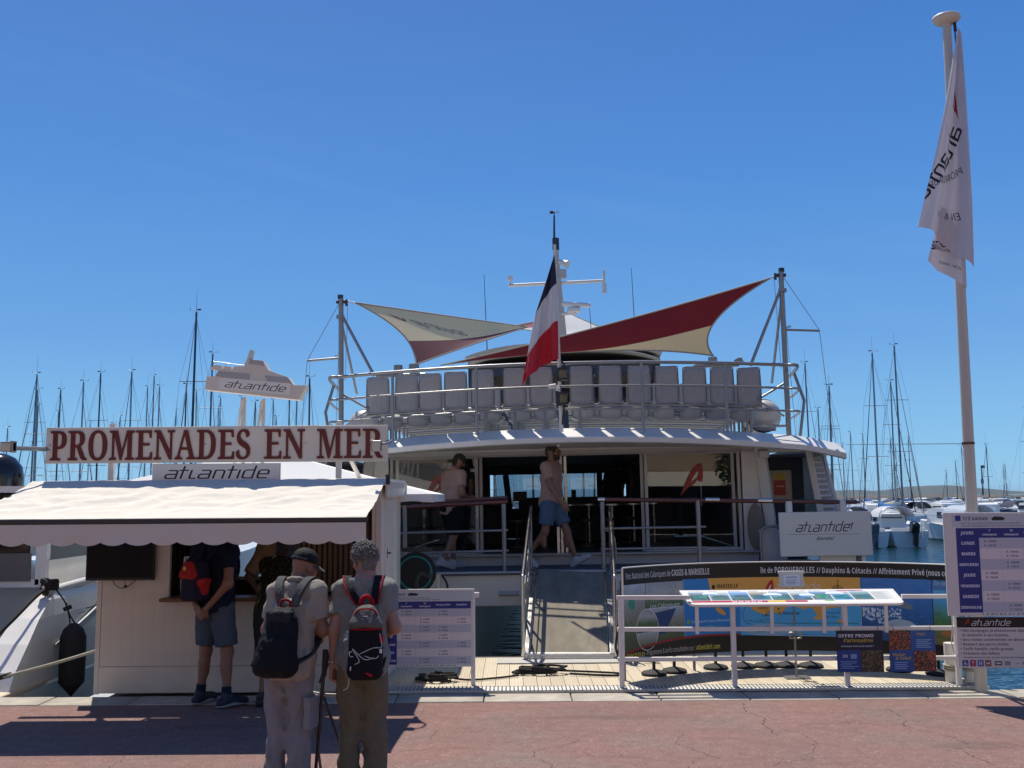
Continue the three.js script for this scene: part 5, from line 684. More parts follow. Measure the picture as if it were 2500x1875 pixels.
{ // timetable boards
  const t1 = timetable(0), t2 = timetable(64);
  const a = thing('timetable_board', 'free-standing timetable board with blue header beside the coiled black rope', 'timetable');
  mesh('board', rbox(1.02, 0.79, 0.018, 0.004, -0.92, 0.615, -10.612), M.white, a); const g = new THREE.PlaneGeometry(1.0, 0.77); g.translate(-0.925, 0.612, -10.600); mesh('print', g, printed(t1), a);
  mesh('post', [bar([-0.425, -0.01, -10.645], [-0.425, 0.95, -10.645], 0.045, 0.03)], railWhite, a); mesh('post', [bar([-1.40, -0.01, -10.645], [-1.40, 0.95, -10.645], 0.045, 0.03)], railWhite, a); mesh('end_stub', rbox(0.05, 0.05, 0.05, 0.006, -0.385, 0.945, -10.63), railWhite, a);
  const b = thing('timetable_board', 'timetable board listing the days, fixed in front of the flagpole', 'timetable', [4.12, 0, -9.7], rad(-3)); 
  mesh('board', rbox(1.16, 0.97, 0.02, 0.004, 0.58, 1.287, -0.012), M.white, b); const g2 = new THREE.PlaneGeometry(1.15, 0.955); g2.translate(0.58, 1.286, 0.0); mesh('print', g2, printed(t2), b); for (const y of [1.62, 0.95]) mesh('bracket', [bar([0.5, y, -0.02], [0.5, y, -0.5], 0.04, 0.03), bar([0.2, y, -0.04], [1.0, y, -0.04], 0.03, 0.02)], M.galv, b);
  const c = thing('service_board', 'board with black header and a list of crew services under the timetable', 'sign', [4.185, 0, -9.69], rad(-3));
  const st = canvasTex(1024, 440, (x, w, h) => { x.fillStyle = '#cfcccb'; x.fillRect(0, 0, w, h); x.fillStyle = '#0c0c0f'; x.fillRect(0, 0, w, 90); drawSailA(x, 62, 78, 66, '#a8232c', '#0c0c0f'); x.strokeStyle = '#a8232c'; x.lineWidth = 9; x.lineCap = 'round'; drawLogo(x, 122, 72, 36, '#d0d0d0', 0.16, 1.22); x.fillStyle = '#3f4046'; x.font = 'bold 33px sans-serif'; ['Des équipages professionnels diplômés', 'et attentifs à vos besoins.', 'Des visites commentées en direct par nos équipages', 'Respect des parcs visités.', 'Tarifs famille, tarifs groupe', 'Prévente des billets'].forEach((s, i) => { x.fillText((i === 1 ? '  ' : '• ') + s, 22, 128 + i * 40); }); x.font = 'bold 20px sans-serif'; x.fillText('Atlantide œuvre au cœur du parc national des calanques', 40, 358);
    [['#2a3f86', 0], ['#9c2a5c', 1], ['#31559c', 2], ['#8f4a3a', 3]].forEach(([c, i]) => { x.fillStyle = c; x.beginPath(); x.roundRect(28 + i * 66, 374, 54, 54, 8); x.fill(); x.fillStyle = '#d8d8de'; x.strokeStyle = '#d8d8de'; x.lineWidth = 4; const px = 28 + i * 66, py = 374; if (i === 0) { x.beginPath(); x.arc(px + 26, py + 36, 11, 0, 5); x.stroke(); x.beginPath(); x.arc(px + 24, py + 11, 4, 0, 7); x.fill(); x.beginPath(); x.moveTo(px + 24, py + 16); x.lineTo(px + 25, py + 30); x.lineTo(px + 38, py + 30); x.lineTo(px + 43, py + 42); x.stroke(); } else if (i === 1) { x.beginPath(); x.moveTo(px + 14, py + 14); x.lineTo(px + 40, py + 14); x.lineTo(px + 27, py + 28); x.fill(); x.fillRect(px + 25, py + 26, 4, 16); } else if (i === 2) { for (const q of [17, 36]) { x.beginPath(); x.arc(px + q, py + 14, 5, 0, 7); x.fill(); x.fillRect(px + q - 5, py + 20, 10, 22); } } else { x.fillRect(px + 12, py + 22, 28, 12); x.fillRect(px + 12, py + 32, 4, 10); x.fillRect(px + 36, py + 32, 4, 10); x.fillRect(px + 36, py + 15, 9, 9); } });
    x.fillStyle = '#22242a'; x.fillRect(310, 384, 62, 36); x.fillStyle = '#c8c8c8'; x.fillRect(318, 394, 46, 16); x.fillStyle = '#8a8c90'; x.fillRect(396, 384, 50, 36); x.beginPath(); x.moveTo(480, 390); x.lineTo(500, 402); x.lineTo(524, 398); x.lineTo(506, 412); x.fill(); x.beginPath(); x.arc(570, 402, 20, 0, 7); x.fill(); });
  mesh('board', rbox(1.10, 0.472, 0.016, 0.003, 0.55, 0.558, -0.012), M.white, c); const g3 = new THREE.PlaneGeometry(1.09, 0.465); g3.translate(0.55, 0.558, -0.001); mesh('print', g3, printed(st), c); mesh('bracket', [bar([0.43, 0.55, -0.02], [0.43, 0.55, -0.55], 0.04, 0.03), bar([0.2, 0.55, -0.035], [0.9, 0.55, -0.035], 0.03, 0.02)], M.galv, c);
  tag(mesh('loop_cable', tube([[4.16, 0.80, -9.72], [4.155, 0.7, -9.71], [4.14, 0.55, -9.71], [4.155, 0.47, -9.7], [4.19, 0.455, -9.72]], 0.006, 40), M.white), 'thin white cable looping down beside the crew service board', 'cable');
}
{ // flagpole and big flag
  const f = thing('flagpole', 'tall white flagpole with a round cap behind the timetable board', 'flagpole', [4.635, 0.0, -10.25]);
  mesh('pole', rod([0, -0.4, 0], [0.05, 7.0, 0], 0.062, 0.044, 20), paint([0.60, 0.555, 0.47], { roughness: 0.4, map: grimeM }), f);
  const cap = new THREE.LatheGeometry([[0, -0.05], [0.05, -0.05], [0.115, -0.03], [0.145, 0.005], [0.14, 0.03], [0.1, 0.048], [0, 0.055]].map((q) => new THREE.Vector2(...q)), 28); cap.translate(0.05, 7.0, 0); mesh('cap', cap, paint([0.60, 0.58, 0.52], { roughness: 0.5 }), f);
  mesh('collar', rod([0.017, 2.45, 0], [0.017, 2.475, 0], 0.062), paint([0.12, 0.05, 0.04]), f);
  mesh('halyard', [rod([0.125, 6.98, 0.02], [0.13, 6.86, 0.02], 0.016), rod([0.125, 6.86, 0.02], [0.125, 6.72, 0.02], 0.007)], M.black, f);
  mesh('wire', rod([0.1, 2.66, -4.0], [-0.03, 2.46, 0], 0.004, 0.004, 5), M.galv, f);
  const b = thing('hanging_flag', 'white advertising flag with dark letters hanging folded from the tall flagpole', 'flag', [4.635, 0, -10.17]);
  const t = canvasTex(512, 1536, (x, w, h) => { x.fillStyle = '#dedee3'; x.fillRect(0, 0, w, h); x.save(); x.translate(w, 0); x.scale(-1, 1); drawSailA(x, 120, 560, 230, '#9a2a30', '#dedee3'); x.save(); x.translate(70, 620); x.rotate(0.9); drawLogo(x, 0, 0, 120, '#2a2f38', 0.2, 0.9); x.restore(); x.fillStyle = '#3a3f48'; x.font = '76px sans-serif'; x.save(); x.translate(60, 930); x.rotate(0.35); x.fillText('PROMENADES', 0, 0); x.restore(); x.save(); x.translate(80, 1260); x.rotate(0.3); x.fillText('EN MER', 0, 0); x.restore(); x.restore(); });
  const cm = new THREE.MeshPhysicalMaterial({ map: t, roughness: 0.85, transmission: 0.34, thickness: 0, bumpMap: clothBump, bumpScale: 0.0005 });
  // outer fold: narrow at the halyard, spreading downwards to a pointed hem; inner fold hangs lower
  const L = [[0.10, 6.84], [-0.06, 6.1], [-0.21, 5.5], [-0.36, 5.0], [-0.45, 4.68]], Rr = [[0.13, 6.80], [0.125, 6.1], [0.115, 5.5], [0.105, 4.9], [0.085, 4.25]];
  const cv = (P, s) => { const q = s * (P.length - 1), k = Math.min(P.length - 2, Math.floor(q)), f_ = q - k; return [P[k][0] + (P[k + 1][0] - P[k][0]) * f_, P[k][1] + (P[k + 1][1] - P[k][1]) * f_]; };
  mesh('outer_fold', slab(50, 80, (u, v) => { const s = 1 - v, l = cv(L, s), r = cv(Rr, s); const hem = s > 0.9 ? 0 : 0; return [l[0] + (r[0] - l[0]) * u, l[1] + (r[1] - l[1]) * Math.pow(u, 1.6) + hem, 0.06 + (0.075 * Math.sin(u * 7.2 + 0.5 * s) + 0.02 * Math.sin(u * 19 + 3 * s)) * Math.sqrt(s)]; }, 0.002), cm, b);
  mesh('inner_fold', slab(30, 30, (u, v) => { const s = 1 - v, y = 4.9 - 0.55 * s, x0 = -0.16 - 0.17 * s, x1 = 0.07; return [x0 + (x1 - x0) * u, y - 0.28 * u * s - 0.02 * Math.sin(u * 9) * s, -0.02 + 0.05 * Math.sin(u * 8 + 1) - 0.02 * s]; }, 0.002), cm, b);
}
for (const [x, z, l] of [[4.52, -10.62, 'white mooring pile with rope lashing under the crew service board'], [4.72, -10.62, 'white mooring pile next to the flagpole foot']]) { const p = thing('mooring_pile', l, 'pile', [x, 0, z]); mesh('pile', rod([0, -1.6, 0], [0, 0.42, 0], 0.075), M.white, p); mesh('lashing', [tube(Array.from({ length: 25 }, (_, i) => [0.083 * Math.cos(i * 0.8), 0.14 + i * 0.003, 0.083 * Math.sin(i * 0.8)]), 0.009, 120, 5)], M.paleRope, p); }
function ropePile(label, cx, cz, n, sx, sz, r0, tail, seed) { const r = rng(seed), pts = []; for (let i = 0; i < n * 10; i++) { const a = i / 10 * Math.PI * 2, k = 0.35 + 0.65 * r(); pts.push([cx + Math.cos(a) * sx * (0.6 + 0.4 * Math.sin(i * 0.37)) * (0.7 + 0.3 * k), 0.045 + 0.012 * (i / 10 % 5) + 0.02 * r(), cz + Math.sin(a) * sz * (0.7 + 0.3 * k)]); } pts.push(...tail); return tag(mesh('coiled_rope', tube(pts, r0, pts.length * 5, 6), M.rope), label, 'rope', 'coils of black mooring rope on the pontoon'); }
ropePile('tangled coil of black rope on the pontoon behind the timetable post', -0.82, -10.85, 8, 0.26, 0.10, 0.011, [[-0.5, 0.05, -10.83], [-0.2, 0.045, -10.95], [0.05, 0.045, -11.1]], 3);
ropePile('loose black rope lying on the pontoon at the gangway foot', 0.28, -11.25, 6, 0.34, 0.10, 0.012, [[0.7, 0.05, -11.3], [1.1, 0.045, -11.2], [1.18, 0.045, -11.1], [1.0, 0.045, -11.05], [0.6, 0.05, -11.15]], 8);
{ // tent behind the kiosk
  const t = thing('white_tent', 'white peaked canvas tent roof standing behind the kiosk', 'tent', [-3.25, 0, -13.1]);
  const cv = new THREE.MeshPhysicalMaterial({ color: new THREE.Color().setRGB(0.78, 0.78, 0.77), roughness: 0.85, transmission: 0.15, thickness: 0 });
  const hx = 2.3, hz = 0.95, ye = 2.0, yp = 2.62, cor = [[-hx, hz], [hx, hz], [hx, -hz], [-hx, -hz]];
  for (let k = 0; k < 4; k++) { const a = cor[k], b = cor[(k + 1) % 4]; mesh('roof_panel', slab(12, 12, (u, v) => { const x = a[0] + (b[0] - a[0]) * u, z = a[1] + (b[1] - a[1]) * u, s = v; return [x * (1 - s), ye + (yp - ye) * (s + 0.10 * s * (1 - s) * -1), z * (1 - s)]; }, 0.003), cv, t); mesh('valance', slab(60, 3, (u, v) => { const x = a[0] + (b[0] - a[0]) * u, z = a[1] + (b[1] - a[1]) * u; return [x * 1.002, ye - 0.08 * (1 - v) - (1 - v) * 0.02 * Math.abs(Math.sin(u * 30)), z * 1.004]; }, 0.003), cv, t); }
  for (const c of cor) mesh('pole', rod([c[0] * 0.62, -0.1, c[1] * 0.9], [c[0] * 0.62, ye + 0.04, c[1] * 0.9], 0.025), M.white, t);
}
{ // hose reel at the back of the pontoon
  const h = thing('hose_reel', 'black hose reel with a turquoise ring beside the kiosk corner', 'hose reel', [-1.28, 0.98, -13.3]);
  const d = new THREE.CylinderGeometry(0.27, 0.27, 0.08, 32); d.rotateX(Math.PI / 2); mesh('drum', d, M.rubber, h); const r = new THREE.TorusGeometry(0.215, 0.012, 8, 48); r.translate(0, 0, 0.045); mesh('ring', r, paint([0.01, 0.22, 0.26], { roughness: 0.4 }), h); mesh('stand', [bar([0.05, -1.0, -0.06], [0.05, 0.1, -0.06], 0.05, 0.05)], M.galv, h); mesh('cover', rbox(0.4, 0.05, 0.2, 0.02, 0.02, 0.3, -0.03), M.darkBar, h);
  mesh('tap', [tube([[0.35, -0.02, 0.1], [0.42, -0.15, 0.1], [0.42, -0.35, 0.1], [0.44, -0.45, 0.1]], 0.015), rbox(0.05, 0.05, 0.05, 0.01, 0.52, -0.48, 0.1)], M.black, h);
}
{ const p = thing('water_pedestal', 'dark metal tap pedestal standing on the pontoon beside the kiosk corner', 'tap', [-1.02, 0, -12.2]); mesh('post', bar([0.12, -0.1, 0], [0.12, 1.05, 0], 0.06, 0.06), M.galv, p); mesh('tap', [tube([[0.0, 1.02, 0.04], [-0.08, 1.06, 0.05], [-0.13, 0.98, 0.06], [-0.13, 0.9, 0.06]], 0.018), rbox(0.05, 0.06, 0.05, 0.01, 0.02, 1.02, 0.04), rod([0.02, 1.0, 0.04], [0.02, 1.1, 0.04], 0.012)], M.black, p); }
// ---------------------------------------------------------------- motor yacht beside the kiosk
{
  const y = thing('motor_yacht', 'white motor yacht with dark windows moored stern to beside the kiosk', 'yacht');
  const xs = -5.36, xp = -9.6;
  const ring = (h, stern, flare) => { const p = []; const f = flare; p.push([xp - f, h, stern], [xs + f, h, stern]); for (let i = 1; i <= 8; i++) { const t = i / 8; p.push([xs + f - 2.1 * Math.pow(t, 2.6), h, stern - 0.5 - t * (15 + h * 0.8)]); } for (let i = 7; i >= 1; i--) { const t = i / 8; p.push([xp - f + 2.1 * Math.pow(t, 2.6), h, stern - 0.5 - t * (15 + h * 0.8)]); } return p; };
  mesh('hull', loft([ring(-1.5, -11.0, -0.5), ring(-0.5, -10.92, -0.12), ring(-0.14, -10.85, 0.0), ring(-0.10, -10.88, -0.02)].map((r) => r.reverse())), M.gelcoat, y);
  for (const s of [1, -1]) { const X = (q) => s > 0 ? xs - q : xp + q; // stern quarters sweep up from the platform
    const R = (h, stern, thick, o) => [[X(o), h, stern], [X(thick), h, stern - 0.1], [X(thick), h, -14], [X(o), h, -14]].map((p) => p), secs = [[-0.1, -10.9, 0.42, 0.0], [0.12, -11.0, 0.40, -0.02], [0.38, -11.27, 0.38, -0.02], [0.62, -11.6, 0.36, 0.02], [0.80, -11.92, 0.33, 0.06], [0.875, -12.15, 0.30, 0.10], [0.89, -12.3, 0.26, 0.14]].map((q) => R(...q)); mesh('stern_quarter', loft(s > 0 ? secs : secs.map((r) => r.slice().reverse())), M.gelcoat, y); }
  mesh('topsides', loft([ring(-0.1, -13.6, 0.0), ring(0.5, -13.6, 0.02), ring(0.88, -13.6, 0.0)].map((r) => r.reverse())), M.gelcoat, y);
  mesh('side_step', [prism([[0, 0], [1.6, 0.42], [1.6, 0.36], [0.2, -0.04]].map((p) => [p[0], p[1]]), 0.04).rotateY(Math.PI / 2).translate(xs + 0.045, 0.30, -11.9)], M.boatGrey, y);
  mesh('platform', [rbox(4.3, 0.06, 1.3, 0.02, (xs + xp) / 2, -0.09, -11.1)], paint([0.55, 0.47, 0.37], { roughness: 0.8 }), y);
  mesh('cockpit_floor', box(3.4, 0.1, 2.0, (xs + xp) / 2, 0.12, -12.6), M.gelcoat, y);
  mesh('steps', [rbox(0.7, 0.22, 0.5, 0.02, -6.2, 0.02, -11.55), rbox(0.7, 0.46, 0.5, 0.02, -6.2, 0.14, -11.95)], M.gelcoat, y);
  mesh('cushion', [rbox(1.6, 0.26, 0.6, 0.07, -6.95, 0.62, -11.9), rbox(1.6, 0.34, 0.5, 0.04, -6.95, 0.36, -11.9)], paint([0.46, 0.40, 0.30], { roughness: 0.9 }), y);
  mesh('coaming', [tube([[xs - 0.15, 0.885, -12.0], [xs - 0.12, 0.92, -12.6], [xs - 0.1, 0.95, -13.4], [xs - 0.1, 1.0, -15]], 0.05)], M.gelcoat, y);
  const cab = mesh('cabin', [box(0.06, 0.45, 5.8, -5.92, 0.98, -15.8), box(0.06, 0.12, 5.8, -6.05, 2.02, -15.8), box(3.4, 0.08, 6.2, -7.7, 2.10, -15.7), box(0.14, 1.2, 0.1, -5.98, 1.5, -12.92), box(3.4, 0.1, 0.1, -7.7, 0.92, -12.92), box(3.3, 1.0, 0.1, -7.7, 1.5, -18.6)], M.gelcoat, y);
  mesh('side_window', box(0.02, 0.86, 5.7, -5.97, 1.6, -15.85, 0, 0, 0.10), M.darkGlass, cab);
  for (const x of [-6.65, -7.75, -8.8]) mesh('saloon_door', rbox(1.02, 1.08, 0.03, 0.01, x, 1.5, -12.9), M.darkGlass, cab);
  mesh('interior_panel', box(0.7, 0.35, 0.02, -6.45, 1.12, -12.86), paint([0.12, 0.12, 0.12], { roughness: 0.4 }), cab);
  const dome = new THREE.LatheGeometry([[0.33, -0.42], [0.34, 0.0], [0.31, 0.16], [0.22, 0.28], [0.1, 0.34], [0, 0.35]].map((q) => new THREE.Vector2(...q)), 32); dome.translate(-7.16, 2.27, -14.0); mesh('radome', dome, M.blackGloss, y);
  mesh('radome_foot', rod([-7.16, 1.85, -14], [-7.16, 2.1, -14], 0.2), M.gelcoat, y);
  mesh('hull_lettering', [box(0.004, 0.012, 0.34, xs + 0.032, 0.62, -12.9), box(0.004, 0.008, 0.2, xs + 0.032, 0.585, -12.6)], M.black, y);
  mesh('cleat', [rod([-5.5, 0.89, -12.05], [-5.5, 0.95, -12.05], 0.02), rod([-5.5, 0.95, -11.92], [-5.5, 0.95, -12.18], 0.018)], M.steel, y);
  const f = thing('black_fender', 'long black fender hanging against the yacht hull beside the kiosk', 'fender', [-5.16, 0.12, -12.0]);
  const fb = new THREE.LatheGeometry([[0, -0.44], [0.03, -0.40], [0.09, -0.33], [0.142, -0.27], [0.148, 0], [0.146, 0.25], [0.11, 0.34], [0.05, 0.40], [0, 0.41]].map((q) => new THREE.Vector2(...q)), 20); mesh('body', fb, M.rubber, f); mesh('lanyard', [tube([[-0.04, 0.37, 0], [-0.06, 0.5, 0], [-0.12, 0.66, 0], [-0.26, 0.82, -0.03]], 0.009), tube([[0.05, 0.36, 0], [-0.04, 0.5, 0.02], [-0.10, 0.64, 0]], 0.009), rbox(0.10, 0.05, 0.03, 0.01, -0.08, 0.58, 0, 0, 0, 0.4)], M.rope, f);
  tag(mesh('mooring_line', [tube([[-5.46, 0.95, -12.0], [-5.5, 0.86, -11.75], [-5.58, 0.62, -11.35], [-5.75, 0.36, -11.05], [-6.2, -0.0, -10.6]], 0.022, 40), tube(Array.from({ length: 24 }, (_, i) => [-5.47 + 0.09 * Math.cos(i * 1.7), 0.93 + 0.05 * Math.sin(i * 2.3) + i * 0.003, -12.02 + 0.08 * Math.sin(i * 1.7)]), 0.022, 120, 6)], M.rope), 'black mooring line wound on the yacht cleat and dropping to the quay', 'rope');
  tag(mesh('mooring_line', [tube([[-6.6, -0.05, -10.9], [-5.6, 0.08, -10.75], [-4.9, 0.24, -10.72], [-4.2, 0.44, -10.8]], 0.016, 40)], M.paleRope), 'pale twisted mooring line crossing in front of the black fender', 'rope');
  tag(mesh('rope_sleeve', [tube([[-6.6, -0.05, -10.9], [-5.6, 0.078, -10.75], [-5.25, 0.155, -10.735]], 0.027, 30)], M.rubber), 'black chafe sleeve on the pale mooring line', 'rope sleeve');
}
// ---------------------------------------------------------------- sailing boats and motor boats
const hullWhite = [paint([0.74, 0.74, 0.72], { roughness: 0.35 }), paint([0.66, 0.66, 0.63], { roughness: 0.4 }), paint([0.03, 0.05, 0.12], { roughness: 0.3 })];
const mastM = [paint([0.20, 0.21, 0.23], { metalness: 0.5, roughness: 0.5 }), paint([0.34, 0.34, 0.34], { metalness: 0.5, roughness: 0.5 }), paint([0.055, 0.06, 0.07], { roughness: 0.5 })];
const coverM = [paint([0.02, 0.13, 0.36], { roughness: 0.9 }), paint([0.03, 0.04, 0.07], { roughness: 0.9 }), paint([0.45, 0.42, 0.36], { roughness: 0.9 }), paint([0.09, 0.16, 0.22], { roughness: 0.9 })];
const wireM = paint([0.16, 0.17, 0.19], { roughness: 0.5, metalness: 0.4 });
const hullGeo = {};
function yachtHull(L) { // stern at +z
  const k = L.toFixed(1); if (hullGeo[k]) return hullGeo[k]; const B = L * 0.155 + 0.15, s = [];
  for (let i = 0; i <= 8; i++) { const t = i / 8, z = L / 2 - t * L, w = B * (0.78 + 0.22 * Math.sin(Math.min(1, t * 2.1) * Math.PI / 2)) * (t < 0.45 ? 1 : Math.pow(Math.max(0.02, 1 - (t - 0.45) / 0.55), 0.62)), f = 0.85 + 0.35 * t * t; s.push([[-w, f, z], [-w * 0.85, 0.1, z], [-w * 0.3, -0.4, z], [w * 0.3, -0.4, z], [w * 0.85, 0.1, z], [w, f, z]]); }
  return hullGeo[k] = loft(s.map((q) => q.slice().reverse()));
}
const WORDS = ['blue', 'navy', 'beige', 'grey-blue'], sizes = (m) => m > 13.2 ? 'very tall' : m > 11.8 ? 'tall' : m > 9.8 ? 'mid-height' : 'short';
let boatNo = 0;
function sailBoat(x, top, D, o = {}) {
  const r = rng(900 + boatNo * 17), mh = top + 0.8, L = THREE.MathUtils.clamp(mh * 0.74, 5.5, 12), stern = (o.stern ?? r() < 0.5) ? 0 : Math.PI, cv = o.cover ?? Math.floor(r() * 4), mm = mastM[o.mast ?? Math.floor(r() * 3)], lean = (r() - 0.5) * 0.035;
  const b = thing('sailing_boat', 'sailing boat', 'sailing boat', [x, -0.8, -D], stern + (r() - 0.5) * 0.2, 'sailing boats berthed in the harbour'); boatNo++;
  b.rotation.z = lean * 0.6;
  const hw = o.hull ?? (r() < 0.8 ? (r() < 0.6 ? 0 : 1) : 2); mesh('hull', yachtHull(Math.round(L * 2) / 2), hullWhite[hw], b);
  mesh('coachroof', [rbox(L * 0.2, 0.42, L * 0.34, 0.12, 0, 1.15, -L * 0.02), rbox(L * 0.17, 0.16, L * 0.2, 0.05, 0, 1.4, L * 0.05)], hullWhite[0], b);
  const mz = -L * 0.10, mr = 0.05 + mh * 0.0024; const mast = mesh('mast', rod([0, 0.9, mz], [0, mh, mz], mr, mr * 0.72, 8), mm, b);
  const sp = mh > 10.5 ? [0.42, 0.70] : [0.55]; for (const q of sp) mesh('spreader', rod([-L * 0.085, mh * q + 0.05, mz + 0.1], [L * 0.085, mh * q + 0.05, mz + 0.1], 0.022, 0.022, 5), mm, mast);
  mesh('masthead', [rod([0, mh, mz], [0, mh + 0.9 + r() * 0.6, mz], 0.012, 0.006, 4), rod([-0.05, mh + 0.06, mz], [0.38, mh + 0.16, mz], 0.014, 0.014, 4), rod([0.36, mh + 0.1, mz], [0.36, mh + 0.28, mz], 0.012, 0.012, 4), rbox(0.22, 0.09, 0.02, 0.005, -0.16, mh + 0.16, mz)], mm, mast);
  const bl = L * 0.40; mesh('boom', rod([0, 1.75, mz], [0, 1.85, mz + bl], 0.05, 0.05, 6), mm, b);
  mesh('sail_cover', loft([[0, 0.34], [0.3, 0.24], [0.8, 0.15], [1, 0.08]].map(([t, h]) => { const ring = []; for (let i = 0; i < 8; i++) { const a = i / 8 * Math.PI * 2; ring.push([Math.cos(a) * (0.09 + 0.05 * (1 - t)), 1.8 + h * 0.6 + Math.sin(a) * h * 0.8 + 0.02 * Math.sin(t * 20), mz + bl * t]); } return ring; })), coverM[cv], b);
  const bow = [0, 1.15, -L / 2 + 0.15], st = [0, 0.95, L / 2 - 0.1]; const q = r() < 0.5 ? 0.98 : 0.88;
  mesh('furled_jib', rod(bow, [0, mh * q, mz - 0.05], 0.045, 0.015, 6), r() < 0.5 ? coverM[1] : coverM[2], b);
  mesh('backstay', rod(st, [0, mh, mz], 0.008, 0.008, 4), wireM, b);
  for (const s of [-1, 1]) mesh('shroud', [rod([s * L * 0.145, 0.9, mz + 0.2], [s * L * 0.085, mh * sp[sp.length - 1] + 0.05, mz + 0.1], 0.007, 0.007, 4), rod([s * L * 0.085, mh * sp[sp.length - 1] + 0.05, mz + 0.1], [0, mh * 0.98, mz], 0.007, 0.007, 4), rod([s * L * 0.145, 0.9, mz + 0.2], [0, mh * sp[0] + 0.05, mz], 0.006, 0.006, 4)], wireM, b);
  b.userData.label = sizes(mh) + ' ' + (mm === mastM[2] ? 'black' : mm === mastM[0] ? 'grey' : 'silver') + '-masted sailing boat, ' + WORDS[cv] + ' cover, ' + (hw === 2 ? 'navy' : hw ? 'off-white' : 'white') + ' hull,' + (o.where || '');
  return b;
}
for (const [x, t, D] of [[-47.5, 8.8, 95], [-34.6, 10.0, 72], [-36.9, 11.7, 78], [-51.7, 12.3, 110], [-41.3, 12.0, 90], [-54.7, 12.7, 120], [-32.2, 10.8, 74], [-34.4, 12.5, 82], [-54.5, 11.9, 130], [-42.3, 10.0, 105], [-45.8, 11.7, 118], [-28.7, 11.6, 76], [-36.3, 13.1, 98], [-30.8, 11.8, 86], [-39.8, 15.7, 112], [-41.7, 13.0, 125], [-26.4, 11.2, 80], [-31.8, 12.9, 100], [-21.4, 12.3, 70], [-31.9, 13.0, 108], [-38.4, 14.0, 132], [-25.1, 11.4, 92], [-21.4, 10.0, 84], [-27.8, 13.4, 115], [-30.3, 12.5, 128], [-21.7, 12.1, 96], [-22.3, 12.5, 104], [-13.6, 10.0, 66]]) sailBoat(x, t, D, { where: ' beyond the kiosk' });
sailBoat(-18.3, 12.7, 58, { mast: 2, where: ' highest mast beyond the kiosk' });
for (const [x, t, D] of [[31.9, 12.9, 100], [40.8, 9.4, 120], [47.4, 10.0, 135], [58.8, 10.3, 150], [47.9, 8.8, 128], [77.7, 6.0, 180], [70.2, 7.0, 160], [62.2, 8.5, 140], [59.3, 8.0, 125], [82.5, 6.4, 170], [93.2, 7.2, 190], [47.9, 8.5, 150], [33.3, 11.3, 110], [53.9, 10.2, 165], [67.0, 10.3, 175], [53.3, 10.7, 105]]) sailBoat(x, t, D, { where: ' between ship and flagpole' });
sailBoat(25.7, 13.4, 88, { mast: 0, hull: 0, where: ' close behind the ship louvres' }); sailBoat(23.9, 10.1, 76, { mast: 0, hull: 1, where: ' close behind the ship louvres' });
sailBoat(25.7, 12.0, 70, { mast: 1, cover: 0, stern: true, hull: 0, where: ' sail bundled, behind the outboards' }); sailBoat(31.4, 11.3, 84, { mast: 1, cover: 2, stern: false, hull: 0, where: ' behind the blue sail cover' }); sailBoat(29.7, 13.4, 78, { mast: 0, cover: 3, stern: false, hull: 0, where: ' behind the outboard boats' });
for (const [x, t, D] of [[-1.7, 5.4, 90], [-0.5, 8.0, 120], [1.5, 5.6, 75], [6.9, 7.1, 100], [6.9, 5.8, 85], [12.7, 8.9, 130], [5.1, 9.5, 140], [11.4, 6.7, 95]]) sailBoat(x, t, D, { where: ' seen through the saloon' });
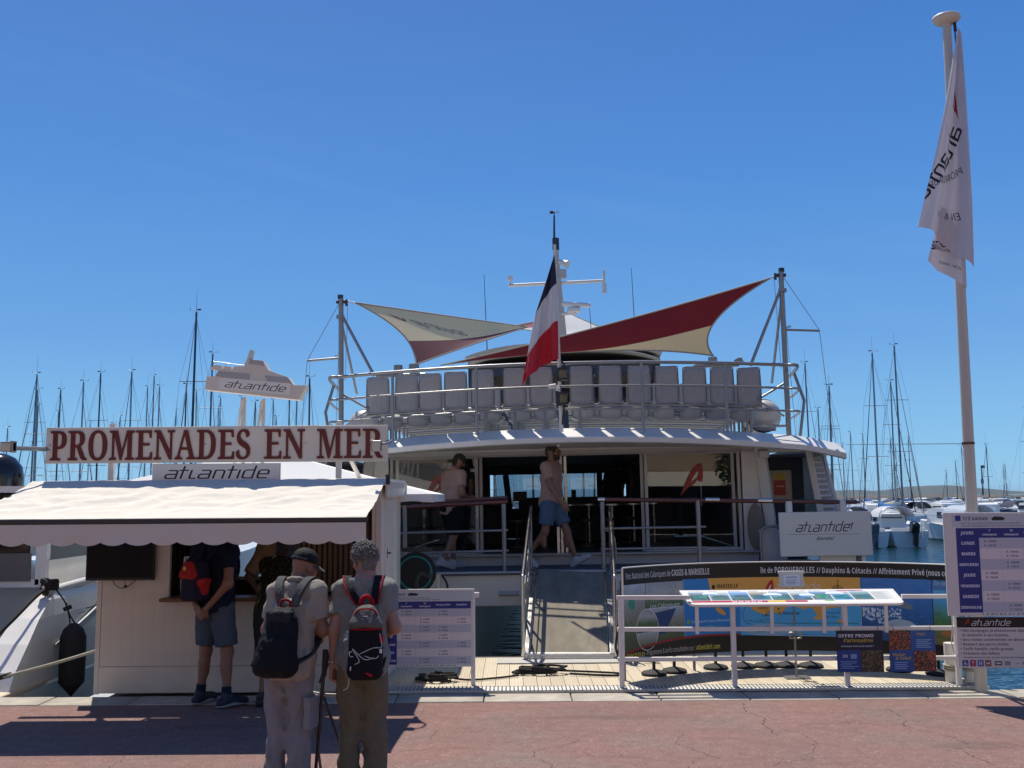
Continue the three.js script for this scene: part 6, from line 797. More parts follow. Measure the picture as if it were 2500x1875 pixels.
function motorBoat(label, pos, turn, L, o) {
  const b = thing('motor_boat', label, 'motor boat', pos, turn, o.group || 'motor boats berthed in the harbour');
  mesh('hull', yachtHull(L), hullWhite[o.hull || 0], b);
  const w = L * 0.155 + 0.1;
  if (o.cabin) { const c = mesh('cabin', loft([[0, 0], [0.12, 0.75], [0.85, 0.80], [1, 0.7]].map(([t, h]) => { const z = L * 0.12 - t * L * 0.42, ww = w * (0.72 - 0.1 * t); return [[-ww, 0.95, z], [ww, 0.95, z], [ww * 0.85, 0.97 + h * o.cabin, z + 0.0], [-ww * 0.85, 0.97 + h * o.cabin, z]].reverse(); })), hullWhite[0], b); for (const s of [-1, 1]) mesh('cabin_window', box(0.02, 0.3 * o.cabin, L * 0.26, s * w * 0.635, 1.0 + 0.42 * o.cabin, -L * 0.06, 0, s * 0.07, s * 0.12), M.darkGlass, c); mesh('rear_window', box(w * 0.95, 0.32 * o.cabin, 0.02, 0, 1.02 + 0.38 * o.cabin, L * 0.085, -0.12 * L / (0.75 * o.cabin * L) ), M.darkGlass, c); }
  if (o.canopy) { mesh('canopy', slab(10, 6, (u, v) => { const a = (u - 0.5) * Math.PI * 0.85; return [Math.sin(a) * w * 0.8, 1.35 + Math.cos(a) * 0.75, L * 0.22 - v * L * 0.3]; }, 0.01), o.canopy, b); mesh('canopy_hoop', [tube([[-w * 0.8, 0.9, L * 0.22], [-w * 0.72, 1.8, L * 0.2], [0, 2.1, L * 0.2], [w * 0.72, 1.8, L * 0.2], [w * 0.8, 0.9, L * 0.22]], 0.025)], M.steel, b); }
  mesh('cockpit', [rbox(w * 1.5, 0.5, L * 0.02, 0.02, 0, 0.75, L * 0.44), box(w * 1.4, 0.02, L * 0.3, 0, 0.5, L * 0.27)], hullWhite[1], b);
  mesh('pulpit_rail', [tube([[-w * 0.9, 1.4, 0], [-w * 0.7, 1.5, -L * 0.25], [0, 1.6, -L * 0.48], [w * 0.7, 1.5, -L * 0.25], [w * 0.9, 1.4, 0]], 0.016)], M.steel, b);
  if (o.engine) { const e = mesh('outboard_engine', [rbox(0.42, 0.66, 0.62, 0.16, o.ex || 0, 1.02, L / 2 + 0.35, 0.25, 0, 0, 4), rbox(0.24, 0.7, 0.34, 0.06, o.ex || 0, 0.45, L / 2 + 0.42, 0.12)], o.engine, b); mesh('engine_leg', [rbox(0.16, 0.9, 0.26, 0.05, o.ex || 0, -0.05, L / 2 + 0.45), rbox(0.3, 0.03, 0.4, 0.01, o.ex || 0, 0.02, L / 2 + 0.5), rod([o.ex || 0, -0.35, L / 2 + 0.3], [o.ex || 0, -0.35, L / 2 + 0.75], 0.08)], M.black, e); }
  if (o.ladder) mesh('stern_ladder', poly([[o.ladder, 0.5, L / 2 + 0.1], [o.ladder, 1.35, L / 2 + 0.05], [o.ladder + 0.35, 1.35, L / 2 + 0.05], [o.ladder + 0.35, 0.5, L / 2 + 0.1]], 0.02), M.steel, b);
  return b;
}
motorBoat('white open motor boat with a big grey outboard engine beside the ship name board', [18.4, -0.8, -56], 0.1, 6.5, { engine: paint([0.10, 0.115, 0.14], { roughness: 0.3 }), ex: -0.1, canopy: coverM[1] });
motorBoat('white motor boat with black outboard engine, stern ladder and grey canvas shelter', [20.95, -0.8, -56.5], -0.05, 7, { engine: M.blackGloss, ex: 0.1, ladder: 0.55, cabin: 0.9, canopy: paint([0.42, 0.44, 0.47], { roughness: 0.8 }) });
motorBoat('white cabin cruiser with raised wheelhouse behind the ship rail', [19.2, -0.8, -64], Math.PI * 0.85, 9, { cabin: 1.5 });
motorBoat('white cruiser with clear spray hood and blue tint canopy before the flagpole', [26.6, -0.8, -60], 0.25, 7.5, { cabin: 1.2, canopy: paint([0.30, 0.36, 0.44], { roughness: 0.5 }) });
{ // boats of the far berths
  const r = rng(444), kinds = [['small white open motor boat in the far berths', 5.5, {}], ['white far-off motor cruiser with dark cabin windows', 8, { cabin: 1.3 }], ['white far-off motor boat under a navy canopy', 6.5, { canopy: coverM[1] }], ['far-off boat with navy hull and white cabin', 7.5, { cabin: 1.1, hull: 2 }]];
  const protos = []; for (let i = 0; i < 84; i++) { const k = Math.floor(r() * 4), D = 82 + Math.floor(i / 14) * 26 + r() * 10, lane = i % 14, u = 0.335 + lane * 0.0137 + (r() - 0.5) * 0.006; const pos = [u * D, -0.8, -D], turn = (r() < 0.5 ? 0 : Math.PI) + (r() - 0.5) * 0.3; if (!protos[k]) protos[k] = motorBoat(kinds[k][0], pos, turn, kinds[k][1], { ...kinds[k][2], group: 'boats of the far berths' }); else dup(protos[k], pos, turn); }
  for (let i = 0; i < 26; i++) { const k = Math.floor(r() * 4), D = 90 + Math.floor(i / 9) * 40 + r() * 10; dup(protos[k], [(-0.06 + (i % 9) * 0.022) * D, -0.8, -D], (r() < 0.5 ? 0 : Math.PI) + (r() - 0.5) * 0.3); }
}
{ const b = thing('harbour_beacon', 'slender dark beacon mast on the breakwater past the flagpole', 'beacon', [142, 1.5, -305]); mesh('mast', rod([0, 0, 0], [0, 9, 0], 0.25, 0.16, 8), M.darkBar, b); mesh('lamp', [rbox(1.1, 0.8, 0.6, 0.1, 0.4, 8.6, 0), rbox(0.7, 1.4, 0.5, 0.1, 0, 4.2, 0)], M.darkBar, b); }
{ // houses across the promenade: they throw back the light and show in the ship windows
  const tones = [[0.66, 0.54, 0.38], [0.72, 0.62, 0.48], [0.66, 0.50, 0.37], [0.72, 0.62, 0.48], [0.68, 0.54, 0.38]], words = ['ochre', 'cream', 'rose', 'ivory', 'sand'];
  const wg = rbox(1.15, 1.7, 0.06, 0.02), pg = box(0.95, 1.5, 0.02), sg = rbox(0.55, 1.75, 0.05, 0.01), shM = paint([0.10, 0.17, 0.16], { roughness: 0.7 });
  for (let i = 0; i < 5; i++) { const w = 13.5, x = -28 + i * 14, h = 13 + (i * 37 % 5) * 0.9, b = thing('quayside_house', words[i] + ' plastered house with shuttered windows facing the quay across the promenade', 'building', [x, 0, 17], 0, 'houses facing the quay');
    mesh('wall', box(w, h, 10, 0, h / 2, 5), paint(tones[i], { roughness: 0.9, map: grimeM }), b); mesh('roof', [box(w + 0.6, 0.3, 10.8, 0, h + 0.15, 5)], paint([0.30, 0.13, 0.08], { roughness: 0.9 }), b); mesh('shop_front', box(w - 1, 2.6, 0.1, 0, 1.4, -0.06), M.darkGlass, b); mesh('shop_awning', slab(6, 2, (u, v) => [-w / 2 + 0.4 + (w - 0.8) * u, 3.1 - 0.7 * (1 - v), -0.05 - 1.8 * (1 - v)], 0.01), paint(i % 2 ? [0.5, 0.08, 0.06] : [0.7, 0.68, 0.6], { roughness: 0.9 }), b);
    for (let f = 0; f < 2 + (i % 2); f++) for (let k = 0; k < 4; k++) { const wx = -w / 2 + 1.9 + k * 3.2, wy = 4.9 + f * 2.9; const fr = new THREE.Mesh(wg, M.white); fr.name = 'window'; fr.position.set(wx, wy, -0.03); b.add(fr); const pn = new THREE.Mesh(pg, M.darkGlass); pn.name = 'pane'; pn.position.z = -0.035; fr.add(pn); for (const s of [-1, 1]) { const sh = new THREE.Mesh(sg, shM); sh.name = 'shutter'; sh.position.set(s * 0.88, 0, -0.01); fr.add(sh); } } }
}
for (const [x, z, h, sd, l] of [[7.4, 12.5, 7.0, 1, 'leafy street tree before the ochre and cream houses across the promenade'], [11.2, 12.8, 7.6, 2, 'taller leafy street tree before the rose house across the promenade'], [-13, 12.6, 7.2, 3, 'leafy street tree standing alone before the first house across the promenade']]) { // mirrored in the ship panes
  const t = thing('street_tree', l, 'tree', [x, 0, z], 0, 'street trees'), r = rng(700 + sd); mesh('trunk', [rod([0, 0, 0], [0.1, h * 0.42, 0], 0.2, 0.13), ...Array.from({ length: 7 }, (_, i) => rod([0.1, h * 0.40, 0], [Math.cos(i * 0.9) * 1.3, h * (0.58 + 0.05 * (i % 3)), Math.sin(i * 0.9) * 1.3], 0.08, 0.03, 6))], paint([0.16, 0.12, 0.085], { roughness: 0.95 }), t);
  const pos = [], c = V(0, 0, 0), n = V(0, 0, 0), a = V(0, 0, 0), b = V(0, 0, 0); for (let i = 0; i < 5200; i++) { const cl = rng(sd * 100 + (i % 46)), cx = (cl() - 0.5) * 3.4, cy = h * 0.56 + (cl() - 0.5) * h * 0.62, cz = (cl() - 0.5) * 3.2; c.set(cx + (r() - 0.5) * 1.1 + (r() - 0.5) * 0.5, cy + (r() - 0.5) * 0.9, cz + (r() - 0.5) * 1.1); n.set(r() - 0.5, r() - 0.2, r() - 0.5).normalize(); a.set(n.z, 0.2, -n.x).normalize().multiplyScalar(0.07 + 0.05 * r()); b.copy(n).cross(a).multiplyScalar(1.1); const P = (s, u) => pos.push(c.x + a.x * s + b.x * u, c.y + a.y * s + b.y * u, c.z + a.z * s + b.z * u); P(-1, 0); P(0, -1); P(1, 0); P(-1, 0); P(1, 0); P(0, 1); }
  const g = new THREE.BufferGeometry(); g.setAttribute('position', new THREE.Float32BufferAttribute(pos, 3)); g.computeVertexNormals(); mesh('crown', g, new THREE.MeshPhysicalMaterial({ color: new THREE.Color().setRGB(0.05, 0.085, 0.03), roughness: 0.8, transmission: 0.3, thickness: 0, side: THREE.DoubleSide }), t);
}
// ---------------------------------------------------------------- people
const rc = (ax, ay, az, bx, by, bz, r1, r2) => { const dx = bx - ax, dy = by - ay, dz = bz - az, L = dx * dx + dy * dy + dz * dz || 1e-9; return (x, y, z) => { let t = ((x - ax) * dx + (y - ay) * dy + (z - az) * dz) / L; t = t < 0 ? 0 : t > 1 ? 1 : t; const ex = x - ax - dx * t, ey = y - ay - dy * t, ez = z - az - dz * t; return Math.sqrt(ex * ex + ey * ey + ez * ez) - (r1 + (r2 - r1) * t); }; };
const bone = (a, b, r1, r2 = r1) => rc(a.x, a.y, a.z, b.x, b.y, b.z, r1, r2);
const ell = (c, rx, ry, rz) => (x, y, z) => { const ex = (x - c[0]) / rx, ey = (y - c[1]) / ry, ez = (z - c[2]) / rz, k = Math.sqrt(ex * ex + ey * ey + ez * ez); return (k - 1) * Math.min(rx, ry, rz); };
const smin = (a, b, k) => { const h = Math.max(k - Math.abs(a - b), 0) / k; return Math.min(a, b) - h * h * k * 0.25; };
const joinS = (fs, k) => (x, y, z) => { let d = fs[0](x, y, z); for (let i = 1; i < fs.length; i++) d = smin(d, fs[i](x, y, z), k); return d; };
function nets(sdf, lo, hi, c) { // smooth closed surface where the field is zero
  const nx = Math.ceil((hi[0] - lo[0]) / c) + 1, ny = Math.ceil((hi[1] - lo[1]) / c) + 1, nz = Math.ceil((hi[2] - lo[2]) / c) + 1, v = new Float32Array(nx * ny * nz), I = (i, j, k) => (k * ny + j) * nx + i, B = 4, rad_ = c * B * 0.87 * 1.35 + 0.012;
  for (let k0 = 0; k0 < nz; k0 += B) for (let j0 = 0; j0 < ny; j0 += B) for (let i0 = 0; i0 < nx; i0 += B) { const d0 = sdf(lo[0] + (i0 + 1.5) * c, lo[1] + (j0 + 1.5) * c, lo[2] + (k0 + 1.5) * c), far = Math.abs(d0) > rad_; for (let k = k0; k < Math.min(nz, k0 + B); k++) for (let j = j0; j < Math.min(ny, j0 + B); j++) for (let i = i0; i < Math.min(nx, i0 + B); i++) v[I(i, j, k)] = far ? d0 : sdf(lo[0] + i * c, lo[1] + j * c, lo[2] + k * c); }
  const id = new Int32Array(nx * ny * nz).fill(-1), pos = [], idx = [], E = [[0, 1], [2, 3], [4, 5], [6, 7], [0, 2], [1, 3], [4, 6], [5, 7], [0, 4], [1, 5], [2, 6], [3, 7]];
  for (let k = 0; k < nz - 1; k++) for (let j = 0; j < ny - 1; j++) for (let i = 0; i < nx - 1; i++) { const q = []; let m = 0; for (let b = 0; b < 8; b++) { const d = v[I(i + (b & 1), j + (b >> 1 & 1), k + (b >> 2))]; q.push(d); if (d < 0) m |= 1 << b; } if (m === 0 || m === 255) continue; let sx = 0, sy = 0, sz = 0, n = 0; for (const [a, b] of E) { if ((q[a] < 0) === (q[b] < 0)) continue; const t = q[a] / (q[a] - q[b]); sx += (a & 1) + ((b & 1) - (a & 1)) * t; sy += (a >> 1 & 1) + ((b >> 1 & 1) - (a >> 1 & 1)) * t; sz += (a >> 2) + ((b >> 2) - (a >> 2)) * t; n++; } id[I(i, j, k)] = pos.length / 3; pos.push(lo[0] + (i + sx / n) * c, lo[1] + (j + sy / n) * c, lo[2] + (k + sz / n) * c); }
  const quad = (a, b, d, e, flip) => { if (a < 0 || b < 0 || d < 0 || e < 0) return; if (flip) idx.push(a, d, b, a, e, d); else idx.push(a, b, d, a, d, e); };
  for (let k = 1; k < nz - 1; k++) for (let j = 1; j < ny - 1; j++) for (let i = 1; i < nx - 1; i++) { const s = v[I(i, j, k)] < 0; if (s !== v[I(i + 1, j, k)] < 0) quad(id[I(i, j - 1, k - 1)], id[I(i, j, k - 1)], id[I(i, j, k)], id[I(i, j - 1, k)], !s); if (s !== v[I(i, j + 1, k)] < 0) quad(id[I(i - 1, j, k - 1)], id[I(i - 1, j, k)], id[I(i, j, k)], id[I(i, j, k - 1)], !s); if (s !== v[I(i, j, k + 1)] < 0) quad(id[I(i - 1, j - 1, k)], id[I(i, j - 1, k)], id[I(i, j, k)], id[I(i - 1, j, k)], !s); }
  const g = new THREE.BufferGeometry(); g.setAttribute('position', new THREE.Float32BufferAttribute(pos, 3)); const uv = []; for (let i = 0; i < pos.length; i += 3) uv.push(pos[i] + pos[i + 2] * 0.7, pos[i + 1]); g.setAttribute('uv', new THREE.Float32BufferAttribute(uv, 2)); g.setIndex(idx); g.computeVertexNormals(); return g;
}
const around = (ps, m) => [[0, 1, 2].map((a) => Math.min(...ps.map((p) => p.getComponent(a))) - m), [0, 1, 2].map((a) => Math.max(...ps.map((p) => p.getComponent(a))) + m)];
const foldBump = dataTex(512, 512, (u, v, o) => { const f = (x, y) => { const w = N3.noise(x * 0.6, y * 0.5, 3), a = 1 - Math.abs(N3.noise(x * 1.1 + w, y * 0.55 - x * 0.25, 1)) * 1.6, b = 1 - Math.abs(N3.noise(x * 2.3 - y * 0.5, y * 1.2 + w, 7)) * 1.6; return 0.55 * a * a + 0.3 * b * b + 0.10 * N3.noise(x * 14, y * 14, 5); }; o[0] = o[1] = o[2] = 0.1 + 0.8 * tileable(u, v, f, 5); }, false);
const soft = (c, o) => new THREE.MeshPhysicalMaterial({ color: new THREE.Color().setRGB(...c), ...o });
const fabric = (c, o = {}) => soft(c, { roughness: 0.95, specularIntensity: 0.25, bumpMap: scaled(foldBump, 1.9), bumpScale: 0.016, map: scaled(grime, 3), ...o });
const SKIN = { fair: paint([0.38, 0.205, 0.15], { roughness: 0.55, map: scaled(grime, 5) }), tan: paint([0.25, 0.125, 0.082], { roughness: 0.55, map: scaled(grime, 5) }), dark: paint([0.17, 0.085, 0.055], { roughness: 0.55 }) };
const HAIR = { grey: paint([0.13, 0.128, 0.12], { roughness: 0.7 }), black: paint([0.012, 0.010, 0.010], { roughness: 0.6 }), brown: paint([0.03, 0.018, 0.012], { roughness: 0.6 }) };
function handBones(w, dir, nrm, side, curl, k) { // palm, four fingers and a thumb
  const d = dir.clone().normalize(), n = nrm.clone().sub(d.clone().multiplyScalar(nrm.dot(d))).normalize(), s = d.clone().cross(n).multiplyScalar(side), P = (a, b, c) => w.clone().addScaledVector(d, a * k).addScaledVector(s, b * k).addScaledVector(n, c * k), out = [bone(w.clone().addScaledVector(d, -0.03 * k), P(0.015, 0, 0), 0.024 * k, 0.024 * k)];
  for (let i = 0; i < 4; i++) { const o = -0.031 + i * 0.0205, len = [0.066, 0.076, 0.072, 0.055][i], base = P(0.088 - Math.abs(i - 1.3) * 0.004, o, 0); out.push(bone(P(0.02, o * 0.7, 0), base, 0.0145 * k, 0.012 * k)); let p = base, a = curl * 0.55; for (let q = 0; q < 3; q++) { const L = len * [0.45, 0.32, 0.26][q] * k, nx = p.clone().addScaledVector(d, Math.cos(a) * L).addScaledVector(n, Math.sin(a) * L); out.push(bone(p, nx, (0.0096 - q * 0.0012) * k, (0.0088 - q * 0.0012) * k)); p = nx; a += curl * 0.8; } }
  const t0 = P(0.022, -0.03, 0.006), t1 = P(0.052, -0.052, 0.016 + curl * 0.008), t2 = P(0.082, -0.054 + curl * 0.012, 0.022 + curl * 0.02); out.push(bone(t0, t1, 0.0135 * k, 0.0115 * k), bone(t1, t2, 0.0112 * k, 0.009 * k)); return out;
}
function makePerson(S) {
  const k = S.H / 1.75, J = {}, def = { hipL: [0.085, 0.90, 0], hipR: [-0.085, 0.90, 0], kneeL: [0.10, 0.49, 0.02], kneeR: [-0.10, 0.49, 0.02], ankL: [0.11, 0.085, -0.03], ankR: [-0.11, 0.085, -0.03], toeL: [0.135, 0.04, 0.13], toeR: [-0.135, 0.04, 0.13], pelvis: [0, 0.96, -0.005], waist: [0, 1.08, 0.005], chest: [0, 1.27, -0.005], neckB: [0, 1.46, -0.02], head: [0, 1.635, 0.02], shL: [0.175, 1.415, -0.01], shR: [-0.175, 1.415, -0.01], elL: [0.23, 1.13, -0.04], elR: [-0.23, 1.13, -0.04], wrL: [0.235, 0.88, 0.03], wrR: [-0.235, 0.88, 0.03] };
  for (const n in def) { J[n] = V(...(S.J && S.J[n] ? S.J[n] : def[n])).multiplyScalar(k); J[n].x *= S.narrow || 1; }
  if (S.lean || S.twist) { const piv = J.pelvis.clone(), q = new THREE.Quaternion().setFromEuler(new THREE.Euler(S.lean || 0, S.twist || 0, S.tilt || 0)); for (const n of ['waist', 'chest', 'neckB', 'head', 'shL', 'shR', 'elL', 'elR', 'wrL', 'wrR']) if (!(S.fix || []).includes(n)) J[n].sub(piv).applyQuaternion(n === 'waist' ? new THREE.Quaternion().slerp(q, 0.6) : q).add(piv); }
  const P = thing('person', S.label, 'person', S.pos, S.yaw, S.group), f = (S.fat || 1) * k, X = (a, b) => V(a.x + b * k, a.y, a.z), bw = S.build || 1;
  const legs = (infl, to, flare = 0) => { const r = []; for (const s of ['L', 'R']) { const h = J['hip' + s], kn = J['knee' + s], an = J['ank' + s]; if (to <= 1) { const e = h.clone().lerp(kn, to); r.push(bone(h, e, 0.088 * f + infl, (0.088 - 0.03 * to) * f + infl + flare)); } else { const e = kn.clone().lerp(an, to - 1); r.push(bone(h, kn, 0.088 * f + infl, 0.056 * f + infl), bone(kn, e, 0.056 * f + infl, (0.056 - 0.018 * (to - 1)) * f + infl + flare)); if (to > 1.5) r.push(bone(V(kn.x, kn.y - 0.11 * k, kn.z - 0.022 * k), V(kn.x, kn.y - 0.19 * k, kn.z - 0.012 * k), 0.047 * f + infl, 0.04 * f + infl)); } } return r; };
  const hipB = (infl) => [bone(X(J.pelvis, 0.075), X(J.pelvis, -0.075), 0.105 * f + infl), bone(V(J.pelvis.x + 0.06 * k, J.pelvis.y - 0.06 * k, J.pelvis.z - 0.045 * k), V(J.pelvis.x - 0.06 * k, J.pelvis.y - 0.06 * k, J.pelvis.z - 0.045 * k), 0.085 * f + infl)];
  const trunk = (infl) => { const ax = J.shL.clone().sub(J.shR).normalize(), O = (p, a) => p.clone().addScaledVector(ax, a * k * bw); return [bone(O(J.waist, 0.065), O(J.waist, -0.065), 0.098 * f + infl), bone(O(J.chest, 0.085), O(J.chest, -0.085), 0.104 * f + infl), bone(O(J.waist, 0.07), O(J.chest, 0.09), 0.092 * f + infl, 0.095 * f + infl), bone(O(J.waist, -0.07), O(J.chest, -0.09), 0.092 * f + infl, 0.095 * f + infl), bone(J.shL, J.shR, 0.058 * k + infl), bone(J.chest, J.neckB, 0.09 * k + infl * 0.5, 0.062 * k + infl * 0.3), ...[J.shL, J.shR].map((s) => bone(s, J.neckB.clone().lerp(s, 0.25).add(V(0, 0.012 * k, 0)), 0.06 * k + infl * 0.8, 0.05 * k + infl * 0.3))]; };
  const upper = (infl, t) => ['L', 'R'].map((s) => bone(J['sh' + s], J['sh' + s].clone().lerp(J['el' + s], t), 0.055 * k + infl, (0.055 - 0.012 * t) * k + infl * 1.25));
  const arms = [...['L', 'R'].flatMap((s) => [bone(J['sh' + s], J['el' + s], 0.054 * k, 0.041 * k), bone(J['el' + s], J['wr' + s], 0.041 * k, 0.026 * k)])];
  const all = Object.values(J);
  { // skin: body, then hands and head on finer grids
    const parts = []; const [lo, hi] = around(all, 0.15 * k); hi[1] = J.neckB.y + 0.10 * k;
    const hd = J.head, nb = J.neckB, sd = joinS([...hipB(-0.006), ...trunk(-0.006), ...legs(-0.004, 2), ...arms, bone(nb, hd.clone().add(V(0, -0.05 * k, -0.01)), 0.056 * k, 0.052 * k), ...['L', 'R'].map((s) => bone(J['ank' + s], J['toe' + s], 0.036 * k, 0.026 * k))], 0.045 * k);
    parts.push(nets(sd, lo, hi, S.cell || 0.013));
    for (const s of ['L', 'R']) { const h = (S.hands || {})[s] || {}, dir = h.dir ? V(...h.dir) : J['wr' + s].clone().sub(J['el' + s]), nr = h.n ? V(...h.n) : V(s === 'L' ? -1 : 1, 0, 0.2), hb = handBones(J['wr' + s], dir, nr, s === 'L' ? 1 : -1, h.curl ?? 0.55, k * 1.02), w = J['wr' + s].clone().addScaledVector(dir.clone().normalize(), 0.08 * k); parts.push(nets(joinS([...hb, bone(J['el' + s].clone().lerp(J['wr' + s], 0.8), J['wr' + s], 0.0285 * k, 0.0255 * k)], 0.008), ...around([w], 0.125 * k), S.fine || 0.0045)); }
    const q = new THREE.Quaternion().setFromEuler(new THREE.Euler(S.nod || 0, S.look || 0, S.headTilt || 0, 'YXZ')), qi = q.clone().invert(), t = V(0, 0, 0), e = (c, a, b, d) => ell(c, a, b, d);
    const face = joinS([e([0, 0.028, -0.012], 0.076, 0.092, 0.095), e([0, -0.035, 0.018], 0.060, 0.075, 0.070), e([0, -0.085, 0.052], 0.034, 0.026, 0.030), rc(0, 0.008, 0.082, 0, -0.026, 0.105, 0.010, 0.014), rc(-0.013, -0.032, 0.09, 0.013, -0.032, 0.09, 0.010, 0.010), rc(-0.04, 0.024, 0.072, 0.04, 0.024, 0.072, 0.013, 0.013), rc(-0.018, -0.062, 0.083, 0.018, -0.062, 0.083, 0.009, 0.009), e([0.046, -0.02, 0.055], 0.022, 0.022, 0.025), e([-0.046, -0.02, 0.055], 0.022, 0.022, 0.025), rc(0, -0.04, -0.03, 0, -0.17, -0.035, 0.054, 0.056)], 0.022);
    const eyes = [e([0.031, 0.004, 0.088], 0.017, 0.010, 0.012), e([-0.031, 0.004, 0.088], 0.017, 0.010, 0.012)], ears = [1, -1].map((s) => { const o = e([s * 0.08, -0.01, -0.008], 0.011, 0.032, 0.020), i = e([s * 0.093, -0.008, 0.0], 0.008, 0.02, 0.011); return (x, y, z) => Math.max(o(x, y, z), -i(x, y, z)); });
    const hs = (x, y, z) => { t.set((x - hd.x) / k, (y - hd.y) / k, (z - hd.z) / k).applyQuaternion(qi); let d = face(t.x, t.y, t.z); for (const s of eyes) d = Math.max(d, -s(t.x, t.y, t.z)); for (const s of ears) d = smin(d, s(t.x, t.y, t.z), 0.008); d = Math.min(d, Math.min(e([0.031, 0.004, 0.081], 0.013, 0.012, 0.012)(t.x, t.y, t.z), e([-0.031, 0.004, 0.081], 0.013, 0.012, 0.012)(t.x, t.y, t.z))); return d * k; };
    parts.push(nets(hs, ...around([hd], 0.18 * k), S.fine || 0.0055));
    mesh('body', merge(parts), S.skin, P);
    const headPart = (name, sdf, cell, m, r = 0.2) => mesh(name, nets((x, y, z) => { t.set((x - hd.x) / k, (y - hd.y) / k, (z - hd.z) / k).applyQuaternion(qi); return sdf(t.x, t.y, t.z) * k; }, ...around([hd], r * k), cell), m, P);
    if (S.hair) { const cap = e([0, 0.033, -0.016], 0.085 + (S.hair.vol || 0), 0.099 + (S.hair.vol || 0), 0.104 + (S.hair.vol || 0) * 0.8), nape = e([0, -0.03, -0.06], 0.072 + (S.hair.vol || 0) * 0.6, 0.07, 0.05), long = S.hair.long ? joinS([rc(0, 0, -0.06, 0, -0.2, -0.07, 0.085, 0.10), rc(0, -0.1, -0.06, 0.02, -0.32, -0.08, 0.10, 0.08)], 0.05) : null, curl = S.hair.curl || 0.006, fr = S.hair.freq || 40;
      headPart('hair', (x, y, z) => { let d = smin(cap(x, y, z), nape(x, y, z), 0.03); if (long) d = smin(d, long(x, y, z), 0.05); d += curl * (N3.noise(x * fr, y * fr, z * fr) + 0.6 * N3.noise(x * fr * 2.1, y * fr * 2.1, z * fr * 2.1) + 0.35 * N3.noise(x * fr * 4.5, y * fr * 4.5, z * fr * 4.5)); const hair = Math.max(d, Math.min(z - 0.062 - (y - 0.05) * 0.35, 0.075 - y + z * 0.25), z * 0.55 - y - 0.07 - (z < -0.02 ? 0.05 : 0)); return Math.max(hair, (Math.abs(x) > 0.055 && !long) ? (-y - 0.028 + (z < -0.03 ? 0.05 : 0)) : hair); }, S.hair.cell || 0.0055, S.hair.m, S.hair.long ? 0.42 : 0.2);
      if (S.hair.tufts) { const r = rng(61), g = []; for (let i = 0; i < S.hair.tufts; i++) { const a = r() * 6.283, y = -0.45 + 1.45 * r(), w = Math.sqrt(Math.max(0, 1 - y * y)), p = V(Math.cos(a) * w, y, Math.sin(a) * w); if (p.z > 0.35 && p.y < 0.62 || p.z > -0.15 && p.y < 0.0) continue; const tr = new THREE.TorusGeometry(0.007 + 0.008 * r(), 0.0016 + 0.0012 * r(), 4, 9, 2.2 + 2 * r()); tr.rotateX(r() * 6.3); tr.rotateY(r() * 6.3); tr.translate(p.x * 0.096, 0.036 + p.y * 0.112, -0.016 + p.z * 0.112); g.push(tr); } const m = merge(g); m.scale(k, k, k); m.applyQuaternion(q); m.translate(hd.x, hd.y, hd.z); mesh('curls', m, S.hair.tm, P).userData.kind = 'stuff'; } }
    if (S.beard) headPart('beard', (x, y, z) => Math.max(joinS([e([0, -0.04, 0.02], 0.067, 0.078, 0.078), e([0, -0.085, 0.055], 0.042, 0.034, 0.036)], 0.02)(x, y, z) + 0.002 * N3.noise(x * 90, y * 90, z * 90), y + 0.03 - Math.max(0, Math.abs(x) - 0.04) * 1.1, -z + 0.012), 0.0055, S.hair.m);
    if (S.cap) { const crown = e([0, 0.045, -0.012], 0.089, 0.094, 0.108); headPart('cap', (x, y, z) => Math.max(crown(x, y, z), -(y - 0.028 - 0.12 * (z > 0 ? z * 0.25 : -z * 0.12)), -(e([0, 0.04, -0.012], 0.082, 0.087, 0.10)(x, y, z))), 0.0055, S.cap.m); headPart('cap_brim', (x, y, z) => { const yy = y - 0.04 + 0.9 * Math.max(0, z - 0.07) * 0.35 + x * x * 5; const plan = e([0, 0, 0.085], 0.082, 1, 0.085)(x, 0, z); return Math.max(Math.abs(yy) - 0.006, plan, 0.06 - z); }, 0.005, S.cap.brim || S.cap.m, 0.22); if (S.cap.strap) headPart('cap_strap', (x, y, z) => Math.max(e([0, 0.045, -0.012], 0.0905, 0.0955, 0.1095)(x, y, z), Math.abs(y - 0.047) - 0.008, z + 0.05), 0.005, S.cap.strap); }
    if (S.glasses) { const g = []; for (const s of [1, -1]) { if (S.glasses === 'sun') { const l = new THREE.SphereGeometry(0.026, 14, 10); l.scale(1.1, 0.8, 0.25); l.translate(s * 0.033, 0.006, 0.100); g.push(l); } const tr = new THREE.TorusGeometry(0.024, 0.0025, 6, 20); tr.scale(1.1, 0.85, 1); tr.translate(s * 0.033, 0.004, 0.101); g.push(tr, rod([s * 0.06, 0.012, 0.096], [s * 0.083, 0.01, -0.01], 0.0028, 0.0028, 5)); } g.push(rod([-0.01, 0.01, 0.104], [0.01, 0.01, 0.104], 0.0025, 0.0025, 5)); const m = merge(g); m.scale(k, k, k); m.applyQuaternion(q); m.translate(hd.x, hd.y, hd.z); mesh('glasses', m, M.blackGloss, P); }
  }
  const crease = (amp, fq) => (x, y, z) => 1.35 * amp * (N3.noise(x * fq, y * fq * 0.55, z * fq) + 0.5 * N3.noise(x * fq * 2.2 + 7, y * fq * 1.4, z * fq * 2.2) + 0.6 * Math.pow(Math.abs(N3.noise(x * fq * 1.1 + y * 6, y * fq * 0.8 - x * 5, z * fq + 3)), 0.7) - 0.2);
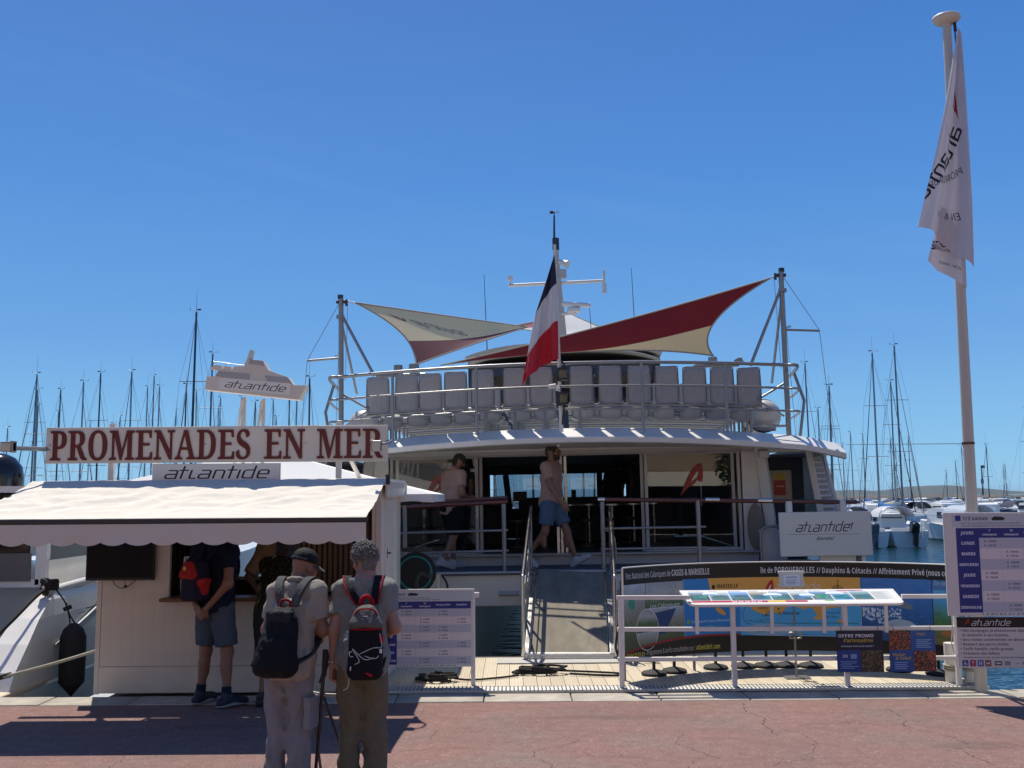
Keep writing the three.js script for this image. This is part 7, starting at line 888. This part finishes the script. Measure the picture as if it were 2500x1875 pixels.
  const wear = (name, m, fs, kk, amp, fq, clip, cell, pts = all, pad = 0.2) => { const d = joinS(fs, kk), w = crease(amp, fq); const [lo, hi] = around(pts, pad * k); return mesh(name, nets((x, y, z) => { const v = d(x, y, z) + w(x, y, z); return clip ? Math.max(v, clip(x, y, z)) : v; }, lo, hi, cell || S.cell || 0.011), m, P); };
  if (S.bottom) { const b = S.bottom, cuts = ['L', 'R'].map((s) => { const a = b.to <= 1 ? J['hip' + s] : J['knee' + s], e = b.to <= 1 ? J['knee' + s] : J['ank' + s], t = b.to <= 1 ? b.to : b.to - 1, d = e.clone().sub(a).normalize(), p = a.clone().lerp(e, t); return { d, c: d.dot(p) }; }), mid = (J.hipL.x + J.hipR.x) / 2;
    wear(b.name, b.m, [...hipB(0.014), ...legs(b.infl || 0.016, Math.min(2, b.to + 0.12), b.flare || 0)], 0.035 * k, b.amp ?? 0.006, b.fq || 11, (x, y, z) => { if (y > J.hipL.y - 0.25 && b.to > 1) return Math.max(y - J.pelvis.y - 0.11 * k); const near = b.to > 1 || true ? (Math.hypot(x - J.kneeL.x, z - J.kneeL.z) + Math.hypot(x - J.hipL.x, z - J.hipL.z) < Math.hypot(x - J.kneeR.x, z - J.kneeR.z) + Math.hypot(x - J.hipR.x, z - J.hipR.z) ? cuts[0] : cuts[1]) : cuts[0]; return Math.max(near.d.x * x + near.d.y * y + near.d.z * z - near.c, y - J.pelvis.y - 0.11 * k); }, b.cell, [J.hipL, J.hipR, J.kneeL, J.kneeR, J.ankL, J.ankR, J.pelvis, J.waist], 0.16); }
  if (S.top) { const c = S.top, cuts = ['L', 'R'].map((s) => { const d = J['el' + s].clone().sub(J['sh' + s]).normalize(), p = J['sh' + s].clone().lerp(J['el' + s], c.sleeve); return { d, c: d.dot(p), s: J['sh' + s], e: J['el' + s] }; }), hem = (c.hem ?? 0.86) * k, nk = J.neckB.clone().add(V(0, 0.035 * k, 0.0)), up = J.neckB.clone().sub(J.chest).normalize(), nc = up.dot(nk), ub = upper(c.arm || 0.02, Math.min(1, c.sleeve + 0.12)), body = joinS([...hipB(0.026), ...trunk(c.infl || 0.02)], 0.05 * k), w = crease(c.amp ?? 0.006, c.fq || 9);
    const [lo, hi] = around([J.shL, J.shR, J.elL, J.elR, J.pelvis, J.hipL, J.hipR, J.neckB, V(J.pelvis.x, hem, J.pelvis.z)], 0.16 * k);
    mesh(c.name, nets((x, y, z) => { let d = Math.max(body(x, y, z), hem + 0.008 * Math.sin(x * 17 + z * 11) - y, up.x * x + up.y * y + up.z * z - nc); for (let i = 0; i < 2; i++) { const q = cuts[i]; d = smin(d, Math.max(ub[i](x, y, z), q.d.x * x + q.d.y * y + q.d.z * z - q.c), 0.03 * k); } return d + w(x, y, z); }, lo, hi, c.cell || S.cell || 0.011), c.m, P);
    if (c.collar) mesh('collar', (() => { const a = new THREE.TorusGeometry(0.066 * k, 0.016 * k, 8, 28); a.scale(1.05, 0.95, 1.3); a.rotateX(Math.PI / 2 + 0.12 + (S.lean || 0)); a.translate(nk.x, nk.y + 0.012 * k, nk.z); return a; })(), c.m, P); }
  if (S.shoes) for (const s of ['L', 'R']) { const a = J['ank' + s], t = J['toe' + s], dir = t.clone().sub(a), hd = V(dir.x, dir.y + 0.045 * k, dir.z).normalize(), back = a.clone().addScaledVector(hd, -0.055 * k).add(V(0, -0.045 * k, 0)), tip = t.clone().addScaledVector(hd, 0.035 * k), nn = hd.clone().cross(V(1, 0, 0)).normalize(); if (nn.y < 0) nn.negate(); const fl = nn.dot(t) - 0.034 * k; // sole plane under the foot
    const up = joinS([bone(back, tip, 0.044 * k, 0.036 * k), bone(a.clone().add(V(0, -0.02 * k, 0)), t.clone().add(V(0, 0.01, 0)), 0.05 * k, 0.038 * k), bone(a, a.clone().add(V(0, 0.02 * k, -0.005)), 0.046 * k, 0.044 * k)], 0.03); const [lo, hi] = around([a, t, back, tip], 0.09 * k); const sh = mesh('shoe', nets((x, y, z) => Math.max(up(x, y, z), fl + 0.012 - (nn.x * x + nn.y * y + nn.z * z)), lo, hi, 0.006), S.shoes.m, P); mesh('sole', nets((x, y, z) => { const v = nn.x * x + nn.y * y + nn.z * z - fl; return Math.max(up(x, y, z) - 0.006, -v, v - 0.026 - 0.01 * Math.sin((x * hd.x + z * hd.z) * 22)); }, lo, hi, 0.006), S.shoes.sole, sh);
    if (S.socks) mesh('sock', [bone, 0] && rod(a.clone().add(V(0, 0.0, 0)), a.clone().lerp(J['knee' + s], S.socks.to || 0.22), 0.047 * k, 0.044 * k, 16), S.socks.m, P); }
  return { P, J, k };
}
function ribbon(pts, w, th, side) { // flat strap through points; side gives its width direction at each point
  const c = new THREE.CatmullRomCurve3(pts.map((p) => V(...p))), n = pts.length * 6, sd = new THREE.CatmullRomCurve3(side.map((p) => V(...p))), secs = []; for (let i = 0; i <= n; i++) { const p = c.getPoint(i / n), t = c.getTangent(i / n), s = sd.getPoint(i / n).normalize(), o = t.clone().cross(s).normalize(); const q = (a, b) => p.clone().addScaledVector(s, a * w / 2).addScaledVector(o, b * th / 2).toArray(); secs.push([q(-1, -1), q(1, -1), q(1, 1), q(-1, 1)]); } return loft(secs);
}
const rboxF = (c, h, r, tapY = 0) => (x, y, z) => { const s = 1 - tapY * (y - c[1]) / h[1], qx = Math.abs(x - c[0]) - h[0] * s + r, qy = Math.abs(y - c[1]) - h[1] + r, qz = Math.abs(z - c[2]) - h[2] * s + r; return Math.hypot(Math.max(qx, 0), Math.max(qy, 0), Math.max(qz, 0)) + Math.min(Math.max(qx, qy, qz), 0) - r; };
const puff = (f, amp, fq) => (x, y, z) => f(x, y, z) + amp * (N3.noise(x * fq, y * fq, z * fq) + 0.5 * N3.noise(x * fq * 2.3, y * fq * 2.3, z * fq * 2.3));
const nylon = (c, o = {}) => soft(c, { roughness: 0.75, specularIntensity: 0.3, bumpMap: scaled(foldBump, 3.1), bumpScale: 0.010, ...o });
const wornBy = (o, k, lean, twist = 0) => { const py = 0.96 * k, m = new THREE.Matrix4().makeTranslation(o.position.x, 0, o.position.z).multiply(new THREE.Matrix4().makeRotationY(o.rotation.y)).multiply(new THREE.Matrix4().makeTranslation(0, py, 0)).multiply(new THREE.Matrix4().makeRotationX(lean)).multiply(new THREE.Matrix4().makeTranslation(0, -py, 0)).multiply(new THREE.Matrix4().makeScale(k, k, k)); m.decompose(o.position, o.quaternion, o.scale); };
const towards = (dx, dz) => Math.atan2(dx, dz);

{ // couple reading a leaflet: man with black cap
  const yaw = towards(0.25, -0.97);
  const { P, J } = makePerson({ label: 'person in black cap, beige polo shirt and lilac cargo trousers with big black backpack', H: 1.645, pos: [-1.50, 0, -6.85], yaw, lean: 0.24, fat: 0.92, build: 0.85, narrow: 0.84, nod: 0.30, look: -0.5, skin: SKIN.tan, cell: 0.011, fine: 0.004, J: { head: [0, 1.615, 0.075], neckB: [0, 1.45, 0.0], elR: [-0.255, 1.16, 0.04], wrR: [-0.12, 1.12, 0.26], elL: [0.25, 1.15, 0.03], wrL: [0.10, 1.10, 0.27] }, hands: { R: { dir: [0.5, 0.25, 0.8], n: [0, 0.9, -0.3], curl: 0.7 }, L: { dir: [-0.5, 0.2, 0.8], n: [0, 0.9, -0.3], curl: 0.7 } },  cap: { m: nylon([0.016, 0.016, 0.019]), brim: nylon([0.10, 0.10, 0.105]), strap: nylon([0.07, 0.07, 0.075]) }, glasses: 'clear', top: { name: 'polo_shirt', m: fabric([0.33, 0.30, 0.255]), sleeve: 0.72, hem: 0.80, infl: 0.018, arm: 0.020, amp: 0.015, fq: 8, collar: true, cell: 0.009 }, bottom: { name: 'cargo_trousers', m: fabric([0.23, 0.232, 0.258]), to: 1.9, infl: 0.024, flare: 0.018, amp: 0.018, fq: 10, cell: 0.010 }, shoes: { m: paint([0.05, 0.05, 0.055]), sole: paint([0.3, 0.3, 0.3]) } });
  const pk = mesh('cargo_pocket', nets(puff(rboxF([-0.172, 0.56, -0.01], [0.024, 0.105, 0.075], 0.012), 0.004, 18), [-0.27, 0.36, -0.14], [-0.12, 0.68, 0.10], 0.008), fabric([0.23, 0.232, 0.258]), P);
  const b = thing('backpack', 'large plain black backpack on the back of the person in the black cap', 'backpack', [-1.50, 0, -6.85], yaw, 'backpacks worn by the visitors'), bk = nylon([0.010, 0.011, 0.014]);
  mesh('sack', nets(puff(joinS([rboxF([-0.02, 1.07, -0.225], [0.132, 0.235, 0.08], 0.075, 0.25), rboxF([-0.02, 0.96, -0.275], [0.12, 0.13, 0.055], 0.05, 0.1)], 0.06), 0.013, 9), [-0.25, 0.76, -0.44], [0.21, 1.40, -0.07], 0.009), bk, b);
  mesh('front_pocket', nets(puff(rboxF([-0.02, 1.23, -0.265], [0.10, 0.05, 0.04], 0.035), 0.009, 16), [-0.12, 1.14, -0.4], [0.18, 1.32, -0.18], 0.007), nylon([0.022, 0.024, 0.03]), b);
  mesh('grab_loop', tube([[0.015, 1.31, -0.20], [0.01, 1.345, -0.215], [-0.02, 1.355, -0.215], [-0.05, 1.345, -0.2], [-0.055, 1.31, -0.19]], 0.010), nylon([0.3, 0.02, 0.03]), b);
  for (const s of [1, -1]) { mesh('shoulder_strap', ribbon([[-0.02 + s * 0.05, 1.32, -0.165], [s * 0.088, 1.455, -0.13], [s * 0.115, 1.545, -0.03], [s * 0.125, 1.50, 0.095], [s * 0.135, 1.32, 0.155], [s * 0.155, 1.15, 0.12], [s * 0.185, 1.02, 0.0], [s * 0.15, 0.93, -0.16]], 0.062, 0.016, Array(8).fill(0).map((_, i) => i < 6 ? [1, 0, 0] : [0.3, 0.5, 0.8])), nylon([0.055, 0.055, 0.06]), b); }
  mesh('strap_end', [ribbon([[-0.12, 0.93, -0.18], [-0.19, 1.0, -0.06], [-0.20, 1.12, 0.02]], 0.03, 0.006, [[0.2, 0.5, 0.8], [0.2, 0.5, 0.8], [0.2, 0.5, 0.8]])], bk, b);
  wornBy(b, 0.925, 0.24);
  const lt = canvasTex(256, 384, (x, w, h) => { x.fillStyle = '#a9c4e4'; x.fillRect(0, 0, w, h); x.fillStyle = '#2f5fa8'; x.font = 'italic bold 54px serif'; x.save(); x.translate(60, 160); x.rotate(-1.2); x.fillText('Calanques', -80, 60); x.restore(); x.fillStyle = '#5d8fc4'; x.fillRect(0, 250, w, 134); x.fillStyle = '#e6ecf2'; x.fillRect(20, 270, 150, 18); x.fillRect(20, 300, 110, 12); });
  const lf = thing('leaflet', 'blue printed leaflet held up between the two people with backpacks', 'leaflet', [-1.22, 1.13, -7.15], 0.35); const lg = box(0.10, 0.21, 0.002, 0, 0.05, 0, -0.25); const uv = lg.attributes.uv, pp = lg.attributes.position; for (let i = 0; i < uv.count; i++) uv.setXY(i, pp.getX(i) / 0.1 + 0.5, (pp.getY(i) + 0.055) / 0.21); mesh('sheet', lg, printed(lt), lf);
}
{ // grey-haired person with red and black pack
  const yaw = towards(-0.10, -1);
  const { P, J } = makePerson({ label: 'person with short curly grey hair, grey shirt and olive trousers carrying red-trimmed backpack', H: 1.645, pos: [-1.02, 0, -6.92], yaw, lean: 0.15, fat: 0.93, build: 0.84, narrow: 0.86, nod: 0.30, look: 0.45, skin: SKIN.fair, cell: 0.011, fine: 0.004, J: { head: [0.0, 1.63, 0.05], elL: [0.235, 1.14, -0.04], wrL: [0.245, 0.90, 0.01], elR: [-0.265, 1.15, -0.03], wrR: [-0.16, 1.08, 0.20] }, hands: { L: { dir: [0.0, -1, 0.12], n: [-0.9, 0, -0.4], curl: 1.0 }, R: { dir: [0.5, 0.2, 0.8], n: [0, 0.9, -0.3], curl: 0.8 } }, hair: { m: HAIR.grey, tm: paint([0.19, 0.187, 0.18], { roughness: 0.6 }), vol: 0.006, curl: 0.010, freq: 48, cell: 0.004, tufts: 1100 }, glasses: 'clear', top: { name: 't_shirt', m: fabric([0.22, 0.225, 0.21]), sleeve: 0.62, hem: 0.80, infl: 0.018, arm: 0.020, amp: 0.013, fq: 8, cell: 0.009 }, bottom: { name: 'trousers', m: fabric([0.15, 0.135, 0.098]), to: 1.92, infl: 0.024, flare: 0.02, amp: 0.017, fq: 9, cell: 0.010 }, shoes: { m: paint([0.08, 0.07, 0.06]), sole: paint([0.3, 0.3, 0.3]) } });
  mesh('bracelet', (() => { const g = new THREE.TorusGeometry(0.03, 0.0035, 6, 22); g.rotateX(Math.PI / 2); g.translate(J.wrL.x, J.wrL.y + 0.02, J.wrL.z); return g; })(), M.steel, P);
  const b = thing('backpack', 'black and grey backpack with red trim and white cord lacing', 'backpack', [-1.02, 0, -6.92], yaw, 'backpacks worn by the visitors'), bk = nylon([0.010, 0.010, 0.014]), red = nylon([0.42, 0.012, 0.025]), gy = nylon([0.10, 0.105, 0.105]);
  const cx = -0.03;
  mesh('sack', nets(puff(rboxF([cx, 1.04, -0.205], [0.118, 0.235, 0.085], 0.06, 0.10), 0.006, 10), [-0.2, 0.76, -0.34], [0.14, 1.32, -0.08], 0.008), bk, b);
  mesh('lid', nets(puff(rboxF([cx, 1.24, -0.215], [0.098, 0.085, 0.085], 0.05, 0.38), 0.005, 14), [-0.18, 1.13, -0.34], [0.12, 1.35, -0.1], 0.007), gy, b);
  mesh('piping', tube([[cx - 0.108, 1.155, -0.265], [cx, 1.15, -0.302], [cx + 0.108, 1.155, -0.265]], 0.0075), red, b); mesh('piping', tube([[cx - 0.10, 1.21, -0.26], [cx - 0.06, 1.28, -0.285], [cx, 1.292, -0.295], [cx + 0.06, 1.28, -0.285], [cx + 0.10, 1.21, -0.26]], 0.006), red, b); mesh('red_tab', rbox(0.05, 0.02, 0.012, 0.004, cx - 0.03, 0.845, -0.288, 0, 0, 0.5), red, b); mesh('red_tab', rbox(0.03, 0.05, 0.012, 0.004, cx - 0.11, 1.08, -0.262), red, b);
  mesh('grab_loop', [tube([[cx - 0.04, 1.31, -0.16], [cx - 0.036, 1.36, -0.175], [cx, 1.385, -0.18], [cx + 0.036, 1.36, -0.175], [cx + 0.04, 1.31, -0.16]], 0.017)], red, b); mesh('emblem', [box(0.05, 0.006, 0.003, cx, 1.225, -0.3015), box(0.035, 0.006, 0.003, cx, 1.24, -0.3015), box(0.06, 0.005, 0.003, cx, 1.21, -0.3015)], M.white, b);
  const cord = [[cx - 0.1, 1.12, -0.27], [cx - 0.112, 1.03, -0.27], [cx - 0.05, 1.02, -0.298], [cx + 0.09, 0.965, -0.283], [cx + 0.095, 1.0, -0.28], [cx - 0.055, 0.95, -0.297], [cx - 0.09, 0.97, -0.28], [cx, 0.945, -0.3], [cx + 0.09, 1.02, -0.283], [cx + 0.04, 0.935, -0.3], [cx + 0.09, 0.90, -0.28], [cx + 0.11, 0.82, -0.25], [cx + 0.12, 0.76, -0.24], [cx + 0.15, 0.74, -0.22]]; mesh('cord', tube(cord, 0.0032, 160, 5), paint([0.5, 0.5, 0.48], { roughness: 0.9 }), b); mesh('cord_lock', [rbox(0.018, 0.03, 0.014, 0.004, cx - 0.108, 1.0, -0.275)], M.white, b); mesh('cord_lock', [rbox(0.018, 0.03, 0.014, 0.004, cx + 0.095, 0.885, -0.28)], M.white, b);
  mesh('side_pocket', nets(puff(rboxF([cx + 0.125, 0.98, -0.19], [0.035, 0.12, 0.05], 0.03), 0.004, 22), [cx + 0.06, 0.82, -0.28], [cx + 0.2, 1.14, -0.1], 0.007), nylon([0.16, 0.17, 0.18]), b); mesh('bottle', [rod([cx + 0.128, 1.0, -0.19], [cx + 0.128, 1.12, -0.19], 0.032), rod([cx + 0.128, 1.12, -0.19], [cx + 0.128, 1.15, -0.19], 0.018)], new THREE.MeshPhysicalMaterial({ color: 0xe8f0f4, transmission: 0.8, thickness: 0, roughness: 0.15 }), b);
  for (const s of [1, -1]) { mesh('shoulder_strap', ribbon([[cx + s * 0.05, 1.33, -0.155], [s * 0.098, 1.45, -0.125], [s * 0.118, 1.54, -0.02], [s * 0.125, 1.50, 0.095], [s * 0.135, 1.30, 0.135], [s * 0.16, 1.12, 0.09], [s * 0.165, 0.98, -0.04], [cx + s * 0.12, 0.90, -0.16]], 0.058, 0.014, Array(8).fill(0).map((_, i) => i < 6 ? [1, 0, 0] : [0.3, 0.5, 0.8])), bk, b); mesh('strap_piping', tube([[cx + s * 0.082, 1.33, -0.163], [s * 0.128, 1.452, -0.131], [s * 0.149, 1.543, -0.02], [s * 0.154, 1.50, 0.1]], 0.0065), red, b); }
  wornBy(b, 0.925, 0.15);
  const st = thing('walking_stick', 'black folding walking stick held in the lowered hand', 'walking stick', [-0.135, -0.02, -0.55]); const A = V(-1.13, 0.86, -6.30), B = V(-1.20, 0.03, -6.36);
  mesh('shaft', rod(B, A, 0.011, 0.013), M.black, st); mesh('grip', rod(V(-1.131, 0.80, -6.305), V(-1.122, 0.97, -6.295), 0.017, 0.02), M.rubber, st); mesh('joint', rod(V(-1.158, 0.44, -6.33), V(-1.156, 0.48, -6.328), 0.017), M.darkBar, st);
  const fs = thing('folding_stool', 'folding stick stool with crossed black and brown legs between the two people', 'stool', [-1.32, 0, -7.3]); mesh('leg', rod([0.18, 0.0, 0.02], [-0.05, 0.62, 0], 0.011), M.black, fs); mesh('leg', rod([-0.02, 0.0, 0.06], [-0.12, 0.60, 0.02], 0.010), paint([0.10, 0.06, 0.045]), fs); mesh('leg', rod([0.35, 0.0, -0.05], [0.2, 0.6, 0], 0.010), M.black, fs); mesh('seat_tube', tube([[-0.14, 0.60, 0.02], [0.0, 0.585, 0.06], [0.16, 0.58, 0.03], [0.24, 0.60, -0.02]], 0.012), paint([0.30, 0.27, 0.26]), fs); mesh('folded_grip', rod([-0.05, 0.66, 0.02], [0.08, 1.02, 0.06], 0.014, 0.02), M.rubber, fs);
}
{ // customer at the window
  const yaw = towards(0.45, -0.89);
  makePerson({ label: 'person in navy shirt and denim shorts with hands clasped behind the back', H: 1.80, pos: [-2.88, 0, -9.86], yaw, skin: SKIN.tan, cell: 0.012, fine: 0.005, J: { hipL: [0.085, 0.9, 0], kneeL: [0.12, 0.49, 0.02], kneeR: [-0.14, 0.49, 0.02], ankL: [0.14, 0.09, -0.02], ankR: [-0.19, 0.09, -0.03], toeL: [0.16, 0.04, 0.15], toeR: [-0.23, 0.04, 0.13], elR: [-0.26, 1.13, -0.12], wrR: [-0.06, 0.90, -0.18], elL: [0.26, 1.13, -0.12], wrL: [0.05, 0.92, -0.19] }, hands: { R: { dir: [0.6, -0.6, -0.1], n: [0, 0.2, 1], curl: 0.8 }, L: { dir: [-0.6, -0.6, -0.15], n: [0, 0.2, 1], curl: 0.8 } }, hair: { m: HAIR.brown }, nod: 0.1, top: { name: 't_shirt', m: fabric([0.012, 0.016, 0.034]), sleeve: 0.55, hem: 0.86, infl: 0.022, arm: 0.022, amp: 0.007, fq: 8 }, bottom: { name: 'denim_shorts', m: fabric([0.075, 0.10, 0.135]), to: 0.86, infl: 0.026, flare: 0.016, amp: 0.006 }, shoes: { m: paint([0.012, 0.016, 0.035], { roughness: 0.6 }), sole: paint([0.35, 0.36, 0.38]) }, socks: { m: fabric([0.02, 0.03, 0.06]), to: 0.24 } });
  const b = thing('backpack', 'red and navy backpack worn by the person at the kiosk window', 'backpack', [-2.88, 0, -9.86], yaw, 'backpacks worn by the visitors'), red = nylon([0.36, 0.02, 0.022]), nv = nylon([0.014, 0.012, 0.03]);
  mesh('sack', nets(puff(rboxF([0.03, 1.20, -0.235], [0.125, 0.20, 0.095], 0.06, 0.12), 0.006, 10), [-0.15, 0.95, -0.4], [0.2, 1.46, -0.08], 0.008), nv, b); mesh('front_pocket', nets(puff(rboxF([0.04, 1.29, -0.30], [0.095, 0.085, 0.05], 0.045, 0.25), 0.009, 14), [-0.1, 1.13, -0.4], [0.2, 1.42, -0.22], 0.008), red, b); mesh('side_panel', nets(puff(rboxF([-0.085, 1.13, -0.25], [0.035, 0.085, 0.06], 0.03, -0.3), 0.007, 14), [-0.16, 1.0, -0.36], [-0.02, 1.28, -0.16], 0.008), red, b); mesh('badge', rod([0.05, 1.31, -0.366], [0.05, 1.31, -0.36], 0.02), paint([0.5, 0.32, 0.03]), b);
  for (const s of [1, -1]) mesh('shoulder_strap', ribbon([[0.02 + s * 0.05, 1.38, -0.155], [s * 0.09, 1.50, -0.08], [s * 0.115, 1.525, 0.0], [s * 0.125, 1.49, 0.09], [s * 0.14, 1.34, 0.14], [s * 0.17, 1.16, 0.09], [s * 0.12, 1.05, -0.15]], 0.06, 0.014, Array(7).fill(0).map((_, i) => i < 5 ? [1, 0, 0] : [0.3, 0.5, 0.8])), nv, b);
}
makePerson({ label: 'person with long dark curly hair leaning on the kiosk counter in a patterned dress', H: 1.66, pos: [-2.30, 0, -9.84], yaw: towards(0.25, -1), lean: 0.42, skin: SKIN.tan, cell: 0.013, fine: 0.006, J: { elL: [0.27, 1.22, 0.16], wrL: [0.10, 1.16, 0.36], elR: [-0.26, 1.2, 0.14], wrR: [-0.1, 1.16, 0.36] }, hair: { m: HAIR.black, vol: 0.012, curl: 0.010, freq: 30, long: true }, top: { name: 'blouse', m: fabric([0.055, 0.065, 0.045], { map: dataTex(256, 256, (u, v, o) => { const n = tileable(u, v, (x, y) => N3.noise(x, y, 1) + 0.5 * N3.noise(x * 2.3, y * 2.3, 4), 22); const a = n > 0.22 ? 1 : 0.45; o[0] = a; o[1] = a * 0.98; o[2] = a * 0.8; }, true, 3) }), sleeve: 0.35, hem: 0.86, amp: 0.007 }, bottom: { name: 'skirt', m: fabric([0.02, 0.03, 0.03]), to: 1.3, infl: 0.05, flare: 0.05 }, shoes: { m: M.black, sole: M.black } });
makePerson({ label: 'person in tan shirt and sunglasses serving inside the kiosk', H: 1.72, pos: [-2.56, 0.05, -11.28], yaw: towards(0.1, 1), lean: 0.34, nod: 0.1, skin: SKIN.dark, cell: 0.013, fine: 0.005, J: { elL: [0.33, 1.16, 0.18], wrL: [0.16, 1.02, 0.42], elR: [-0.33, 1.16, 0.18], wrR: [-0.16, 1.02, 0.42] }, hair: { m: HAIR.brown }, beard: true, glasses: 'sun', top: { name: 'shirt', m: fabric([0.33, 0.215, 0.12]), sleeve: 0.9, hem: 0.86, infl: 0.03, arm: 0.03, amp: 0.008 }, bottom: { name: 'trousers', m: fabric([0.03, 0.03, 0.04]), to: 1.9 }, shoes: { m: M.black, sole: M.black } });
// crew and passengers on the ship
const onDeck = (x, n) => V(x, 0.91, n).applyMatrix4(SHIP).toArray();
const pink = fabric([0.40, 0.265, 0.225]);
{
  const a = makePerson({ label: 'crew person in black cap, pink polo shirt and black shorts on the aft deck', H: 1.74, pos: onDeck(-1.72, 0.62), yaw: towards(0.72, -0.55), lean: 0.16, nod: 0.45, skin: SKIN.tan, cell: 0.014, fine: 0.007, J: { head: [0, 1.625, 0.06], kneeL: [0.09, 0.5, 0.10], ankL: [0.10, 0.09, 0.12], toeL: [0.12, 0.04, 0.27], kneeR: [-0.09, 0.49, 0.0], ankR: [-0.10, 0.13, -0.22], toeR: [-0.12, 0.045, -0.07], elR: [-0.25, 1.14, 0.02], wrR: [-0.14, 1.08, 0.26], elL: [0.25, 1.14, 0.02], wrL: [0.14, 1.08, 0.26] }, hands: { R: { dir: [0.3, 0.3, 0.9], curl: 0.9 }, L: { dir: [-0.3, 0.3, 0.9], curl: 0.9 } }, hair: { m: HAIR.black }, beard: true, cap: { m: M.black }, top: { name: 'polo_shirt', m: pink, sleeve: 0.6, hem: 0.82, infl: 0.024, arm: 0.026, amp: 0.006, collar: true }, bottom: { name: 'shorts', m: fabric([0.012, 0.012, 0.016]), to: 0.95, infl: 0.03, flare: 0.012 }, shoes: { m: paint([0.42, 0.41, 0.42]), sole: paint([0.5, 0.5, 0.5]) } });
  makePerson({ label: 'crew person in pink shirt and denim shorts striding across the open doorway', H: 1.84, pos: onDeck(-0.20, 0.55), yaw: towards(0.86, 0.42), lean: 0.04, nod: -0.02, look: 0.1, skin: SKIN.tan, cell: 0.014, fine: 0.007, J: { kneeL: [0.10, 0.50, 0.20], ankL: [0.11, 0.105, 0.33], toeL: [0.12, 0.145, 0.49], kneeR: [-0.09, 0.50, -0.06], ankR: [-0.10, 0.16, -0.34], toeR: [-0.11, 0.04, -0.22], hipL: [0.085, 0.90, 0.02], elR: [-0.27, 1.14, 0.12], wrR: [-0.26, 0.92, 0.28], elL: [0.25, 1.13, -0.14], wrL: [0.27, 0.90, -0.12] }, hands: { R: { dir: [0.1, -0.8, 0.5], curl: 0.6 } }, hair: { m: HAIR.brown }, beard: true, glasses: 'clear', top: { name: 't_shirt', m: pink, sleeve: 0.62, hem: 0.86, infl: 0.022, arm: 0.024, amp: 0.007 }, bottom: { name: 'denim_shorts', m: fabric([0.085, 0.15, 0.24]), to: 0.74, infl: 0.03, flare: 0.02 }, shoes: { m: paint([0.45, 0.45, 0.46]), sole: paint([0.55, 0.55, 0.55]) }, socks: { m: fabric([0.4, 0.4, 0.4]), to: 0.12 } });
  const mid = { skin: SKIN.dark, cell: 0.018, fine: 0.01, hair: { m: HAIR.black }, bottom: { name: 'trousers', m: fabric([0.02, 0.025, 0.04]), to: 1.9 }, shoes: { m: M.black, sole: M.black } };
  const inSh = (x, n) => V(x, 1.06, n).applyMatrix4(SHIP).toArray();
  makePerson({ ...mid, label: 'dark dressed person bending over the bar inside the ship saloon', H: 1.68, pos: inSh(0.92, -4.6), yaw: towards(0.6, -0.8), lean: 0.35, top: { name: 'shirt', m: fabric([0.02, 0.02, 0.03]), sleeve: 0.8 } });
  makePerson({ ...mid, label: 'blue shirted person standing by the bar inside the ship saloon', H: 1.76, pos: inSh(1.42, -4.5), yaw: towards(-0.7, -0.6), lean: 0.1, nod: 0.3, top: { name: 'shirt', m: fabric([0.05, 0.08, 0.12]), sleeve: 0.7 } });
  makePerson({ ...mid, label: 'dark dressed person just inside the sliding pane nearest the tent', H: 1.74, pos: inSh(-1.75, -0.55), yaw: towards(-0.3, 1), top: { name: 'shirt', m: fabric([0.02, 0.022, 0.035]), sleeve: 0.7 } });
  const wt = thing('radio_handset', 'yellow and black radio handset on the belt of the striding crew person', 'radio', [0, 0, 0]); { const p = V(0.02, 1.85, 0.74).applyMatrix4(SHIP); mesh('handset', rbox(0.05, 0.11, 0.03, 0.008, p.x, p.y, p.z, 0, 0.4, 0.2), paint([0.42, 0.30, 0.03]), wt); mesh('aerial', rod([p.x - 0.01, p.y + 0.05, p.z], [p.x - 0.05, p.y + 0.2, p.z], 0.005), M.black, wt); }
}
renderer.render(scene, camera);
